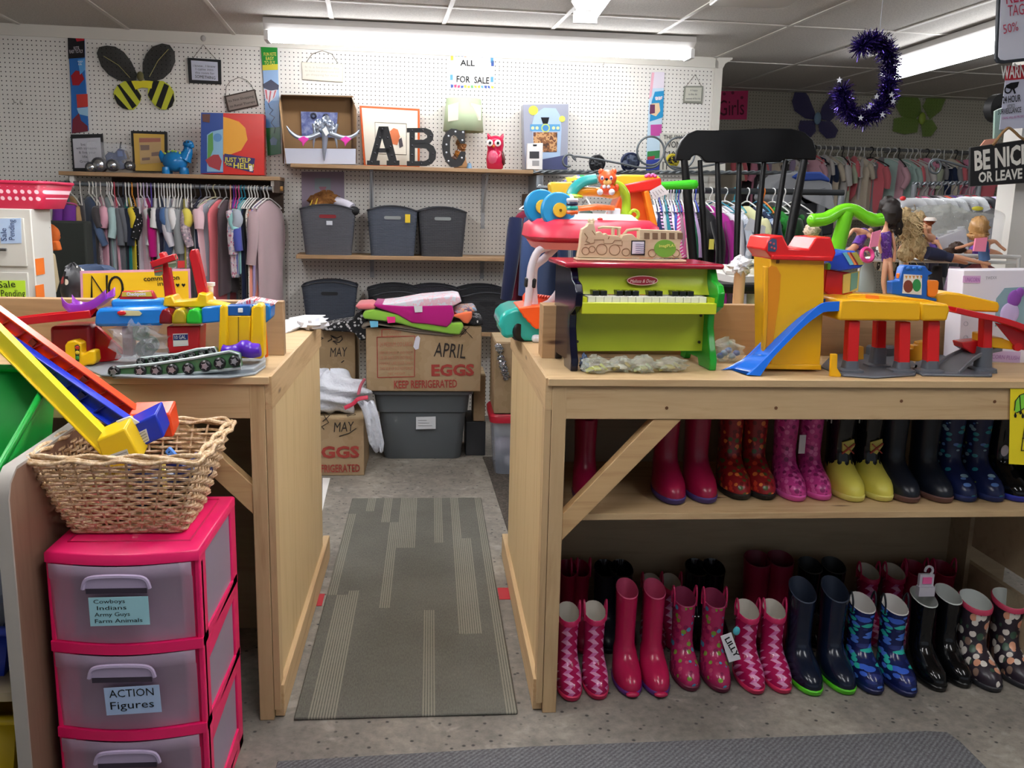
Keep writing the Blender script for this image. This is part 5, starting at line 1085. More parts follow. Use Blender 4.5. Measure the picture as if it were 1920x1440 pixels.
# letters with bulbs
def letter(ch,label,x0,x1,holes,y0=240,y1=312):
    o=wthing('marquee_letter',label,'letter',(x0+x1)/2,312,.2)
    a=PW(x0,y1,.24); b=PW(x1,y1,.24)
    return o
LB=M('0E0E10',.35)
def poly_letter(o,outer,holes=[]):
    # outer and inner loops in pixels, joined as frame strips
    m=MB(); n=len(outer)
    for k in outer: wp(m,k,.25,.035)
    return m.build('letter_body',LB,o)
o=letter('A','black marquee letter A on the long shelf',688,748,[])
poly_letter(o,[[(710,237),(728,237),(744,301),(749,301),(749,310),(725,310),(725,301),(729,301)],[(710,237),(722,237),(706,301),(712,301),(712,310),(688,309),(688,301),(693,301)],[(706,278),(730,278),(732,286),(703,286)]])
def bulbs(o,pts,c): 
    for x,y in pts: m=MB(); m.ell(PW(x,y,.251),(.0062,.0062,.0062),None,10,6); m.build('bulb',c,o,smooth=60)
DBL=M('3A3A40',.2); LBL=M('D0D4DC',.15)
bulbs(o,((717,242),(712,258),(707,272),(703,287),(697,304),(727,258),(732,275),(735,292),(740,305)),DBL)
o=letter('B','black marquee letter B between the A and the C',762,818,[])
poly_letter(o,[[(763,240),(782,240),(782,248),(778,248),(778,302),(782,302),(782,311),(763,311),(763,302),(768,302),(768,248),(763,248)],[(780,240),(798,240),(808,244),(813,252),(812,262),(807,268),(798,270),(778,270),(778,262),(794,262),(801,258),(801,253),(795,248),(780,248)],[(778,268),(802,268),(813,274),(818,285),(817,298),(810,307),(800,311),(780,311),(780,302),(797,302),(804,297),(805,285),(799,278),(778,277)]])
bulbs(o,((773,245),(773,258),(773,273),(773,290),(773,305),(793,244),(808,255),(805,270),(812,288),(805,303),(790,307)),DBL)
o=letter('C','black marquee letter C with white bulbs before the lamp',829,872,[])
m=MB(); out=[(872,244),(872,269),(864,269)]+[(860,262),(856,255),(851,253)]+[(846,256),(844,266),(844,285),(847,296),(852,300)]+[(858,297),(862,288),(864,284),(873,284),(872,300),(866,310),(858,313),(846,313),(837,304),(831,290),(829,274),(831,258),(837,247),(846,241),(856,242),(863,246),(866,244)]
wp(m,out,.25,.035); m.build('letter_body',LB,o); bulbs(o,((854,247),(868,248),(841,255),(867,263),(837,271),(837,286),(841,302),(866,296)),LBL)
o=wthing('table_lamp','table lamp with a pale green shade and autumn figures behind the letter C','lamp',865,312,.12)
c=wst(868,.13); 
m=MB(); z0=PW(868,247,.13).z-ZM; z1=PW(868,186,.13).z-ZM; m.loft([[c+V((r*math.cos(a),r*math.sin(a),z)) for a in [2*math.pi*i/28 for i in range(28)]] for r,z in ((.122,z0),(.104,z1))],True,False,False); ls=m.build('lamp_shade',M('B4C4A0',.8),o,solid=.003,smooth=60)
for (pts) in ([(838,200),(857,195),(856,228),(838,230)],[(879,196),(899,200),(899,228),(882,227)]):
    m=MB(); m.prism([PW(x,y,.13)+WN*(.112 if 855<x<882 else .085) for x,y in pts],-WN*.002); m.build('shade_picture',M('E4D8C8',.7),ls)
m=MB(); m.cyl(c+V((0,0,z0-.03)),c+V((0,0,z0+.06)),.012,10); m.build('bulb_socket',M('B89A48',.4),o)
m=MB(); m.lathe(c,[(.055,0),(.055,.012),(.03,.02),(.02,.05),(.012,.09),(.012,z0)],18); m.build('lamp_base',M('B88A5A',.6),o,smooth=50)
for x,y,r,cc in ((858,290,.02,'C07828'),(852,300,.024,'7A5A4A'),(866,275,.025,'A06A3A'),(860,268,.018,'8A5A2A')): m=MB(); crumple(m,PW(x,y,.17),(r,r*.7,r),int(x),.3); m.build('leaf_figure',M(cc,.6),o,smooth=25)
m=MB(); p=wst(880,.2); m.lathe(p,[(.018,0),(.016,.015),(.014,.02),(.011,.034),(.002,.036)],14); tag(m.build('small_jar',M('7AA0C0',.3)),'tiny blue topped jar on the shelf beside the letter C','jar')
o=wthing('owl_bank','glossy pink ceramic owl on the long shelf','owl',928,315,.2)
OP=M('C81E48',.12); c=wst(928,.2); H_=PW(928,253,.2).z-ZM
m=MB(); m.lathe(c,[(.035,0),(.05,.01),(.055,.06),(.05,.1),(.047,.12),(.052,.145),(.05,.175),(.035,.195),(.01,.202)],22)
for sg in (-1,1): m.tube([c+V((sg*.032,0,.18)),c+V((sg*.043,0,.202)),c+V((sg*.048,0,.215))],[.016,.009,.002],8)
m.build('body',OP,o,smooth=60)
for sg,x in ((-1,918),(1,931)):
    m=MB(); m.lathe(c+V((-.012+sg*.024,-.046,.155)),[(.02,.0),(.02,.008),(.016,.01)],16,(-.2,-1,0)); e=m.build('eye',M('F0E4E0',.2),o); m=MB(); m.ell(c+V((-.012+sg*.024,-.058,.155)),(.008,.004,.009)); m.build('pupil',INK,e)
m=MB(); m.ell(c+V((-.014,-.055,.135)),(.007,.009,.01)); m.build('beak',M('E8742A',.3),o)
m=MB(); m.ell(c+V((-.01,-.03,.07)),(.036,.03,.05)); m.build('belly',M('D85A78',.2),o)
m=MB(); m.ell(c+V((.046,-.015,.07)),(.014,.03,.045),R3(0,-.15,0)); m.build('wing',M('5A2A28',.3),o)
o=wthing('karaoke_box','tall silver and blue packaged karaoke toy box on the long shelf','box',1022,318,.1)
m=MB(); wp(m,[(981,196),(1066,195),(1064,318),(984,318)],.14,.09); bx=m.build('carton',M('9A9EAE',.3),o,bevel=.002)
m=MB(); wp(m,[(998,232),(1002,214),(1020,202),(1042,203),(1050,216),(1053,240),(1050,300),(1000,300)],.1415,.001); ky=m.build('toy_print',M('A8C0DC',.35),bx)
m=MB(); wp(m,[(994,233),(1050,233),(1050,246),(994,246)],.1425,.001); m.build('blue_band',M('5A9AC8',.35),ky)
m=MB(); wp(m,circ(1023,240,8,20),.1435,.001); m.build('dial',M('C8D86A',.35),ky); m=MB(); wp(m,circ(1023,240,6,20),.1445,.001); m.build('dial_centre',M('4A8AC0',.3),ky)
for x in (999,1007,1038,1046): m=MB(); wp(m,circ(x,240,3,12),.1435,.001); m.build('button',M('D8E4A0',.3),ky)
m=MB(); wp(m,[(1014,220),(1030,220),(1027,232),(1018,232)],.1435,.001); m.build('black_panel',INK,ky)
m=MB(); wp(m,[(1000,248),(1045,248),(1044,285),(1000,285)],.1435,.001); m.build('photo',blotch('brown photo',['4A3024','8A5A38','C89A6A','6A4030'],18,.4),ky)
m=MB(); wp(m,circ(1000,207,9,14),.143,.001); m.build('yellow_sticker',M('D8D84A',.4),bx); m=MB(); wp(m,circ(1054,223,6,12),.143,.001); m.build('yellow_sticker',M('D0D05A',.4),bx)
m=MB(); wp(m,[(1010,300),(1064,290),(1064,318),(1000,318)],.1425,.001); m.build('navy_print',M('4A5078',.4),bx)
o=wthing('small_box','small white packaged gadget box in front of the karaoke box','box',1003,318,.2)
m=MB(); wp(m,[(989,269),(1018,268),(1017,318),(988,317)],.23,.03); bx=m.build('carton',M('E4E4E4',.4),o,bevel=.001)
m=MB(); wp(m,[(993,284),(1011,284),(1011,297),(993,297)],.2315,.001); m.build('dark_window',M('3A3A3E',.3),bx); m=MB(); wp(m,[(998,301),(1011,301),(1011,311),(998,311)],.2315,.001); m.build('print_frame',M('9A9A9C',.4),bx); m=MB(); wp(m,[(999,271),(1007,271),(1006,274),(1000,274)],.2315,.001); m.build('hang_slot',INK,bx)
# ================================================================ scroll metal wall shelf and its things
SC=M('6E7478',.4,metal=.5)
o=wthing('scroll_shelf','grey twisted metal wall rack with curled scrolls right of the long shelf','rack',1170,325,.25)
m=MB(); 
for k in range(2):
    a=[]; A=PW(1000,322,.3); B=PW(1500,323,.3); n=120
    for i in range(n): t=i/n; p=A+(B-A)*t; a.append(p+V((0,.006*math.sin(i*.9+k*3.14),.006*math.cos(i*.9+k*3.14))))
    m.tube(a,.006,5)
m.build('twisted_bar',SC,o,smooth=60)
m=MB(); 
for k in range(9): t=.3-.035*k; m.cyl(PW(1000,322,.3)-WN*.035*k+V((0,0,-.004)),PW(1500,323,.3)-WN*.035*k+V((0,0,-.004)),.004,6)
m.build('shelf_wire',SC,o)
pts=[PW(1066,303,.29)+(WU*math.cos(a)+UP*math.sin(a))*r for a,r in [(math.radians(-60-36*k),.028+.0022*k) for k in range(9)]]
pts+= [PW(x,y,.29) for x,y in ((1075,293),(1110,297),(1160,306),(1200,314),(1228,313),(1240,300))]
m=MB(); m.tube(spline(pts,4),.0065,7); m.build('scroll',SC,o,smooth=60)
m=MB(); m.torus(PW(1220,283,.29),.086,.0065,WN,32,7); m.build('scroll_ring',SC,o,smooth=60); m=MB(); m.torus(PW(1274,288,.29),.098,.0065,WN,32,7); m.build('scroll_ring',SC,o,smooth=60)
m=MB(); m.tube(spline([PW(x,y,.29) for x,y in ((1258,312),(1290,316),(1330,310),(1380,302),(1440,306),(1500,296))],5),.0065,7); m.build('scroll',SC,o,smooth=60)
m=MB(); wbox(m,.62,.655,.0,.3,1.0,1.56); wbox(m,.64,.66,.28,.3,1.2,1.56); m.build('support_strip',M('8E949A',.5),o)
for k,(x,y,r,c,lab) in enumerate(((1120,305,.05,'2A2C30','dark coiled cable bundle on the scroll rack, left one'),(1182,303,.06,'2A3458','blue and grey coiled strap bundle on the scroll rack'),(1262,300,.04,'C8B82A','yellow and black toy on the scroll rack behind the ring'))):
    oo=wthing('coil_bundle',lab,'bundle',x,320,.2)
    m=MB(); p=PW(x,y,.2)
    for j in range(6): m.torus(p+V((.006*(j-3),0,.004*(j%3)-.006)),r*(.6+.12*(j%4)),.006,(.3*(j-2.5),-1,.25*(j%3-1)),20,6)
    m.build('coil',M(c,.5),oo,smooth=60)
    m=MB(); crumple(m,p,(r*.8,r*.6,r*.7),k+70,.3); m.build('core',M(('3A3C40','4A5468','1E1E20')[k],.6),oo,smooth=25)
o=wthing('word_sign','white sign with black words THE SMARTEST WOMAN behind the black chair','sign',1255,325,.02)
m=MB(); wp(m,[(1238,250),(1360,250),(1360,322),(1238,322)],.022,.01); wb=m.build('board',M('D0CEC4',.6),o)
for s,a,b,h in (('THE SMARTEST',(1244,261),(1306,261),.026),('WOMAN',(1246,277),(1292,277),.04),('MAKES',(1246,290),(1292,290),.022),('IT',(1242,318),(1254,318),.05)): txt(s,PW(*a,.024),PW(*b,.024),h,INK,wb,lift=.002)
m=MB(); wp(m,[(1284,326),(1330,326),(1330,372),(1284,372)],.012,.004); tag(m.build('paper_note',M('D8D8D0',.6)),'white paper with black drawing pinned below the scroll rack','paper')
# ================================================================ baskets
BG=NT('grey basket weave',.5); wv=BG.n('TexWave'); wv.bands_direction='Z'; wv.inputs['Scale'].default_value=42; wv.inputs['Distortion'].default_value=0; 
ck=BG.n('TexBrick'); 
mp=BG.map((60,60,60)); sx=BG.n('SeparateXYZ'); BG.l(mp,sx.inputs[0]); cb=BG.n('CombineXYZ'); BG.l(sx.outputs[0],cb.inputs[0]); BG.l(sx.outputs[2],cb.inputs[1]); BG.l(cb.outputs[0],ck.inputs['Vector']); ck.inputs['Scale'].default_value=1; ck.inputs['Mortar Size'].default_value=.10; ck.inputs['Mortar Smooth'].default_value=.8; ck.inputs['Brick Width'].default_value=1.6; ck.inputs['Row Height'].default_value=.62
BG.l(ck.outputs['Fac'],wv.inputs[0]) if False else None
inv=BG.math('SUBTRACT',1.0,ck.outputs['Fac']); BG.bump(inv,.9,.003)
def basket(label,u,off,z,h=.265,w0=.27,w1=.325,dp=.22,col='585C64',group=None,tagc=None,rz=AL,dark=None):
    key=('bk',col)
    if key not in _mc:
        mm=BG.m.copy(); mm.node_tree.nodes['Principled BSDF'].inputs['Base Color'].default_value=lin(col); _mc[key]=mm
    mat=_mc[key]
    o=T('storage_basket',label,'basket',(0,0,0),0,group)
    n=9; 
    def ring(t,arch=0):
        w=w0+(w1-w0)*t; d=dp*(.85+.15*t); pr=rrect(w,d,.03,4); 
        return [V((x,y,h*t+arch*(1-(2*x/w)**2)*(1 if abs(x)<w/2 else 0))) for x,y in dense(pr)]
    def dense(pr):
        o_=[]
        for i in range(len(pr)):
            a=pr[i]; b=pr[(i+1)%len(pr)]; L_=math.hypot(b[0]-a[0],b[1]-a[1]); k=max(1,int(L_/.03))
            for j in range(k): o_.append((a[0]+(b[0]-a[0])*j/k,a[1]+(b[1]-a[1])*j/k))
        return o_
    base=dense(rrect(1,1,.1,4))
    def ring2(t,arch=0,k=1):
        w=(w0+(w1-w0)*t)*k; d=dp*(.85+.15*t)*k
        return [V((x*w,y*d,h*t+arch*max(0,1-(2*x)**2)*(abs(y)>.3))) for x,y in base]
    m=MB(); m.loft([ring2(0),ring2(.03),ring2(.5,0),ring2(1,.03),ring2(1.0,.03,.97),ring2(.5,0,.955),ring2(.03,0,.95)],True,True,True); m.build('tub',mat,o,smooth=50)
    m=MB(); m.tube([p+V((0,0,.002)) for p in ring2(1,.03)],.005,6,True); m.build('rim',M('34363C',.5),o,smooth=60)
    m=MB(); pr=rrect(.1,.02,.0095,5); yy=-dp*.492; m.prism([V((x,yy,h*.86+z_)) for x,z_ in pr],(0,.012,0)); m.build('handle_hole',M(dark or '14151A',.7),o)
    if tagc:
        m=MB(); tx,tz,tw,th,c=tagc; m.box(tx-tw/2,tx+tw/2,yy-.006,yy-.003,tz-th/2,tz+th/2); m.build('tag',M(c,.5),o)
    o.location=WP(u,off,z); o.rotation_euler=(0,0,rz); return o
basket('grey woven basket stuffed with plush toys on the lower wall shelf',-.628,.17,1.062,tagc=(.01,.19,.035,.024,'D8DCE4'),dark='8A2028',col='565860')
basket('grey woven basket with a yellow tag on the lower wall shelf',-.246,.17,1.062,w0=.26,w1=.30,tagc=(.09,.225,.03,.05,'E8C82A'),col='4C5462',dark='8A9090')
basket('plain dark grey woven basket at the right on the lower wall shelf',.055,.17,1.062,w0=.25,w1=.292,col='3E4046',dark='8A9090')
# plush in the first basket
m=MB(); crumple(m,WP(-.64,.16,1.36),(.10,.07,.07),4,.18,24,14); tag(m.build('plush_toy',blotch('tan fur',['8A5A2C','9A6834','7A4A24'],30,.95),smooth=60),'tan brown plush toy bulging out of the left grey basket','plush toy')
o=T('plush_toy','white plush leg with a black foot hanging from the left basket','plush toy',WP(-.5,.22,1.34)[:])
m=MB(); m.tube([WP(-.58,.2,1.38),WP(-.53,.22,1.36),WP(-.49,.24,1.335)],[.03,.034,.038],12); m.build('leg',M('D0CCD8',.9),o,smooth=60); m=MB(); m.ell(WP(-.475,.25,1.325),(.034,.03,.028)); m.build('foot',M('131418',.8),o,smooth=60)
for k in range(2):
    m=MB(); a=WP(-.735+.03*k,.27,1.335); m.tube([a,a+V((.02,0,.05+.01*k))],[.006,.002],6); tag(m.build('yellow_ribbon',M('D8B83A',.6)),'yellow ribbon end sticking out of the left basket, '+('left one' if k==0 else 'right one'),'ribbon')
m=MB(); wp(m,[(565,322),(645,322),(646,388),(566,390)],.006,.003); pst=tag(m.build('lilac_poster',M('9A8CA0',.6)),'faded lilac poster on the pegboard behind the left basket','poster'); MW[pst.name]=Matrix.Translation(pst.location)
m=MB(); wp(m,[(590,334),(620,334),(620,356),(590,356)],.0075,.001); m.build('poster_panel',M('8A98A0',.6),pst); m=MB(); wp(m,arc(605,350,7,0,180,8),.009,.001); m.build('poster_arch',M('A87080',.6),pst)
# baskets on the lowest shelf
basket('bluish grey woven basket on the lowest shelf behind the MAY boxes',-.624,.17,.60,h=.27,w0=.27,w1=.33,col='3E4654')
for k,(u,c,d) in enumerate(((-.235,'34363A','behind the folded clothes, left one'),(.015,'3A3A44','behind the folded clothes, middle one'),(.315,'2C2D31','behind the folded clothes, right one'))):
    basket('outer dark basket of a nested pair '+d,u,.13,.602,h=.245,w0=.27,w1=.325,col=c,dp=.2)
    if k!=1: basket('front dark basket of a nested pair '+d,u+.02,.20,.60,h=.215,w0=.26,w1=.32,col=c,dp=.2)
# ================================================================ boxes, tote and folded clothes at the end of the walkway
CARD=blotch('cardboard',['98805F','9F8666','A48C6C'],6,.8); CARDT=M('B09A78',.8); PRT=M('9C3A32',.8); MRK=M('241E1C',.8)
def carton(label,x0,x1,y0,y1,z0,z1,open_=False):
    o=T('cardboard_box',label,'cardboard box',((x0+x1)/2,(y0+y1)/2,z0)); m=MB(); m.box(x0,x1,y0,y1,z0,z1); b=m.build('carton',CARD,o,bevel=.004)
    m=MB(); m.box(x0+.004,x1-.004,y0+.004,(y0+y1)/2-.004,z1,z1+.004); m.build('top_flap',CARDT,o); m=MB(); m.box(x0+.004,x1-.004,(y0+y1)/2+.004,y1-.004,z1,z1+.004); m.build('top_flap',CARDT,o)
    return o,b
tt=T('storage_tote','dark grey plastic tote with a white label under the April box','tote',(-.04,5.05,0)); TG=plastic('5C6266',.45); 
m=MB()
def rr3(x0,x1,y0,y1,z,r=.04): return [V((x,y,z)) for x,y in rrect(x1-x0,y1-y0,r,4,(x0+x1)/2,(y0+y1)/2)]
m.loft([rr3(-.245,.168,4.90,5.22,0),rr3(-.25,.172,4.895,5.225,.01),rr3(-.275,.195,4.875,5.245,.262),rr3(-.285,.205,4.865,5.255,.27),rr3(-.30,.215,4.85,5.27,.375)]); m.build('tub',TG,tt,smooth=40)
m=MB(); m.loft([rr3(-.315,.232,4.835,5.285,.372),rr3(-.318,.235,4.832,5.288,.388),rr3(-.305,.222,4.845,5.275,.397)]); m.build('lid',plastic('7E878E',.4),tt,smooth=40)
m=MB(); pts=[(780,782),(817,781),(817,804),(780,805)]; m.prism([P(x,y,4.868) for x,y in pts],(0,.003,0)); lb=m.build('label',M('D4D8DC',.6),tt); scribble([[P(784,788+5*k,4.866),P(800+5*k,788+5*k,4.866)] for k in range(3)],.0009,M('7A7A80'),lb)
bx,bb=carton('APRIL EGGS cardboard box stacked on the grey tote',-.335,.27,4.8,5.2,.398,.745)
def bt(s,a,b,h,mt,par,Y=4.8,bold=0,shear=0): return txt(s,P(*a,Y-.001),P(*b,Y-.001),h,mt,par,lift=.0025,bold=bold,shear=shear)
bt('APRIL',(813,668),(872,672),.075,MRK,bb,bold=0,shear=.1); bt('EGGS',(809,704),(889,703),.06,PRT,bb,bold=.04); bt('KEEP REFRIGERATED',(739,728),(857,726),.042,PRT,bb,bold=.02)
fr_=MB(); 
for a,b in (((707,632),(778,630)),((778,630),(777,706)),((777,706),(708,708)),((708,708),(707,632)),((716,618),(755,617)),((716,618),(716,632))): fr_.bar(P(*a,4.7985),P(*b,4.7985),.004,.001,(0,1,0))
fr_.build('printed_frame',PRT,bb)
for k,(y,h,s) in enumerate(((626,.015,'10 DOZEN'),(633,.013,'LOOSE EGGS'),(650,.024,'24 MEDIUM OO LARGE'),(664,.014,'KEEP FROM HEAT AND FROST'),(674,.018,'USE BY DATE ON END PANEL'),(684,.016,'HANDLE LIKE EGGS ONLY'),(694,.016,'THIS SIDE UP DO NOT DROP'),(703,.012,'NET WEIGHT'))): bt(s,(722 if k<2 else (712 if k<7 else 728),y),(752 if k<2 else (774 if k<7 else 760),y-1),h,M('A86A52',.8),bb)
scribble([[P(860+14*math.cos(a),622+5*math.sin(a*1.7),4.798) for a in [i*.5 for i in range(22)]],[P(862,632,4.798),P(880,612,4.798)],[P(866,612,4.798),P(886,634,4.798)]],.0014,MRK,bb)
m=MB(); m.prism([P(x,y,4.796) for x,y in ((779,633),(784,629),(788,634),(785,654),(779,656),(775,650))],(0,.002,0)); tag(m.build('paper_tag',M('D8D8E4',.6)),'white paper garment tag hanging down over the April box','tag')
bx,bb=carton('lower MAY EGGS cardboard box on the floor by the left counter',-.80,-.333,4.58,4.96,0,.30)
bt('MAY',(626,810),(665,808),.05,MRK,bb,4.58,shear=.2); scribble([[P(636,818,4.578),P(655,812,4.578),P(668,803,4.578)],[P(605,790,4.578),P(618,779,4.578),P(606,776,4.578),P(616,792,4.578),P(603,800,4.578),P(608,805,4.578)],[P(650,779,4.578),P(668,774,4.578),P(651,781,4.578),P(667,777,4.578)]],.0022,MRK,bb)
bt('EGGS',(585,858),(674,857),.06,PRT,bb,4.58,bold=.04); bt('KEEP REFRIGERATED',(556,886),(675,884),.04,PRT,bb,4.58,bold=.02)
bx,bb=carton('upper MAY cardboard box with a marker bird against the wall shelf',-.75,-.405,4.975,5.25,.33,.695)
bt('MAY',(619,669),(652,668),.05,MRK,bb,4.975,shear=.2); scribble([[P(600,637,4.973),P(606,634,4.973),P(600,632,4.973)],[P(615,640,4.973),P(622,636,4.973),P(620,629,4.973),P(632,634,4.973),P(640,630,4.973),P(642,636,4.973),P(636,642,4.973),P(626,641,4.973),P(632,646,4.973)],[P(622,631,4.973),P(634,638,4.973),P(624,640,4.973)],[P(645,676,4.973),P(640,680,4.973)]],.003,MRK,bb)
carton('plain cardboard box under the upper MAY box, nearly hidden',-.78,-.40,4.98,5.3,0,.325)
bx,bb=carton('cardboard box with silver foil on the red-lidded tub',.325,.62,4.55,4.9,.335,.70)
o=T('foil_ribbon','crumpled silver foil hanging on the cardboard box by the right counter','foil',P(945,680,4.53)[:])
m=MB()
for k in range(9): crumple(m,P(934+k*1.8,650+(k*7 if k>2 else 3*k),4.54),(.018,.01,.014),k,.5,10,8,None,False)
m.build('foil',M('C8CCD4',.15,metal=.9),o,smooth=20)
scribble([[P(938,672,4.548),P(944,685,4.548),P(947,690,4.548)]],.003,MRK,bb)
tb=T('clear_tub','clear plastic tub with a red lid behind the right counter','tub',(.47,4.7,0))
m=MB(); m.loft([rr3(.34,.60,4.58,4.86,.002),rr3(.322,.62,4.56,4.88,.29)]); m.build('tub',M('A8B4C8',.2,alpha=.45),tb,smooth=40); m=MB(); m.loft([rr3(.308,.632,4.545,4.895,.285),rr3(.306,.634,4.543,4.897,.318),rr3(.315,.625,4.55,4.89,.33)]); m.build('lid',plastic('B01830',.35),tb,smooth=40)
for k,(x,y,z,c) in enumerate(((.40,4.66,.14,'C8C0D0'),(.45,4.65,.06,'D8D4DC'),(.5,4.7,.2,'A890B0'))): m=MB(); m.ell((x,y,z),(.06,.05,.05)); m.build('tub_contents',M(c,.6),tb)
carton('small cardboard box low behind the tote, mostly in shadow',.24,.305,4.95,5.2,.2,.46)
m=MB(); m.box(.20,.31,4.96,5.25,0,.195); tag(m.build('dark_crate',M('2E3034',.5),bevel=.004),'dark crate on the floor in shadow right of the tote','crate')
# white bag with red drawstring
BAGW=NT('white plastic bag',.4); BAGW.b.inputs['Base Color'].default_value=lin('D8DCE6'); nz=BAGW.noise(BAGW.map((1,1,1)),16,3,.6,.5); BAGW.bump(nz.outputs[0],.8,.02)
o=T('plastic_bag','white plastic bag with red drawstring spilling over the lower MAY box','bag',P(650,767,4.65)[:])
m=MB(); crumple(m,V((-.52,4.75,.40)),(.20,.15,.11),8,.13,48,26,None,True,.05); m.build('bag_body',BAGW.m,o,smooth=180)
m=MB(); rs=[]
for k,(x0,x1,y,Y) in enumerate(((668,700,752,4.56),(678,706,765,4.54),(684,712,785,4.535),(688,716,810,4.54),(692,720,832,4.55),(702,718,848,4.55))):
    rs.append([P(x0+(x1-x0)*i/6,y+2*math.sin(i*2+k),Y+.012*math.sin(i*2.2+k)) for i in range(7)])
m.loft(rs,False); m.build('bag_tail',BAGW.m,o,smooth=60,solid=.003)
m=MB(); m.tube(spline([P(x,y,4.53) for x,y in ((646,765),(662,757),(672,748),(690,745))],4),[.012]*13,8,flat=.5); m.build('drawstring',M('C02A48',.5),o,smooth=60)
m=MB(); m.tube(spline([P(x,y,4.62) for x,y in ((684,710),(676,724),(672,740))],4),.01,6,flat=.4); m.build('drawstring',M('E0788A',.5),o,smooth=60)
# patterned cloth
BWP=spotted('black white floral cloth','1C1C20',['D4D4D4','1C1C20','B8B8BC','2A2A2E'],70,.9,.5)
m=MB(); m.prism([P(x,y,4.90) for x,y in ((598,619),(600,612),(640,604),(660,601),(668,588),(682,582),(690,600),(690,636),(676,640),(664,624),(640,622))],(0,.2,0)); tag(m.build('folded_cloth',BWP,bevel=.012,seg=3),'black and white floral cloth spread over the upper MAY box','cloth')
m=MB(); pb_=PZ(588,618,ZT); crumple(m,(pb_.x,min(pb_.y,3.26),ZT+.022),(.05,.05,.022),15,.2,20,10); tag(m.build('white_paper_bag',M('DADCE4',.7),smooth=40),'white crumpled paper bag behind the papers on the left counter','bag')
# folded clothes
def fold(label,pts,Y,d,col,cat='clothes'):
    m=MB(); m.prism([P(x,y,Y) for x,y in pts],(0,d,0)); mt=col if not isinstance(col,str) else cloth(col)
    return tag(m.build('folded_garment',mt,bevel=.010,seg=3,smooth=180),label,cat,'folded clothes on the April box')
fold('taupe folded garment at the bottom of the clothes pile',[(676,612),(690,605),(740,612),(800,618),(850,624),(850,632),(780,626),(700,612),(680,618)],4.79,.3,'7A6E62')
fold('lime green folded garment in the clothes pile',[(679,590),(684,583),(700,580),(740,588),(790,596),(850,606),(866,604),(870,612),(862,628),(846,627),(790,618),(745,606),(700,600),(682,598)],4.775,.28,'8CC048')
fold('magenta folded garment in the clothes pile',[(700,570),(760,574),(848,572),(852,590),(846,606),(838,614),(800,608),(772,606),(745,590),(706,577)],4.765,.3,'B01E78')
fold('black folded garment peeking between magenta and white',[(770,574),(800,570),(850,576),(848,582),(820,588),(785,584)],4.78,.25,'16161C')
fold('white and pink printed garment on top of the clothes pile',[(704,574),(716,571),(745,568),(790,560),(850,555),(862,557),(866,566),(850,574),(820,580),(780,580),(750,578),(716,576)],4.77,.3,blotch('pink white print',['E4D4E0','DCE0E8','E8C0CC','E6DEE6'],14,.9))
fold('coral folded garment at the left of the clothes pile',[(665,574),(672,571),(694,570),(706,576),(700,581),(672,580)],4.78,.25,'E07A80')
fold('orange folded garment at the right of the clothes pile',[(846,592),(870,586),(886,584),(885,596),(878,608),(870,606),(862,598)],4.775,.25,'F07850')
fold('dark patterned garment at the right end of the clothes pile',[(872,600),(886,594),(905,598),(907,610),(890,611),(876,608)],4.79,.25,BWP)
fold('mixed blue garment at the right of the clothes pile',[(850,585),(866,578),(890,576),(896,584),(880,586),(860,592)],4.80,.22,blotch('mixed print',['8AA0B8','D8A080','6A5A78','C8C8A0'],30,.9))
for x,y,c,lab in ((733,600,'E02A80','pink card tag on the lime garment'),(701,608,'6AB8D8','light blue card tag at the left of the clothes pile'),(784,580,'DCDCE0','white card tag on the clothes pile')):
    m=MB(); m.prism([P(x+a,y+b,4.76) for a,b in ((-8,-6),(8,-6),(8,5),(-6,6))],(0,.003,0)); tag(m.build('card_tag',M(c,.6)),lab,'tag')
# ================================================================ clothes
ORD=['first','second','third','fourth','fifth','sixth','seventh','eighth','ninth','tenth','eleventh','twelfth','thirteenth','fourteenth','fifteenth','sixteenth','seventeenth','eighteenth','nineteenth']
TENS={2:'twent',3:'thirt',4:'fort',5:'fift'}
def ordinal(n):
    if n<=19: return ORD[n-1]
    t,u=divmod(n,10); return TENS[t]+'ieth' if u==0 else TENS[t]+'y-'+ORD[u-1]
HP={}
def hanger(col):
    if col in HP: return HP[col]
    mt=plastic(col,.4); m=MB(); r=.0042
    hk=[(0,.018*math.cos(math.radians(a)),.0+.018*math.sin(math.radians(a))) for a in range(-30,181,30)]+[(0,-.018,-.012),(0,-.006,-.032),(0,0,-.045),(0,0,-.066)]
    m.tube(spline(hk,3),r,6); sp=[(0,-.165,-.135),(0,-.12,-.108),(0,-.03,-.070),(0,0,-.066),(0,.03,-.070),(0,.12,-.108),(0,.165,-.135)]
    m.tube(spline(sp,3),r*1.1,6); m.tube([V((0,-.165,-.135)),V((0,.165,-.135))],r*.8,6)
    o=m.build('clothes_hanger',mt,None,smooth=60)
    for v in o.data.vertices: v.co=v.co+o.location
    o.location=(0,0,0); HP[col]=[o,False]; return HP[col]
def put_hanger(col,loc,rz,label,group,sc=1.0):
    h=hanger(col)
    if not h[1]: o=h[0]; h[1]=True
    else: o=h[0].copy(); COL.objects.link(o)
    o.location=loc; o.rotation_euler=(0,0,rz); o.scale=(sc,)*3; tag(o,label,'hanger',group); return o
CMAT={}
def cm(c): return cloth(c) if isinstance(c,str) else c
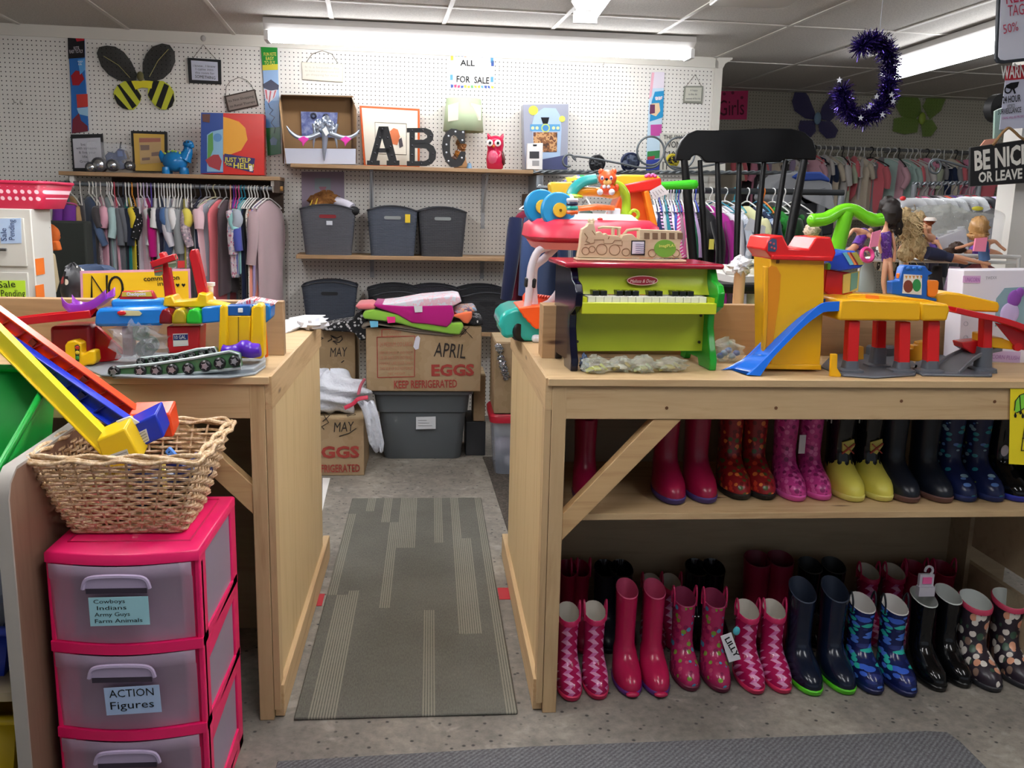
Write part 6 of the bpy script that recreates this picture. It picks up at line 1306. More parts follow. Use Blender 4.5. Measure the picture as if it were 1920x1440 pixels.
def garment(col,kind,L,dp=.14,th=.016,seed=0,sl=.16,col2=None,name=None):
    rn=random.Random(seed); o=T(name or {'dress':'dress','shirt':'shirt','trousers':'trousers','romper':'romper','jacket':'jacket'}[kind],None,None)
    n=24; ph=rn.uniform(0,6); k1=rn.choice((3,4,5))
    fl={'dress':1.0,'shirt':.92,'trousers':.7,'romper':.75,'jacket':1.05}[kind]
    stops=[(.068,.02,.5),(.085,.06,.8),(.115,dp*.8,1),(.15,dp,1),(.15+(L-.15)*.3,dp*.92,1.05),(.15+(L-.15)*.6,dp*(.9+fl)/2,1.15),(L-.012,dp*fl,1.25),(L,dp*fl*.98,1.2)]
    if kind=='romper': stops[-2:]=[(L-.04,dp*.62,1.1),(L,dp*.25,.9)]
    rings=[]
    for i,(z,d,t) in enumerate(stops):
        amp=.010*min(1,max(0,(z-.12)/.2)); rg=[]
        for k in range(n):
            a=2*math.pi*k/n; y=d*math.cos(a); x=th*t*math.sin(a)+amp*math.sin(k1*y/dp*1.6+ph+z*4)
            rg.append(V((x,y,-z+(.012*math.sin(4*y/dp+ph) if i>=6 else 0))))
        rings.append(rg)
    m=MB(); m.loft(rings); m.build('body',cm(col),o,smooth=80)
    if sl:
        for sg in (-1,1):
            m=MB(); a=V((0,sg*dp*.86,-.135)); b=V((rn.uniform(-.015,.02),sg*(dp+.012),-.135-sl*.5)); c=V((rn.uniform(-.02,.025),sg*(dp+.005+rn.uniform(0,.02)),-.135-sl))
            m.tube(spline([a,b,c],3),[.03,.034,.034,.032,.03,.028,.027],10,flat=.7); m.build('sleeve',cm(col2 or col),o,smooth=80)
    if kind=='trousers' : pass
    return o
def put_g(o,loc,rz,label,group,cat='clothes'):
    o.location=loc; o.rotation_euler=(0,0,rz); tag(o,label,cat,group); return o
NAMES={'5A6E90':'denim blue','8A7A88':'lilac floral','E0A8B8':'pink','A8C4C4':'pale mint','B0B8C0':'light grey','6E7278':'grey','2A3040':'navy','3A4A6A':'slate blue','1A8A88':'teal','E0C83A':'yellow','121214':'black','C0187A':'magenta','E8E6E6':'white','30344A':'dark navy','4A6A9A':'blue','D8D4DC':'pale grey','989C9E':'mid grey','E8D860':'lemon','B8909A':'dusty pink','4A4648':'charcoal','22283C':'midnight blue','A8B0BC':'blue grey','E87880':'coral','5A4A50':'brownish grey','1C2440':'deep navy','E8D8CC':'cream','F0A08A':'peach','A898C8':'lavender','B8A0A4':'mauve','E8C4CC':'light pink','5058A8':'indigo','C8CCD4':'silver grey','A8A0A8':'stone','9AD0D0':'aqua'}
POLK=spotted('polka cloth','121214',['D8D4D8','D8D4D8'],55,.9,.22); FLOW=spotted('flower cloth','B0A0A8',['E4C8D0','8A7A90','D0C0C4'],70,.9,.45); CRM=spotted('cream floral','E0D8CC',['6A5A50','C8B8A8','8A7468'],90,.9,.3); PNK2=spotted('pink floral','E4D0D8',['C86A8A','E8E4E8','A8B8D0'],70,.9,.45)
GR=[ # hook px, hanger colour, colour key, kind, length, sleeve, turn deg, material
(124,'2A7A70','4A4648','shirt',.45,.1,10,None),(132,'E8E6E0','E8D8CC','romper',.26,.12,25,M('C8A070',.9)),(150,'D8D4CE','4A4648','dress',.60,0,8,None),(166,'E8E6E0','5A6E90','dress',.64,.2,22,None),(173,'E8E6E0','8A7A88','dress',.60,0,20,FLOW),
(180,'D8D4CE','4A4648','shirt',.55,.1,5,None),(188,'D8D4CE','E0A8B8','shirt',.40,.1,10,None),(200,'EAE8E4','A8C4C4','dress',.64,.16,14,None),(204,'EAE8E4','B0B8C0','dress',.66,.0,12,None),(209,'EAE8E4','6E7278','shirt',.46,.2,20,None),(214,'D05060','E0A8B8','dress',.64,.0,8,None),(221,'6A6E78','6E7278','shirt',.40,.18,12,None),(230,'2A3040','2A3040','shirt',.44,.2,14,None),(235,'EAE8E4','1A8A88','dress',.66,0,5,None),(241,'EAE8E4','E0C83A','shirt',.34,.1,8,None),(247,'E0902A','121214','dress',.64,.16,10,POLK),
(258,'E8B8C8','D8D4DC','dress',.62,.0,4,None),(263,'EAE8E4','E8E6E6','shirt',.42,.2,16,None),(269,'C8B8D8','E8C4CC','dress',.66,0,4,None),(275,'D0C0E0','C0187A','shirt',.50,.26,12,None),(283,'5A4AA0','121214','shirt',.50,.1,2,None),(290,'EAE8E4','E8E6E6','shirt',.46,.1,0,None),(297,'EAE8E4','30344A','shirt',.45,.12,4,None),(302,'C8C4C8','3A4A6A','dress',.54,.3,8,None),(307,'EAE8E4','4A6A9A','shirt',.48,.1,2,None),(313,'EAE8E4','D8D4DC','shirt',.46,.2,0,None),(318,'EAE8E4','A8B0BC','shirt',.5,.12,-4,None),(323,'EAE8E4','B8909A','romper',.5,.14,4,PNK2),(328,'EAE8E4','E8E6E6','shirt',.52,.1,-6,None),(334,'EAE8E4','989C9E','shirt',.52,.24,-4,None),(340,'EAE8E4','6E7278','dress',.62,.0,-6,None),(346,'EAE8E4','E8D860','shirt',.46,.1,2,None),(352,'EAE8E4','B8909A','shirt',.40,.2,-4,FLOW),(358,'EAE8E4','4A4648','dress',.60,0,0,None),
(366,'4A4648','4A4648','dress',.60,0,-4,None),(376,'30344A','22283C','dress',.62,0,-6,None),(387,'9A9A9A','E8C4CC','shirt',.30,.1,-8,None),(393,'9A9A9A','C8CCD4','dress',.68,0,-38,None),(403,'C8C4A0','A8B0BC','dress',.70,0,-32,None),(412,'9A9A9A','E87880','dress',.72,0,-14,None),(424,'9A9A9A','5A4A50','dress',.55,0,-6,None),(432,'E0A088','E8C4CC','shirt',.33,.18,12,PNK2),(438,'5A2A9A','E8E6E6','shirt',.34,.2,10,PNK2),(442,'B03080','5058A8','shirt',.38,.22,8,None),(448,'D85A90','A8B0BC','shirt',.36,.1,6,None),(453,'2A8AA0','E8C4CC','shirt',.36,.24,-6,PNK2),(459,'2A8AA0','9AD0D0','shirt',.32,.1,-8,None),(467,'EAE8E4','1C2440','dress',.72,.0,-6,None),(472,'EAE8E4','121214','dress',.74,0,-8,None),(478,'EAE8E4','E8D8CC','dress',.74,.0,-10,CRM),(483,'EAE8E4','F0A08A','dress',.72,0,-10,None),(489,'3A3A3E','A898C8','dress',.74,0,-14,None),(496,'EAE8E4','B8A0A4','dress',.74,.3,-20,None),(503,'EAE8E4','B8A0A4','dress',.80,.0,-20,None)]
gtot=0
for k,(px,hc,c,kind,L,sl,tn,mt) in enumerate(GR):
    u=wu(PW(px,350,RAILO)); loc=WP(u,RAILO,RAILZ-.003); rz=AL+math.radians(tn*1.0+(10 if px<360 else -6 if px>380 else 0))
    L=max(L+.06,.50) if kind!='romper' else L
    g=garment(mt or c,kind,L,.15 if kind!='romper' else .12,.019,k,sl)
    put_g(g,loc,rz,f'{NAMES[c]} {kind}, {ordinal(k+1)} garment from the left on the rail under the left shelf','clothes on the rail under the left wall shelf')
    put_hanger(hc,loc,rz,f'plastic hanger holding the {ordinal(k+1)} garment from the left under the left wall shelf','hangers under the left wall shelf',.85)
# hem things hanging at the left: purple boots on a clip
o=T('hanging_boots','pair of small purple boots hanging from the left end of the clothes rail','boots',P(120,440,5.15)[:])
for x0 in (104,122):
    m=MB(); m.tube([P(x0+8,384,5.15),P(x0+7,415,5.15),P(x0+5,436,5.15)],[.033,.036,.034],12); m.ell(P(x0+4,436,5.10),(.032,.05,.022)); b=m.build('boot',plastic('6A2E8A',.25),o,smooth=50)
    m=MB(); m.torus(P(x0+8,384,5.15),.034,.005,(0,.3,1),16,6); m.build('cuff',plastic('B0487A',.3),b)
m=MB(); m.tube([P(123,350,5.4),P(123,372,5.3),P(121,384,5.15)],.004,6); m.build('clip',M('2A7A70',.4),o)
# ================================================================ filing cabinet at the far left
CW=M('D4D2CA',.4); CS=M('A8A296',.5)
c0=P(57,392,3.8); X1=c0.x; back=PX(95,402,X1); Z1=c0.z
o=T('cabinet','white metal locker cabinet with sale notes at the far left','cabinet',(X1-.22,3.95,0))
m=MB(); m.box(X1-.45,X1,3.8,min(back.y,4.3),0,Z1); m.build('body',CW,o,bevel=.004)
zm=P(50,505,3.8).z
for za,zb,nm in ((zm+.012,Z1-.035,0),(.5,zm-.012,1)):
    m=MB(); m.box(X1-.43,X1-.025,3.788,3.799,za,zb); d=m.build('door',CW,o,bevel=.002); 
    m=MB(); a=P(2,468,3.77) if nm==0 else V((X1-.2,3.77,zm-.3)); m.cyl(a+V((-.04,0,0)),a+V((.02,0,0)),.006,8); m.build('handle',M('A8A8A8',.2,metal=.9),d)
    if nm==0:
        m=MB(); pts=[(-4,410),(39,409),(40,456),(2,457)]; m.prism([P(x,y,3.785) for x,y in pts],(0,.002,0)); nt=m.build('note',M('B4CCEC',.7),d)
        txt('Sale',P(13,452,3.783),P(12,428,3.783),.022,M('2A3A6A',.6),nt,up=P(0,440,3.783)-P(12,440,3.783),lift=.002); txt('Pending',P(28,450,3.783),P(27,412,3.783),.022,M('2A3A6A',.6),nt,up=P(0,440,3.783)-P(12,440,3.783),lift=.002)
    else:
        m=MB(); m.prism([P(x,y,3.785) for x,y in ((-6,526),(47,526),(49,575),(-6,575))],(0,.002,0)); nt=m.build('note',M('C8F03A',.7),d)
        txt('Sale',P(-2,540,3.783),P(30,538,3.783),.026,INK,nt,lift=.002); txt('Pending',P(3,556,3.783),P(48,556,3.783),.026,INK,nt,lift=.002)
for za,zb,x in ((485,516,0),(535,560,1)):
    pa=PX(70,za,X1+.001); m=MB(); m.box(X1,X1+.002,pa.y-.02,pa.y+.06,PX(70,zb,X1).z,pa.z); m.build('orange_sticker',M('E8741E',.6),o)
# pink plastic basket on it
PB=plastic('C82A50',.35)
o=T('plastic_basket','pink plastic basket with round holes on the white cabinet','basket',(X1-.2,3.95,Z1))
a=P(86,340,3.82); zt_=a.z
q=NT('perforated pink',.35); s=q.n('SeparateXYZ'); q.l(q.map((1,1,1)),s.inputs[0])
ff=[q.math('SUBTRACT',q.math('FRACT',q.math('MULTIPLY',s.outputs[i],38)),.5) for i in (0,1,2)]
hx=q.math('LESS_THAN',q.math('ADD',q.math('MULTIPLY',ff[0],ff[0]),q.math('MULTIPLY',ff[2],ff[2])),.09); hm=q.math('MULTIPLY',hx,q.math('GREATER_THAN',s.outputs[2],.022))
PERF=q.col(q.mix(q.math('MULTIPLY',hm,q.math('LESS_THAN',s.outputs[2],.085)),'C02848','F0C8D0'))
m=MB(); m.loft([rr3(X1-.40,X1+.03,3.83,4.08,Z1+.001,.03),rr3(X1-.44,a.x,3.80,4.12,zt_-.008,.03)],True,True,False); m.build('tub',PERF,o,solid=.003,smooth=40)
m=MB(); m.tube(rr3(X1-.44,a.x,3.80,4.12,zt_-.006,.03),.007,6,True); m.build('rim',PB,o,smooth=60)
m=MB(); p=P(95,386,4.1); m.box(p.x-.03,p.x+.04,4.08,4.14,1.39,1.42); m.box(p.x-.02,p.x+.03,4.09,4.13,Z1,1.39); tag(m.build('teal_box',M('3A8A80',.4),bevel=.003),'small teal plastic box beside the pink basket','box')
o=T('cloth_cap','orange cloth cap hanging beside the white cabinet','cap',P(94,472,4.15)[:])
m=MB(); crumple(m,P(93,440,4.15),(.04,.05,.045),3,.12); m.build('crown',M('C8601E',.9),o,smooth=60); m=MB(); m.tube([P(88,430,4.15),V((X1-.002,3.97,P(88,424,4.15).z))],.004,6); m.build('hook',M('8A8A88',.4),o); m=MB(); m.prism([P(x,y,4.12) for x,y in ((82,450),(106,452),(111,470),(84,471))],(0,.04,0)); m.build('brim',M('C8601E',.9),o,bevel=.006)
m=MB(); m.prism([P(x,y,4.0) for x,y in ((62,440),(68,420),(74,425),(76,440),(82,448),(78,470),(70,462),(63,452))],(0,.02,0)); o=tag(m.build('orange_toy',M('F0881E',.5),bevel=.004),'bright orange toy with a purple dot on the cabinet side','toy'); MW[o.name]=Matrix.Translation(o.location)
m=MB(); m.ell(P(70,455,3.995),(.009,.004,.011)); m.build('purple_dot',M('3A2A8A',.4),o)
m=MB(); pts=[(70,466),(82,468),(96,478),(104,530),(98,552),(90,545),(84,500),(76,498)]; m.prism([P(x,y,4.02) for x,y in pts],(0,.05,0)); tag(m.build('cream_garment',M('B8A886',.9),bevel=.012,seg=3),'limp cream garment hanging on the cabinet side','clothes')
m=MB(); m.box(-2.2,-1.75,4.9,5.0,0,1.25); tag(m.build('dark_gap_panel',M('2C302C',.95),bevel=.01),'dark panel in the gap between cabinet and clothes','cloth')  # plain dark slab filling the gap
# ================================================================ middle clothes rack behind the black chair
RY=4.2; RZ=1.457
o=T('clothes_rack','dark metal clothes rack behind the black rocking chair','clothes rack',(1.4,RY,0))
xa=P(1005,362,RY).x; xb2=P(1582,358,RY).x
m=MB(); m.cyl((xa,RY,RZ),(xb2,RY,RZ+.014),.014,12); m.build('rod',M('3E4246',.4,metal=.5),o,smooth=60)
for x in (xa+.02,xb2-.01):
    m=MB(); m.cyl((x,RY,0.06),(x,RY,RZ),.014,10); m.build('upright',M('8A9096',.4,metal=.3),o,smooth=60)
    m=MB(); m.cyl((x,RY-.25,.05),(x,RY+.25,.05),.014,8); m.cyl((x,RY-.24,0),(x,RY-.24,.06),.02,8); m.cyl((x,RY+.24,0),(x,RY+.24,.06),.02,8); m.build('foot',M('3E4246',.4),o)
VARS=blotch('varsity stripes',['7A1830','7A1830','C8C8D0','20305A'],5,.9,(1,1,3))
STRP=NT('purple stripes',.9); w_=STRP.n('TexWave'); w_.bands_direction='Z'; w_.inputs['Scale'].default_value=22; w_.inputs['Distortion'].default_value=1.5; STRP.l(STRP.map((1,1,1)),w_.inputs['Vector']); STRIPE=STRP.col(STRP.ramp(w_.outputs[0],[(0,'2A1E3A'),(.5,'D0A8D0')],True))
STRP=NT('pink stripes',.9); w_=STRP.n('TexWave'); w_.bands_direction='Z'; w_.inputs['Scale'].default_value=26; w_.inputs['Distortion'].default_value=2; STRP.l(STRP.map((1,1,1),rot=(0,.6,0)),w_.inputs['Vector']); STRIPE2=STRP.col(STRP.ramp(w_.outputs[0],[(0,'D03A8A'),(.5,'E8C8D8')],True))
NVW=spotted('navy white print','1E2A4A',['C8D0DC','1E2A4A','8AA0C0'],40,.9,.5)
MR=[(1012,'E8E6E0','maroon varsity','jacket',.56,.36,-55,'6E1830','1C2444'),(1036,'E8E6E0','slate blue','jacket',.62,.34,-50,'3A4E78',None),(1062,'E8E6E0','navy','jacket',.5,.2,-10,'22304E',None),(1100,'E8E6E0','dark green','shirt',.5,.15,5,'2A4A3A',None),(1150,'E8E6E0','white','shirt',.5,.15,5,'D8D4D8',None),(1190,'D8DCE4','grey','shirt',.5,.15,5,'8A8C90',None)]
hc=['F0F0EE','F0F0EE','2A3A9A','F0F0EE','1A7A8A','F0F0EE','D8D0E0','F0F0EE','2A8AA0','3040A8','F0F0EE','E8E0D0','F0F0EE','1E8A5A','F0F0EE','2840B0']
cols=[('white','shirt','D8D4DC'),('navy','shirt','1E2850'),('purple striped','shirt',STRIPE),('pale grey','shirt','B8BCC4'),('teal','shirt','2A7A88'),('striped purple','shirt',STRIPE),('white','shirt','E0DCE4'),('blue','shirt','3A50A0'),('pink striped','shirt',STRIPE2),('dusty mauve','shirt','8A6A7A'),('pink','shirt','C85A90'),('cream','shirt','D0C8B8'),('maroon','shirt','6A2038'),('green','shirt','1E5A40'),('lilac','shirt','A890B8'),('black','dress','15151A')]
for k,(a,b) in enumerate(zip(hc,cols)): MR.append((1226+k*5.2,a,b[0],b[1],.36 if k<15 else .6,.16,-6,b[2],None))
MR+=[(1318,'F0F0EE','black','dress',.6,.2,10,'141418',None),(1332,'F0F0EE','magenta','jacket',.56,.32,24,'A02A88',None),(1345,'2A8AA0','white fluffy','jacket',.44,.3,30,'E4E4EA',None),(1360,'F0F0EE','white snow','jacket',.62,.30,32,'DCE0E8',None),(1378,'2A9AB0','grey patterned','shirt',.40,.2,10,spotted('grey penguin','B0B8C4',['6A7484','D8DCE4'],30,.9,.4),None),(1402,'F0F0EE','pale yellow','dress',.58,.1,16,'D8D8A8',None),(1422,'2A8AB0','navy printed','dress',.60,.1,12,NVW,None),(1432,'E8802A','dark teal','shirt',.60,.1,6,'1A3040',None),(1450,'F0F0EE','green','shirt',.40,.12,22,spotted('green print','1E7A2A',['2A9A3A','10401A'],40,.9,.5),None),(1470,'F0F0EE','dark green','shirt',.5,.1,10,'123018',None),(1490,'F0F0EE','black and green','jacket',.42,.2,25,spotted('camo green','14181A',['1E6A2A','22282A'],24,.8,.5),None)]
for k,(px,h,nm,kind,L,sl,tn,mt,c2) in enumerate(MR):
    x=P(px,360,RY).x; loc=V((x,RY,RZ+.014*(x-xa)/(xb2-xa)+.001)); rz=math.radians(tn)
    g=garment(mt,kind,L,.16,.022 if kind=='jacket' else .016,k+100,sl,c2); 
    put_g(g,loc,rz,f'{nm} {kind}, {ordinal(k+1)} garment from the left on the rack behind the black chair','clothes on the rack behind the rocking chair')
    put_hanger(h,loc,rz,f'plastic hanger of the {ordinal(k+1)} garment from the left behind the black chair','hangers behind the rocking chair',.72)
for x,y,Y in ((1409,423,4.02),(1431,436,4.02)): m=MB(); p=P(x,y,Y); m.ob(p,(.045,.002,.055),R3(0,.4,0)); tag(m.build('price_tag',M('D8DCE4',.6)),('left' if x<1420 else 'right')+' white price tag on the clothes seen through the chair spindles','tag')
m=MB(); m.ob(P(1334,458,4.0),(.022,.002,.045)); tag(m.build('price_tag',M('E0D860',.6)),'yellow price tag on the magenta jacket behind the chair','tag')
# ================================================================ black rocking chair on a low platform
m=MB(); m.box(.85,1.95,3.40,3.93,.50,.54); pl_=T('low_table','plain low wooden table behind the right counter under the rocking chair','table',(1.4,3.7,0)); m.build('table_top',PINE,pl_)
for x in (.88,1.88):
    for y in (3.43,3.87): m=MB(); m.box(x,x+.04,y,y+.04,0,.50); m.build('leg',PINE,pl_)
CY_=3.62; BL=M('08080A',.4,spec=.25)
ch=T('rocking_chair','black wooden rocking chair with a broad curved top rail','rocking chair',(1.27,CY_,.54))
pts=[(1268,300),(1270,282),(1278,264),(1292,250),(1310,243),(1345,243),(1400,241),(1440,239),(1490,240),(1512,247),(1526,262),(1532,285),(1530,300),(1518,299),(1512,299)]+[(1478,297),(1470,303),(1400,304),(1330,304),(1324,300),(1319,293),(1313,290),(1306,290),(1300,294),(1297,300),(1284,301)]
m=MB(); base=[P(x,y,CY_+.10) for x,y in pts]; xs=[p.x for p in base]; xc=(min(xs)+max(xs))/2; hw=(max(xs)-min(xs))/2
m.prism([p+V((0,.05*(1-((p.x-xc)/hw)**2),0)) for p in base],(0,.028,0)); m.build('top_rail',BL,ch,bevel=.004)
seatz=P(1400,532,CY_-.25).z; 
tops=[1283,1316,1351,1394,1440,1478,1508]; bots=[1301,1322,1349,1377,1408,1436,1462]
for k,(a,b) in enumerate(zip(tops,bots)):
    t=(k-3)/3; A=P(a,300,CY_+.115)+V((0,.05*(1-t*t),0)); B=P(b,560,CY_+.08); B.z=seatz-.01
    r=.017 if k in (0,6) else .0115
    m=MB(); m.tube([A,A*.6+B*.4,B],[r*.85,r*1.15,r],10); m.build('spindle' if 0<k<6 else 'back_post',BL,ch,smooth=60)
m=MB(); sx0=P(1282,560,CY_-.1).x; sx1=P(1490,560,CY_-.1).x
pr=[V((x,y,seatz-.035)) for x,y in rrect(sx1-sx0,.46,.09,6,(sx0+sx1)/2,CY_-.06)]; m.prism(pr,(0,0,.035)); m.build('seat',BL,ch,bevel=.01,seg=3)
for sg in (0,1):
    x=(sx0+.05,sx1-.05)[sg]
    for y in (CY_-.22,CY_+.10): m=MB(); m.tube([V((x,y,seatz-.02)),V((x+(-.01,.01)[sg],y*1.0,.60))],[.018,.016],8); m.build('leg',BL,ch,smooth=60)
    m=MB(); m.tube(spline([V((x,CY_-.21,.61)),V((x,CY_-.12,.572)),V((x,CY_,.558)),V((x,CY_+.14,.572)),V((x,CY_+.28,.62))],4),.018,8); m.build('rocker',BL,ch,smooth=60)
    m=MB(); ar=P((1301,1462)[sg],480,CY_+.09); m.tube([ar,V((x,CY_-.2,ar.z))],.016,8); m.tube([V((x,CY_-.2,ar.z)),V((x,CY_-.2,seatz))],.012,8)
    if False: m.build('arm',BL,ch)
# things on the chair seat
for k,(x0,x1,y,Y,c,lab) in enumerate(((1345,1400,512,3.5,'D8D6D2','white paper pile on the rocking chair seat, left one'),(1395,1440,508,3.55,'E0DCC8','cream paper booklet on the rocking chair seat, right one'))):
    a=P(x0,530,Y); b=P(x1,530,Y); m=MB(); m.box(a.x,b.x,Y-.08,Y+.12,seatz+.001,seatz+.03+.02*k,R3(.06,0,.3)); m.box(a.x+.03,b.x-.01,Y-.06,Y+.1,seatz+.035+.02*k,seatz+.05+.02*k,R3(.1,0,-.2)); tag(m.build('paper_pile',M(c,.7),bevel=.002),lab,'papers')
o=T('net_post','wooden post with a white net pompom between chair and tower','post',P(1388,575,3.0)[:])
a=P(1388,505,3.0); m=MB(); m.cyl((a.x,3.0,ZT),(a.x,3.0,a.z),.019,14); m.build('post',wood('post wood','C4A074','A8845A','z'),o,smooth=60)
m=MB(); crumple(m,(a.x,3.0,a.z+.01),(.03,.03,.028),6,.5,18,12,None,False); m.build('net_pompom',M('E4E6EA',.8),o,smooth=25)
# ================================================================ baby walker, toddler table and teal car at the back of the right counter
WY=3.05
PKR=plastic('D8324E',.35); SAL=plastic('E0807A',.4); WPL=plastic('E4E6EE',.3); LG=plastic('A8C828',.3); BW=plastic('2290C8',.35); YW=plastic('E8C03A',.35); TQ=plastic('2A9A98',.3); OR2=plastic('F0701C',.3)
o=T('baby_walker','pink baby walker with blue wheels and a tiger toy behind the piano','baby walker',(.6,WY,ZT))
zt0=P(1100,440,WY-.2).z
def ringz(x0,x1,y0,y1,z,r=.1): return [V((x,y,z)) for x,y in rrect(x1-x0,y1-y0,r,6,(x0+x1)/2,(y0+y1)/2)]
x0=P(994,440,WY-.18).x; x1=P(1250,440,WY-.18).x
m=MB(); m.loft([ringz(x0+.02,x1-.02,WY-.17,WY+.17,zt0-.03),ringz(x0,x1,WY-.19,WY+.19,zt0-.012),ringz(x0+.005,x1-.005,WY-.185,WY+.185,zt0+.025),ringz(x0+.03,x1-.03,WY-.16,WY+.16,zt0+.045)]); m.build('tray',PKR,o,smooth=50)
m=MB(); m.loft([ringz(x0+.03,x1-.03,WY-.17,WY+.16,zt0-.05),ringz(x0+.015,x1-.015,WY-.18,WY+.17,zt0-.028)]); m.build('lower_rim',SAL,o)
for pts,nm in ((((1032,462),(1010,470),(998,495),(994,520),(991,560),(986,590)),'l'),(((1042,464),(1020,485),(1003,500),(1000,525),(1000,545),(1004,590)),'r')):
    m=MB(); m.tube(spline([P(x,y,WY-.12+(.03 if nm=='r' else 0)) for x,y in pts],3),.0125,10); m.build('leg_tube',M('DCD4DC',.3),o,smooth=60)
m=MB(); a=P(994,530,WY-.11); m.ob(a,(.035,.04,.03),R3(0,.1,0)); m.build('clamp',BLACK,o,bevel=.004)
for x in (x1-.06,): m=MB(); m.tube([V((x,WY,zt0)),V((x+.02,WY,ZT+.02))],.0125,8); m.build('leg_tube',M('DCD4DC',.3),o)
m=MB(); m.box(x0+.02,x1-.02,WY-.14,WY+.14,ZT,ZT+.025); m.build('base_frame',WPL,o,bevel=.01)
cn=MB(); a=P(1060,425,WY-.1); b=P(1195,425,WY-.1); cn.loft([ringz(a.x-.012,b.x+.01,WY-.16,WY+.05,zt0+.035,.03),ringz(a.x+.015,b.x-.02,WY-.12,WY+.03,P(1120,401,WY-.1).z,.03)]); con=cn.build('console',WPL,o,smooth=50)
m=MB(); m.ell(P(1125,411,WY-.155),(.009,.004,.005)); m.build('red_button',M('C83A30',.3),con)
for x,y in ((1070,402),(1152,402)): m=MB(); p=P(x,y,WY-.06); m.box(p.x-.016,p.x+.016,WY-.08,WY-.02,p.z-.02,p.z+.02); m.build('console_post',WPL,con,bevel=.004)
for x,y,r,Y in ((1046,394,.056,WY-.13),(1014,388,.056,WY-.06)):
    m=MB(); p=P(x,y,Y); m.lathe(p,[(r*.93,-.012),(r,-.006),(r,.008),(r*.93,.012)],32,(.2,-1,.05)); w_=m.build('blue_wheel',BW,o,smooth=30); m=MB(); m.lathe(p+V((.004,-.014,0)),[(r*.42,0),(r*.4,.006)],16,(.25,-1,.1)); h_=m.build('wheel_hub',YW,w_); m=MB(); m.lathe(p+V((.006,-.021,0)),[(.005,0),(.004,.003)],8,(.25,-1,.1)); m.build('hub_hole',M('6A4A10',.5),h_)
m=MB(); m.tube(spline([P(x,y,WY-.07) for x,y in ((1034,388),(1024,402),(1022,412),(1030,420))],3),.014,8); m.ell(P(1026,422,WY-.08),(.03,.03,.012)); m.build('green_stalk',LG,o,smooth=60)
m=MB(); pp(m,[(1030,346),(1034,341),(1072,341),(1078,346),(1076,366),(1064,372),(1034,370)],WY-.02,.06); m.build('yellow_block',plastic('EFC23A',.35),o,bevel=.006,seg=3)
ac=spline([P(x,y,WY-.07) for x,y in ((1070,366),(1078,352),(1095,340),(1118,335))],4); m=MB(); m.tube(ac,[.014]*len(ac),10,flat=1.4); m.build('arch_teal',TQ,o,smooth=60)
ac=spline([P(x,y,WY-.07) for x,y in ((1148,342),(1164,352),(1174,372),(1173,402))],4); m=MB(); m.tube(ac,[.010,.011,.012,.013,.013,.013,.013,.013,.012,.012,.012,.013,.014],10,flat=1.3); m.build('arch_lime',LG,o,smooth=60)
ac=spline([P(x,y,WY-.06) for x,y in ((1066,368),(1088,360),(1120,360),(1150,364),(1162,356))],4); m=MB(); m.tube(ac,.014,10,flat=1.2); m.build('arch_orange',plastic('E89A1C',.3),o,smooth=60)
m=MB(); p=P(1062,368,WY-.08); m.ell(p+V((.02,0,0)),(.035,.03,.008)); m.build('arch_foot',LG,o)
m=MB(); m.cyl(P(1073,372,WY-.19),P(1073,404,WY-.19),.006,8); m.cyl(P(1073,372,WY-.19),P(1070,366,WY-.07),.006,8); m.build('bead_rod',WPL,o)
for k,(y,c) in enumerate(((375,'E4E6EE'),(382,'1E2A48'),(390,'2AA898'),(398,'E8642A'))): m=MB(); p=P(1073,y,WY-.19); m.lathe(p,[(.017,-.0055),(.019,0),(.017,.0055)],14); m.build('spinner_bead',plastic(c,.3),o)
m=MB(); m.tube([P(1084,391,WY-.09),P(1120,388,WY-.09),P(1152,390,WY-.09)],[.01,.012,.009],10,flat=.7); m.build('orange_lever',OR2,o,smooth=60)
m=MB(); m.torus(P(1189,403,WY-.1),.014,.006,(.1,-1,0),18,8); m.ell(P(1192,418,WY-.09),(.028,.025,.01)); m.build('green_ring',LG,o,smooth=60)
tg=o
TI=plastic('E85A28',.35); m=MB(); p=P(1139,334,WY-.1)
m.ell(p,(.030,.026,.026)); m.ell(P(1139,354,WY-.1),(.024,.022,.02))
for x in (1127,1151): m.ell(P(x,322,WY-.1),(.009,.008,.010))
m.ell(P(1156,352,WY-.09),(.008,.008,.012)); ti=m.build('tiger_figure',TI,tg,smooth=60)
m=MB(); m.ell(P(1139,342,WY-.122),(.014,.008,.010)); m.build('tiger_muzzle',M('F0C070',.4),ti)
m=MB(); m.ell(P(1137.5,336,WY-.13),(.005,.004,.004)); m.build('tiger_nose',INK,ti)
for x in (1129,1146): m=MB(); m.ell(P(x,334,WY-.124),(.0055,.004,.007)); e=m.build('tiger_eye',M('F4EEF4',.3),ti); m=MB(); m.ell(P(x,334.5,WY-.128),(.003,.002,.004)); m.build('pupil',M('3A2A6A',.3),e)
for x,y in ((1125,360),(1147,360),(1133,350),(1141,350)): m=MB(); m.ell(P(x,y,WY-.125),(.010,.01,.010) if y>355 else (.006,.006,.006)); m.build('tiger_paw',WPL,ti)
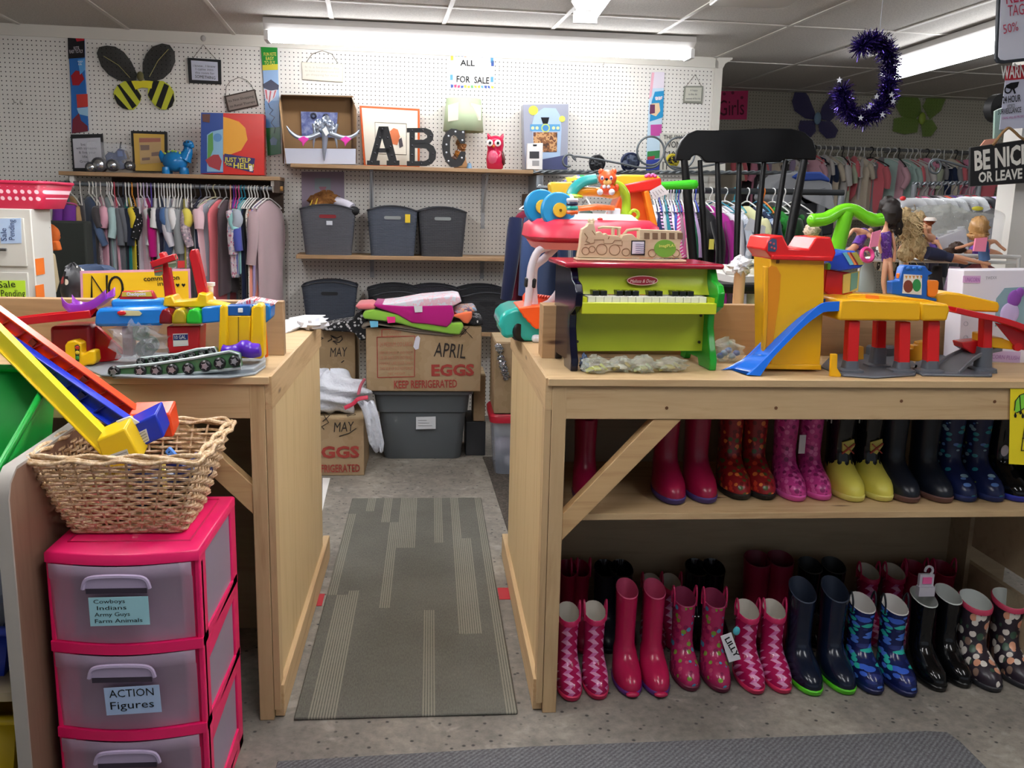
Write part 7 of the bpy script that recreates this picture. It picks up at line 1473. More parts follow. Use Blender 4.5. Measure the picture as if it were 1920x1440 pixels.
# toddler toy (orange/red/yellow) behind
TY=3.32
o=T('activity_table','yellow and red topped orange toddler toy behind the walker','toddler toy',P(1190,430,TY)[:])
def tp(nm,mat,pts,Y,d,bev=.006): m=MB(); pp(m,pts,Y,d); return m.build(nm,mat,o,bevel=bev,seg=3)
tp('yellow_top',plastic('F2C62C',.3),[(1150,330),(1168,327),(1232,329),(1240,334),(1236,344),(1160,348)],TY,.22)
tp('red_side',plastic('D82820',.3),[(1168,346),(1200,340),(1240,333),(1241,349),(1234,356),(1180,362),(1168,358)],TY-.02,.2)
tp('orange_panel',plastic('D85A14',.35),[(1166,358),(1206,357),(1222,430),(1160,440),(1140,420)],TY+.02,.12)
tp('orange_leg',plastic('F08A20',.3),[(1207,358),(1217,356),(1234,424),(1222,428)],TY-.02,.1)
m=MB(); 
for k in range(5): m.ell(P(1212+k*4,330-(k%2)*2,TY),(.008,.008,.006))
m.build('pink_knob',plastic('D060A0',.3),o)
m=MB(); m.tube([P(1236,349,TY+.05),P(1270,347,TY+.05),P(1296,346,TY+.05),P(1306,346,TY+.05),P(1309,346,TY+.05)],[.014,.016,.018,.016,.006],12); m.build('green_handle',plastic('3CC024',.25),o,smooth=60)
tp('base_leg',plastic('D85A14',.35),[(1140,420),(1222,426),(1230,560),(1150,560)],TY+.04,.1)
m=MB(); m.prism([P(x,y,TY-.05) for x,y in ((1218,358),(1240,346),(1255,362),(1226,374))],(0,.002,0)); tgp=m.build('price_card',M('DCDCE0',.5),o,label='white price card'); scribble([[P(1224+5*k,360-2*k,TY-.052),P(1230+5*k,369-3*k,TY-.052)] for k in range(4)],.0008,M('6A6A70'),tgp)
m=MB(); crumple(m,P(1085,340,TY),(.05,.04,.018),22,.25); m.build('colour_cap',blotch('coloured plastic',['E06A2A','3A9A50','5A5AA8','D8C83A'],14,.4),o,smooth=60)
# teal toy car with orange seat
o=T('ride_on_car','teal ride-on toy car with an orange jagged cover at the walkway corner','toy car',P(985,655,2.95)[:])
CYY=2.93; TE=plastic('2FB5AA',.2)
m=MB(); pp(m,[(935,608),(938,594),(948,584),(964,578),(990,577),(1008,580),(1040,590),(1050,610),(1048,638),(1010,641),(985,640),(974,636),(968,632),(958,634),(948,636),(941,628),(940,617),(936,612)],CYY,.24); bd=m.build('car_body',TE,o,bevel=.018,seg=4)
m=MB(); pp(m,[(972,578),(1000,574),(1060,573),(1060,616),(1005,617),(998,612),(994,606),(990,604),(986,598),(982,596),(980,590),(976,586)],CYY-.035,.2); m.build('orange_cover',plastic('FF5E1C',.4),o,bevel=.004)
for x,y,Y in ((975,645,CYY+.02),(1035,645,CYY+.06),(975,645,CYY+.2)): m=MB(); p=P(975 if x<1000 else 1035,647,CYY+.02); p=V((p.x,Y,ZT+.034)); m.lathe(p,[(.026,-.018),(.034,-.01),(.034,.012),(.026,.018)],18,(.5,-1,0)); m.build('wheel',M('101214',.35),o,smooth=50)
o=T('toddler_seat','orange fringed toddler seat pad with a pale buckle behind the teal car','seat pad',P(1020,575,3.0)[:])
m=MB(); m.prism([P(x,y,3.0) for x,y in ((985,560),(990,552),(1010,556),(1040,560),(1056,566),(1056,600),(985,600))],(0,.1,0)); m.build('pad',plastic('E8502A',.5),o,bevel=.006)
m=MB()
for k in range(14): m.tube([P(988+k*5,555+k*.6,3.0),P(991+k*5,550+k*.6,2.99)],[.004,.001],4)
m.build('fringe',M('C03A20',.6),o)
m=MB(); m.tube([P(x,y,2.985) for x,y in ((1012,576),(1030,568),(1042,556),(1052,544),(1054,536))],[.012,.012,.014,.016,.01],8); m.build('buckle_strap',M('D0CCD4',.5),o,smooth=60)
# boxes at the right end of the lower wall shelf
def wcart(label,u0,u1,o0,o1,z0,z1):
    o=T('cardboard_box',label,'cardboard box',WP((u0+u1)/2,(o0+o1)/2,z0)[:]); m=MB(); wbox(m,u0,u1,o0,o1,z0,z1); m.build('carton',M('6E5A4A',.8),o,bevel=.003); m=MB(); wbox(m,u0+.005,u1-.005,o1,o1+.002,z1-.03,z1-.012); m.build('tape',M('4A3C34',.6),o)
wcart('lower brown cardboard box at the right end of the lower wall shelf',.565,.70,.02,.28,1.063,1.30)
wcart('upper brown cardboard box at the right end of the lower wall shelf',.575,.71,.03,.27,1.302,1.45)
# ================================================================ green handlebar
GB=plastic('6CC81E',.2); HY=2.88
o=T('ride_on_handlebar','lime green ride-on toy with a wide curved handlebar behind the tower','ride-on toy',P(1580,560,HY)[:])
hb=spline([P(x,y,HY) for x,y in ((1514,413),(1526,413),(1545,411),(1560,404),(1575,395),(1590,392),(1606,396),(1622,406),(1638,413),(1651,412),(1655,411))],3)
n=len(hb); rr=[min(.022,.008+.016*min(i,n-1-i)/2) if min(i,n-1-i)<2 else (.0215 if abs(i-n/2)>6 else .019) for i in range(n)]
m=MB(); m.tube(hb,rr,14); m.build('handlebar',GB,o,smooth=60)
m=MB(); a=P(1588,396,HY); b=P(1566,480,HY+.01); c=V((b.x-.03,HY+.03,ZT+.06)); m.tube([a,b,c],[.022,.026,.03],14); m.build('stem',GB,o,smooth=60)
m=MB(); m.ell((c.x-.02,HY+.06,ZT+.05),(.11,.07,.05)); m.build('body',GB,o,smooth=60)
# ================================================================ white wire rack, bag and dolls
WRY=3.05; zr=P(1750,490,WRY).z
o=T('wire_rack','white wire shelf rack holding dolls behind the toy garage','wire rack',(1.7,WRY+.12,ZT))
WW=M('D8D8D6',.35); xl=P(1612,490,WRY).x; xr=P(1908,488,WRY).x; xg=P(1690,480,WRY).x
m=MB(); m.tube([V((xl,WRY,zr)),V((xr,WRY,zr))],.006,6); m.tube([V((xl,WRY+.25,zr)),V((xr,WRY+.25,zr))],.004,6)
for k in range(26): x=xl+(xr-xl)*k/25; m.tube([V((x,WRY,zr)),V((x,WRY+.25,zr))],.002,5)
m.build('shelf_wire',WW,o,smooth=60)
m=MB(); zu=P(1700,478,WRY).z; m.tube(spline([V((xg,WRY-.005,zr-.22)),V((xg,WRY-.005,zu-.03)),V((xg+.006,WRY-.005,zu-.004)),V((xg+.03,WRY-.005,zu)),V((xr-.03,WRY-.005,zu)),V((xr-.004,WRY-.005,zu-.006)),V((xr,WRY-.005,zu-.03)),V((xr,WRY-.005,zr-.02))],3),.0075,8); m.build('guard_rail',WW,o,smooth=60)
for x in (xl,xr):
    for y in (WRY,WRY+.25): m=MB(); m.tube([V((x,y,zr)),V((x,y,ZT))],.004,6); m.build('leg',WW,o,smooth=60)
SKIN=M('D8A080',.45); 
def skin(nm,vs,es,rad,mat,parent,sub=2):
    mw=MW[parent.name]; inv=mw.inverted()
    bm=bmesh.new(); sk=bm.verts.layers.skin.verify(); bv=[]
    for i,(v,r) in enumerate(zip(vs,rad)):
        x=bm.verts.new(inv@V(v)); x[sk].radius=(r,r); x[sk].use_root=(i==0); bv.append(x)
    for a,b in es: bm.edges.new((bv[a],bv[b]))
    me=bpy.data.meshes.new(nm); bm.to_mesh(me); bm.free(); me.materials.append(mat)
    ob=bpy.data.objects.new(nm,me); COL.objects.link(ob); ob.parent=parent; MW[ob.name]=mw
    md=ob.modifiers.new('skin','SKIN'); md.use_smooth_shade=True; s2=ob.modifiers.new('sub','SUBSURF'); s2.levels=sub; s2.render_levels=sub; return ob
def doll(label,Y,head,neck,chest,hip,arms,legs,hair,top,bottom=None,hr=.02):
    j=lambda t: P(t[0],t[1],Y+(t[2] if len(t)>2 else 0))
    o=T('fashion_doll',label,'doll',j(hip)[:])
    vs=[j(hip),j(chest),j(neck),j(head)]; rad=[.014,.016,.006,hr*.75]; es=[(0,1),(1,2),(2,3)]
    for a in arms:
        k=1
        for t,r in zip(a,(.0065,.005,.0055)): vs.append(j(t)); rad.append(r); es.append((k,len(vs)-1)); k=len(vs)-1
    for a in legs:
        k=0
        for t,r in zip(a,(.011,.0085,.006,.006)): vs.append(j(t)); rad.append(r); es.append((k,len(vs)-1)); k=len(vs)-1
    skin('body',vs,es,rad,SKIN,o)
    m=MB(); 
    for (x,y,dz_,rx,rz_) in hair[1]: crumple(m,P(x,y,Y+dz_),(rx,rx*.8,rz_),int(x),.16,16,12,None,False)
    m.build('hair',hair[0],o,smooth=50)
    m=MB(); a,b=j(hip),j(chest); d=(b-a); m.tube([a,a+d*.5,b,b+d*.12],[.0185,.017,.020,.015],12); m.build('top',top,o,smooth=60)
    if bottom:
        for a in legs: m=MB(); m.tube([j(hip),j(a[0]),j(a[1])],[.018,.0145,.012],10); m.build('trouser_leg',bottom,o,smooth=60)
    # face
    h=j(head)
    return o
PUR=blotch('purple print',['5A2E9A','6A3AA8','4A2A7A','8A6AB8'],60,.5); 
HB=M('1E1614',.6); HBL=blotch('blond hair',['AE9468','BEA67C','9E8860'],20,.8,(3,3,.6)); HRED=M('9A4A22',.5); HBR=M('3A2418',.6); HBOB=blotch('golden hair',['B08452','C09664','A07848'],60,.35,(1,1,.2))
doll('dark-haired doll in a purple top with bare legs hanging over the wire rack',2.99,(1664,408),(1661,424),(1660,440),(1664,488,.02),[((1672,436),(1678,466),(1676,492)),((1652,438),(1648,456),(1652,476))],[((1660,500),(1656,530),(1660,556)),((1668,500),(1672,530),(1684,556))],(HB,[(1672,400,.0,.034,.045),(1684,425,.02,.016,.03),(1665,385,.03,.03,.03)]),PUR)
doll('doll in a purple corset lying back under the green handlebar',3.05,(1634,432,.08),(1626,436,.06),(1620,436,.03),(1606,462),[((1600,430),(1588,446),(1578,462)),((1634,444),(1636,456),(1630,470))],[((1596,468),(1580,476),(1566,484))],(HB,[(1640,430,.09,.02,.02)]),PUR)
doll('blonde doll with a huge fluffy mane in the middle of the rack',3.06,(1704,436),(1706,450),(1706,458),(1704,476),[((1690,462),(1684,474)),],[((1700,484),(1698,500))],(HBL,[(1706,430,-.02,.04,.05),(1722,418,.0,.03,.035),(1694,412,.01,.028,.04),(1714,458,-.03,.042,.042),(1728,470,-.03,.03,.03),(1700,476,-.03,.032,.026)]),M('C8BCA0',.9))
doll('red-haired doll with a white hat, purple top and navy trousers on the rack',3.03,(1740,424,-.01),(1742,436),(1746,448),(1748,474),[((1736,440,-.03),(1734,420,-.04)),((1758,455,-.02),(1766,470,-.03))],[((1768,478,-.02),(1798,482,-.03),(1830,490,-.04),(1858,496,-.04)),((1764,482),(1790,488),(1815,494))],(HRED,[(1735,424,.01,.020,.028),(1742,415,.01,.02,.012)]),blotch('purple sweater',['6A4AA8','7A5AB8','C89AA8'],40,.8),None)
bl=[o_ for o_ in bpy.data.objects if o_.get('label','').startswith('blonde doll with a huge')][0]
rn=random.Random(9); m=MB()
for k in range(260):
    a0=P(1706+rn.gauss(0,9),436+rn.gauss(0,18),3.03+rn.gauss(0,.012)); d=V((rn.gauss(.3,1),rn.gauss(-.4,.6),rn.gauss(-.2,.8))).normalized()
    m.tube([a0,a0+d*.025,a0+d*.045+V((0,0,-.012))],[.0016,.0014,.0005],3)
m.build('fluffy_mane',M('C4AE84',.8),bl,smooth=60)
m=MB(); a=P(1738,474,3.0); b=P(1770,480,3.0); m.tube([a,(a+b)/2,b],[.022,.022,.018],12); m.tube([b,P(1786,484,2.99)],[.016,.015],10); tag(m.build('doll_trousers',M('1E2440',.8),smooth=60),'navy doll trousers on the red-haired doll','doll clothes')
m=MB(); m.lathe(P(1744,414,3.03),[(.022,0),(.02,.006),(.014,.012)],16); tag(m.build('doll_hat',M('E4DCD4',.6)),'tiny white hat on the red-haired doll','hat')
doll('blonde bob doll seen from behind in a pink and blue dress at the right',3.0,(1836,436),(1838,452),(1842,456),(1846,488),[((1866,452),(1876,462),(1886,470)),((1824,456),(1806,462),(1790,466))],[((1846,498),(1850,510))],(HBOB,[(1836,426,-.005,.034,.036),(1834,442,-.005,.035,.016)]),M('4A6A98',.6))
m=MB(); m.prism([P(x,y,2.965) for x,y in ((1830,447),(1852,445),(1848,472),(1826,471))],(0,.008,0)); tag(m.build('pink_tag',M('F08AA8',.6)),'pink card hanging on the back of the bob-haired doll','tag')
doll('brown-haired doll lying face up behind the bob-haired doll',3.10,(1808,474),(1816,472),(1824,470),(1850,472),[((1826,478),(1834,486))],[((1866,474),(1880,480))],(HBR,[(1794,466,0,.03,.022),(1782,472,0,.03,.014)]),PUR)
m=MB(); crumple(m,P(1522,434,3.0),(.026,.024,.024),9,.15,16,12,None,False); o=tag(m.build('doll',blotch('grey blond hair',['B0A08A','C8B8A0','988A78'],50,.7),smooth=60),'pale blond doll head left of the green handlebar stem','doll')
m=MB(); m.prism([P(x,y,2.97) for x,y in ((1636,436),(1652,431),(1646,462),(1630,464))],(0,.004,0)); tag(m.build('pink_tag',M('F08AB0',.6)),'pink card between the two purple-dressed dolls','tag')
m=MB(); m.torus(P(1626,478,3.0),.022,.007,(.2,-1,.3),18,6); tag(m.build('pink_ring_toy',M('E84A98',.3),smooth=60),'hot pink ring-shaped toy below the corset doll','toy')
m=MB(); crumple(m,P(1610,472,3.08),(.05,.03,.02),17,.3); tag(m.build('doll_clothes',blotch('doll clothes',['E0B070','C888A8','8A9AC8','D8C8B0'],40,.8),smooth=60),'mixed bright doll clothes heaped below the handlebar','doll clothes')
for k,(x0,x1,y0,y1,c,lab) in enumerate(((1608,1640,492,556,'A8B4B4','pale blue doll gown hanging below the wire rack'),(1590,1606,520,565,'3A3468','dark blue doll legs hanging below the wire rack'),(1690,1720,500,555,'3A2A28','brown doll hair hanging below the wire rack'),(1740,1766,498,575,'1E1A1E','black doll dress hanging below the rack behind the blue stand'),(1770,1800,500,590,'C8B0D0','lilac doll gown hanging at the right below the rack'),(1808,1868,494,508,'8A4A50','dark pink doll legs across the rack at the right'))):
    a=P(x0,y0,3.08); b=P(x1,y1,3.08); m=MB(); c3=(a+b)/2; m.loft([[V((c3.x+w*(b.x-a.x)/2*math.cos(t),3.08+.02*math.sin(t)*w,z)) for t in [2*math.pi*i/14 for i in range(14)]] for w,z in ((.9,b.z),(1,(a.z+b.z*2)/3),(.7,(a.z*2+b.z)/3),(.5,a.z))]); tag(m.build('doll_gown',M(c,.8),smooth=60),lab,'doll clothes')
m=MB(); a=P(1655,478,3.02)
crumple(m,P(1664,478,3.12),(.05,.03,.06),31,.25); tag(m.build('striped_bundle',blotch('black white stripes',['D8D4CC','2A2A2E','A8A49C'],20,.6,(3,1,1)),smooth=60),'black and white striped toy bundle behind the dark-haired doll','bundle')
# big clear bag of blocks
o=T('clear_bag','large clear plastic bag of white blocks standing behind the dolls','bag',P(1790,480,3.22)[:])
m=MB(); m.prism([P(x,y,3.2) for x,y in ((1690,372),(1720,370),(1790,376),(1850,384),(1892,400),(1884,440),(1880,482),(1700,482),(1694,430))],(0,.09,0)); m.build('film',SLEEVE,o,bevel=.02,seg=3,smooth=60)
m=MB(); crumple(m,P(1780,415,3.24),(.15,.03,.05),14,.3,30,20,None,False); m.build('inner_film',CLEAR,o,smooth=25)
m=MB(); m.prism([P(x,y,3.215) for x,y in ((1752,448),(1812,428),(1818,480),(1748,480))],(0,.05,0)); bk=m.build('white_block',M('D8D8E0',.4),o,bevel=.003)
for x,y in ((1763,442),(1782,436),(1802,429)): m=MB(); m.cyl(P(x,y+4,3.24),P(x,y-4,3.24),.013,12); m.build('block_stud',M('D8D8E0',.4),bk)
m=MB(); m.ell(P(1833,391,3.195),(.022,.004,.008)); m.build('yellow_sticker',M('E0D84A',.4),o)
m=MB(); m.ell(P(1693,372,3.2),(.011,.008,.008)); m.build('red_knot',M('D82A30',.4),o)
# ================================================================ grey baby carrier
o=T('baby_carrier','grey, blue and black baby carrier behind the rocking chair','baby carrier',P(1520,440,5.2)[:])
BY_=5.2
for pts,c,nm,d in (([(1440,372),(1448,345),(1470,326),(1500,322),(1540,328),(1560,345),(1566,375),(1560,380),(1460,392)],'76787C','hood',.25),([(1484,332),(1500,322),(1540,322),(1556,334),(1558,342),(1540,338),(1500,340)],'1E3A80','blue_trim',.2),([(1470,380),(1500,360),(1540,358),(1562,368),(1566,400),(1562,440),(1480,450)],'1A1C20','black_panel',.2),([(1536,356),(1548,352),(1550,380),(1544,410),(1520,420),(1534,396)],'6A6C70','strap',.03),([(1505,366),(1560,366),(1566,390),(1560,395),(1510,372)],'8A8C90','grey_piping',.02)):
    m=MB(); pp(m,pts,BY_-(.02 if nm in('strap','grey_piping') else 0)-(.01 if nm=='blue_trim' else 0),d); m.build(nm,M(c,.9),o,bevel=.012 if d>.05 else .003,seg=3)
m=MB(); m.box(P(1450,440,5.3).x,P(1566,440,5.3).x,5.2,5.5,0,P(1500,448,5.2).z); tag(m.build('grey_stand',M('5A5C60',.7),bevel=.01),'grey covered stand carrying the baby carrier','stand')
# ================================================================ girls' clothes on the far wall
FP=PW(1540,270,0); FO=Matrix.Rotation(AL,3,'Z')
def FW(px,py,off): # point in front of the far wall
    r=ray(px,py); p0=V((0,WD,0))-WN*1.5+WN*off; return CAMP+r*((p0-CAMP).dot(WN)/r.dot(WN))
fo=.30; A=FW(1355,272,fo); B=FW(1850,276,fo); fz=(A.z+B.z)/2-.02
o=T('wall_clothes_rail','long clothes rail along the far girls wall','clothes rail',((A.x+B.x)/2,(A.y+B.y)/2,fz))
m=MB(); m.cyl(V((A.x,A.y,fz)),V((B.x,B.y,fz)),.012,10); m.build('rod',M('7A7C7E',.4,metal=.5),o)
for t in (.02,.35,.68,.98): p=V((A.x,A.y,fz))+(V((B.x,B.y,fz))-V((A.x,A.y,fz)))*t; m=MB(); m.cyl(p,p-WN*.30,.008,8); m.build('bracket',M('7A7C7E',.4),o)
pal=[('pink','D08AA0'),('white','C8C4C0'),('grey','8A888A'),('pale mint','A8C0B8'),('raspberry','B83A60'),('navy','26304A'),('light pink','D8A8B4'),('cream','C8BCA8'),('charcoal','3A3638'),('coral','D87078'),('lilac','9A8AA8'),('pale green','B0B8A0')]
N_=46; rn=random.Random(11); protos=[garment(c,k,L,.14,.022,200+i,.14) for i,((nm,c),k,L) in enumerate(zip(pal,['shirt','romper','dress','shirt','dress','shirt','romper','dress','shirt','romper','dress','shirt'],[.46,.5,.62,.5,.64,.52,.48,.66,.55,.5,.6,.5]))]
usedp=set()
for k in range(N_):
    i=rn.randrange(12); t=(k+.5+rn.uniform(-.2,.2))/N_; loc=V((A.x,A.y,fz))+(V((B.x,B.y,fz))-V((A.x,A.y,fz)))*t+V((0,0,-.002)); rz=AL+math.radians(rn.choice((-1,1,1))*rn.uniform(5,65))
    lab=f'{pal[i][0]} girls garment, {ordinal(k+1)} from the left on the far wall rail'
    if i in usedp: g=copy_tree(protos[i],loc,rz,lab,'girls clothes on the far wall',rn.uniform(.75,1.12)); g['category']='clothes'
    else: usedp.add(i); g=put_g(protos[i],loc,rz,lab,'girls clothes on the far wall')
    put_hanger('D8D8D4' if k%5 else '202022',loc,rz,f'small hanger of the {ordinal(k+1)} girls garment from the left on the far wall','hangers on the far wall')
for i in range(12):
    if i not in usedp:
        for c in list(protos[i].children): bpy.data.objects.remove(c)
        bpy.data.objects.remove(protos[i])
# second, nearer rail at the right with twisted bar
A2=P(1712,345,5.6); B2=P(1836,342,5.6)
o=T('twisted_rail','grey twisted bar rail with a curled end in front of the far clothes','clothes rail',A2[:])
for k in range(2):
    pts=[A2+(B2-A2)*(i/60)+V((0,.008*math.sin(i*.8+k*3.14),.008*math.cos(i*.8+k*3.14))) for i in range(61)]
    m=MB(); m.tube(pts,.007,5); m.build('twisted_bar',SC,o,smooth=60)
m=MB(); m.tube(spline([P(x,y,5.6) for x,y in ((1752,318),(1746,306),(1756,300),(1764,310),(1758,324),(1745,322),(1742,308),(1752,299),(1775,303),(1800,310),(1836,320))],4),.007,7); m.build('scroll',SC,o,smooth=60)
m=MB(); a=P(1714,346,5.6); m.cyl(a,V((a.x,5.6,0)),.016,10); m.build('upright',M('7A7E82',.4),o); m=MB(); a=P(1836,342,5.6); m.cyl(a,V((a.x,5.6,0)),.016,10); m.build('upright',M('7A7E82',.4),o)
cl2=[('raspberry','A02848'),('pink','C8688A'),('black','1E1A20'),('white','B8B4B4'),('coral','D8604A'),('purple','5A3A8A'),('lilac','9A7AA8'),('crimson','B0203A'),('red','A83038')]
for k,(nm,c) in enumerate(cl2):
    p=A2+(B2-A2)*((k+.7)/9.4)+V((0,0,-.01)); g=garment(c,'shirt',.5,.15,.02,300+k,.14); rz=math.radians(rn.uniform(10,45))
    put_g(g,p,rz,f'{nm} shirt, {ordinal(k+1)} from the left on the twisted rail','clothes on the twisted rail'); put_hanger('6A6668',p,rz,f'hanger of the {ordinal(k+1)} shirt on the twisted rail','hangers on the twisted rail')
# round rack hangers peeking over the clear bag
o=T('round_rack','round clothes rack behind the clear bag, only hanger shoulders showing','clothes rack',P(1790,390,4.6)[:])
c=P(1790,378,4.6); m=MB(); m.cyl(V((c.x-.3,4.6,c.z)),V((c.x+.25,4.6,c.z)),.012,8); m.cyl(V((c.x,4.6,0)),V((c.x,4.6,c.z)),.014,8); m.build('frame',M('7A7E82',.4),o)
for k in range(9):
    q_=P(1712+19*k,386-(k>4)*3,4.55); colh='C4C8CC' if k<6 else ('D8DCE0','3A3A40','B8A8D0')[k-6]
    m=MB(); m.tube(spline([q_+V((a,b_,z)) for a,b_,z in ((-.075,.03,-.05),(-.06,.02,-.005),(-.02,.0,.018),(.03,-.02,.015),(.055,-.03,-.03))],4),.013,8,flat=1.5)
    tag(m.build('clothes_hanger',M(colh,.35),smooth=60),f'arched grey hanger shoulder, {ordinal(k+1)} from the left above the clear bag','hanger','arched hangers on the round rack')
    g=garment(('1E1E24','3A3A44','2A2430')[k%3],'shirt',.4,.07,.012,400+k,0); put_g(g,q_+V((0,.02,.05)),math.radians(62),f'dark shirt, {ordinal(k+1)} from the left on the round rack behind the clear bag','clothes on the round rack')
# far wall decorations
def fwp(m,pts,off,d): return m.prism([FW(x,y,off) for x,y in pts],-WN*d)
m=MB(); fwp(m,[(1345,171),(1403,170),(1400,224),(1344,224)],.006,.003); o=tag(m.build('pink_sign',M('E0407A',.7)),'pink hand-lettered Girls sign on the far wall','paper sign'); MW[o.name]=Matrix.Translation(o.location)
txt('Girls',FW(1347,217,.008),FW(1395,215,.008),.12,M('6A1838',.7),o,lift=.002)
for x,y in ((1358,176),(1374,174),(1391,183)): m=MB(); fwp(m,circ(x,y,3,10),.008,.001); m.build('printed_heart',M('8A1A48',.6),o)
WG=NT('purple gauze',.7); WG.b.inputs['Base Color'].default_value=lin('4A4478'); WG.b.inputs['Alpha'].default_value=.62
WG2=NT('green gauze',.7); WG2.b.inputs['Base Color'].default_value=lin('7A9A3A'); WG2.b.inputs['Alpha'].default_value=.5
for lab,mt,ws in (('dark purple gauze fairy wings high on the far wall',WG.m,([(1485,190),(1492,168),(1504,165),(1516,180),(1528,210),(1530,225),(1510,222),(1490,208)],[(1534,222),(1542,200),(1560,175),(1575,165),(1582,180),(1574,210),(1556,228)],[(1500,226),(1528,226),(1530,246),(1518,260),(1504,256),(1497,240)],[(1534,226),(1560,228),(1572,244),(1566,258),(1550,260),(1536,246)])),('olive green gauze fairy wings on the far wall right of the tinsel',WG2.m,([(1678,180),(1690,174),(1715,174),(1726,190),(1728,212),(1716,224),(1690,218),(1680,200)],[(1730,200),(1738,184),(1760,176),(1774,184),(1764,208),(1744,224)],[(1676,222),(1700,218),(1724,224),(1720,248),(1696,252),(1674,246)],[(1726,224),(1748,224),(1758,240),(1746,256),(1730,256)]))):
    p=FW(ws[0][0][0]+30,255,.02); o=T('fairy_wings',lab,'costume wings',p[:])
    for k,pts in enumerate(ws): m=MB(); fwp(m,pts,.03+.006*k,.004); m.build('wing',mt,o,bevel=.001)
    m=MB(); cx_=sum(q[0] for w in ws for q in w)/sum(len(w) for w in ws); m.ell(FW(1533 if cx_<1600 else 1729,222,.06),(.03,.02,.05)); m.build('centre_knot',M('7A98B0' if cx_<1600 else '8AA03A',.6),o)
# ================================================================ white column with signs at the right edge
kx=P(1895,420,3.3).x; ky2=PX(1862,420,kx).y
mb=MB(); mb.box(kx,kx+.14,3.3,ky2,0,CEIL); cl_=mb.build('column_right',M('E0DED8',.6)); struct(cl_)
SY=3.22
o=T('hanging_sign','black BE NICE OR LEAVE sign hung by twine on the white column','sign',P(1880,348,SY)[:])
sg=[(1820,277),(1990,252),(1992,338),(1819,349)]
m=MB(); m.prism([P(x,y,SY) for x,y in sg],(0,.012,0)); bd=m.build('board',M('1A1A1C',.6),o); 
m=MB(); m.tube([P(x,y,SY+.003) for x,y in sg],.0022,5,True); m.build('pale_edge',M('6A6862',.6),o)
LW=M('E4E2DA',.6)
txt('BE NICE',P(1827,319,SY),P(1928,305,SY),.068,LW,bd,up=(0.03,0,1),bold=.035,lift=.002); txt('OR LEAVE',P(1834,342,SY),P(1916,334,SY),.036,LW,bd,up=(.03,0,1),bold=.03,lift=.002)
m=MB(); m.tube(spline([P(x,y,SY-.004) for x,y in ((1862,272),(1874,256),(1884,245),(1892,240),(1902,247),(1914,258),(1930,266))],4),.005,6); m.build('twine',M('8A6A44',.8),o,smooth=60)
o=T('warning_sign','white 24 hour video surveillance sign with a red top on the column','sign',P(1895,240,SY)[:])
m=MB(); m.prism([P(x,y,SY+.04) for x,y in ((1888,124),(1990,116),(1985,236),(1874,243))],(0,.002,0)); bd=m.build('board',M('C8CCE0',.5),o)
m=MB(); m.prism([P(x,y,SY+.0385) for x,y in ((1888,124),(1990,116),(1990,142),(1884,151))],(0,.001,0)); rb=m.build('red_band',M('C02A3A',.5),o)
txt('WARNING',P(1876,148,SY+.037),P(1947,142,SY+.037),.045,WHITE,rb,lift=.002,bold=.02)
txt('24 HOUR',P(1879,194,SY+.038),P(1913,190,SY+.038),.024,INK,bd,lift=.003,bold=.015); txt('VIDEO',P(1887,204,SY+.038),P(1902,202,SY+.038),.014,INK,bd,lift=.003); txt('SURVEILLANCE',P(1870,215,SY+.038),P(1914,210,SY+.038),.018,INK,bd,lift=.003,bold=.01); txt('CRIME WILL BE PROSECUTED',P(1878,224,SY+.038),P(1930,219,SY+.038),.008,M('A03A8A',.5),bd,lift=.003)
m=MB(); m.prism([P(x,y,SY+.038) for x,y in ((1886,160),(1896,155),(1911,153),(1908,163),(1900,168),(1888,165))],(0,.001,0)); m.prism([P(x,y,SY+.038) for x,y in ((1899,167),(1902,166),(1905,175),(1902,176))],(0,.001,0)); cmr=m.build('camera_print',INK,bd); m=MB(); m.torus(P(1890,168,SY+.037),.012,.0025,(0,-1,0),16,5); m.build('lens_print',INK,cmr)
o=T('white_board','white board with red handwritten RED TAGS 50% in a dark rounded frame','sign',P(1900,120,SY)[:])
out=[(1880,-60),(1990,-70),(1990,106),(1882,119),(1872,118),(1867,110),(1874,-50)]
m=MB(); m.prism([P(x,y,SY-.02) for x,y in out],(0,.014,0)); m.build('frame',M('2A3038',.5),o,bevel=.003)
inn=[(1884,-56),(1986,-66),(1986,101),(1884,113),(1876,112),(1872,106),(1879,-48)]
m=MB(); m.prism([P(x,y,SY-.022) for x,y in inn],(0,.002,0)); bd=m.build('board',M('D8DCEC',.35),o)
RI=M('C03A5A',.6); txt('RED',P(1886,8,SY-.024),P(1926,1,SY-.024),.05,RI,bd,lift=.003); txt('TAGS',P(1889,31,SY-.024),P(1927,26,SY-.024),.036,RI,bd,lift=.003); txt('50%',P(1881,64,SY-.024),P(1909,57,SY-.024),.03,RI,bd,lift=.003)
m=MB(); m.cyl(P(1902,119,SY),P(1902,124,SY),.004,6); m.build('hook',M('B8B8B4',.4),o)
m=MB(); m.lathe(P(1872,203,3.6),[(.055,-.02),(.055,.02)],24,(.2,-1,0)); m.cyl(P(1872,203,3.6),V((kx+.02,ky2-.03,P(1872,203,3.6).z)),.01,8); tag(m.build('black_disc',BLACK,smooth=50),'round black disc mounted behind the surveillance sign on the column','disc')
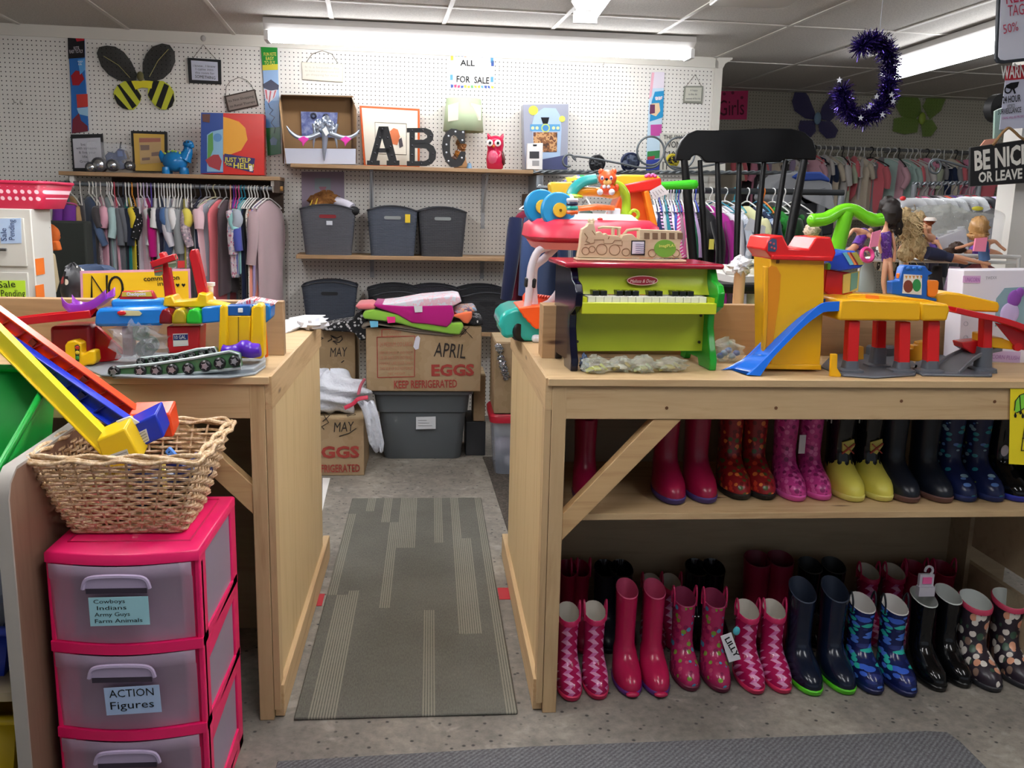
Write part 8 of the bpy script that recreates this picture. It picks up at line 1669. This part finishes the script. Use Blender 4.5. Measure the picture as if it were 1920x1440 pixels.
m=MB(); m.prism([P(x,y,3.28) for x,y in ((1866,208),(1880,202),(1876,262),(1864,264))],(0,.01,0)); tag(m.build('glass_strip',M('9AB8AC',.15)),'pale green glass strip behind the surveillance sign','glass')
m=MB(); m.prism([P(x,y,3.26) for x,y in ((1838,275),(1848,262),(1872,259),(1868,272))],(0,.008,0)); tag(m.build('peach_card',M('E0A08A',.6)),'peach card sticking up behind the BE NICE sign','card')
# ================================================================ purple tinsel crescent
TN=NT('purple foil',.18); TN.b.inputs['Metallic'].default_value=.85; inf=TN.n('TexNoise'); inf.inputs['Scale'].default_value=300; TN.col(TN.ramp(inf.outputs[0],[(.35,'1E1440'),(.55,'3A2878'),(.68,'7A68B8')]))
TYY=3.15
path=spline([P(x,y,TYY) for x,y in ((1612,90),(1625,80),(1645,78),(1660,92),(1668,120),(1668,155),(1662,185),(1645,208),(1618,222),(1594,214),(1582,192),(1578,168))],8)
o=T('tinsel_garland','purple tinsel crescent with silver stars hanging from the ceiling','tinsel decoration',P(1630,235,TYY)[:])
rn=random.Random(3); m=MB()
for i in range(len(path)-1):
    for k in range(46):
        c=path[i]+(path[i+1]-path[i])*rn.random(); d=V((rn.gauss(0,1),rn.gauss(0,1),rn.gauss(0,1))).normalized(); s=d.cross(V((rn.gauss(0,1),rn.gauss(0,1),rn.gauss(0,1)))).normalized()*.0018; L=rn.uniform(.028,.05)
        m.add([c-s,c+s,c+d*L+s*.6,c+d*L-s*.6],[(0,1,2,3)])
m.build('tinsel_strands',TN.m,o,smooth=180)
m=MB(); m.tube(path,.006,6); m.build('wire_core',M('2A2048',.5),o)
m=MB(); m.cyl(P(1648,78,TYY),V((P(1648,78,TYY).x,TYY,CEIL)),.0012,4); m.build('hanging_thread',M('8A8A90',.5),o)
SV2=M('E4E6F0',.2,metal=.6,emit=0)
for x,y in ((1672,178),(1675,190),(1644,181),(1614,221),(1630,200),(1574,150),(1668,70),(1655,215)):
    m=MB(); c=P(x,y,TYY-.045); m.prism([c+V((math.cos(a)*r,0,math.sin(a)*r)) for a,r in [(math.pi/2+i*math.pi/5,.011 if i%2==0 else .0045) for i in range(10)]],(0,.0012,0)); m.build('star',SV2,o)
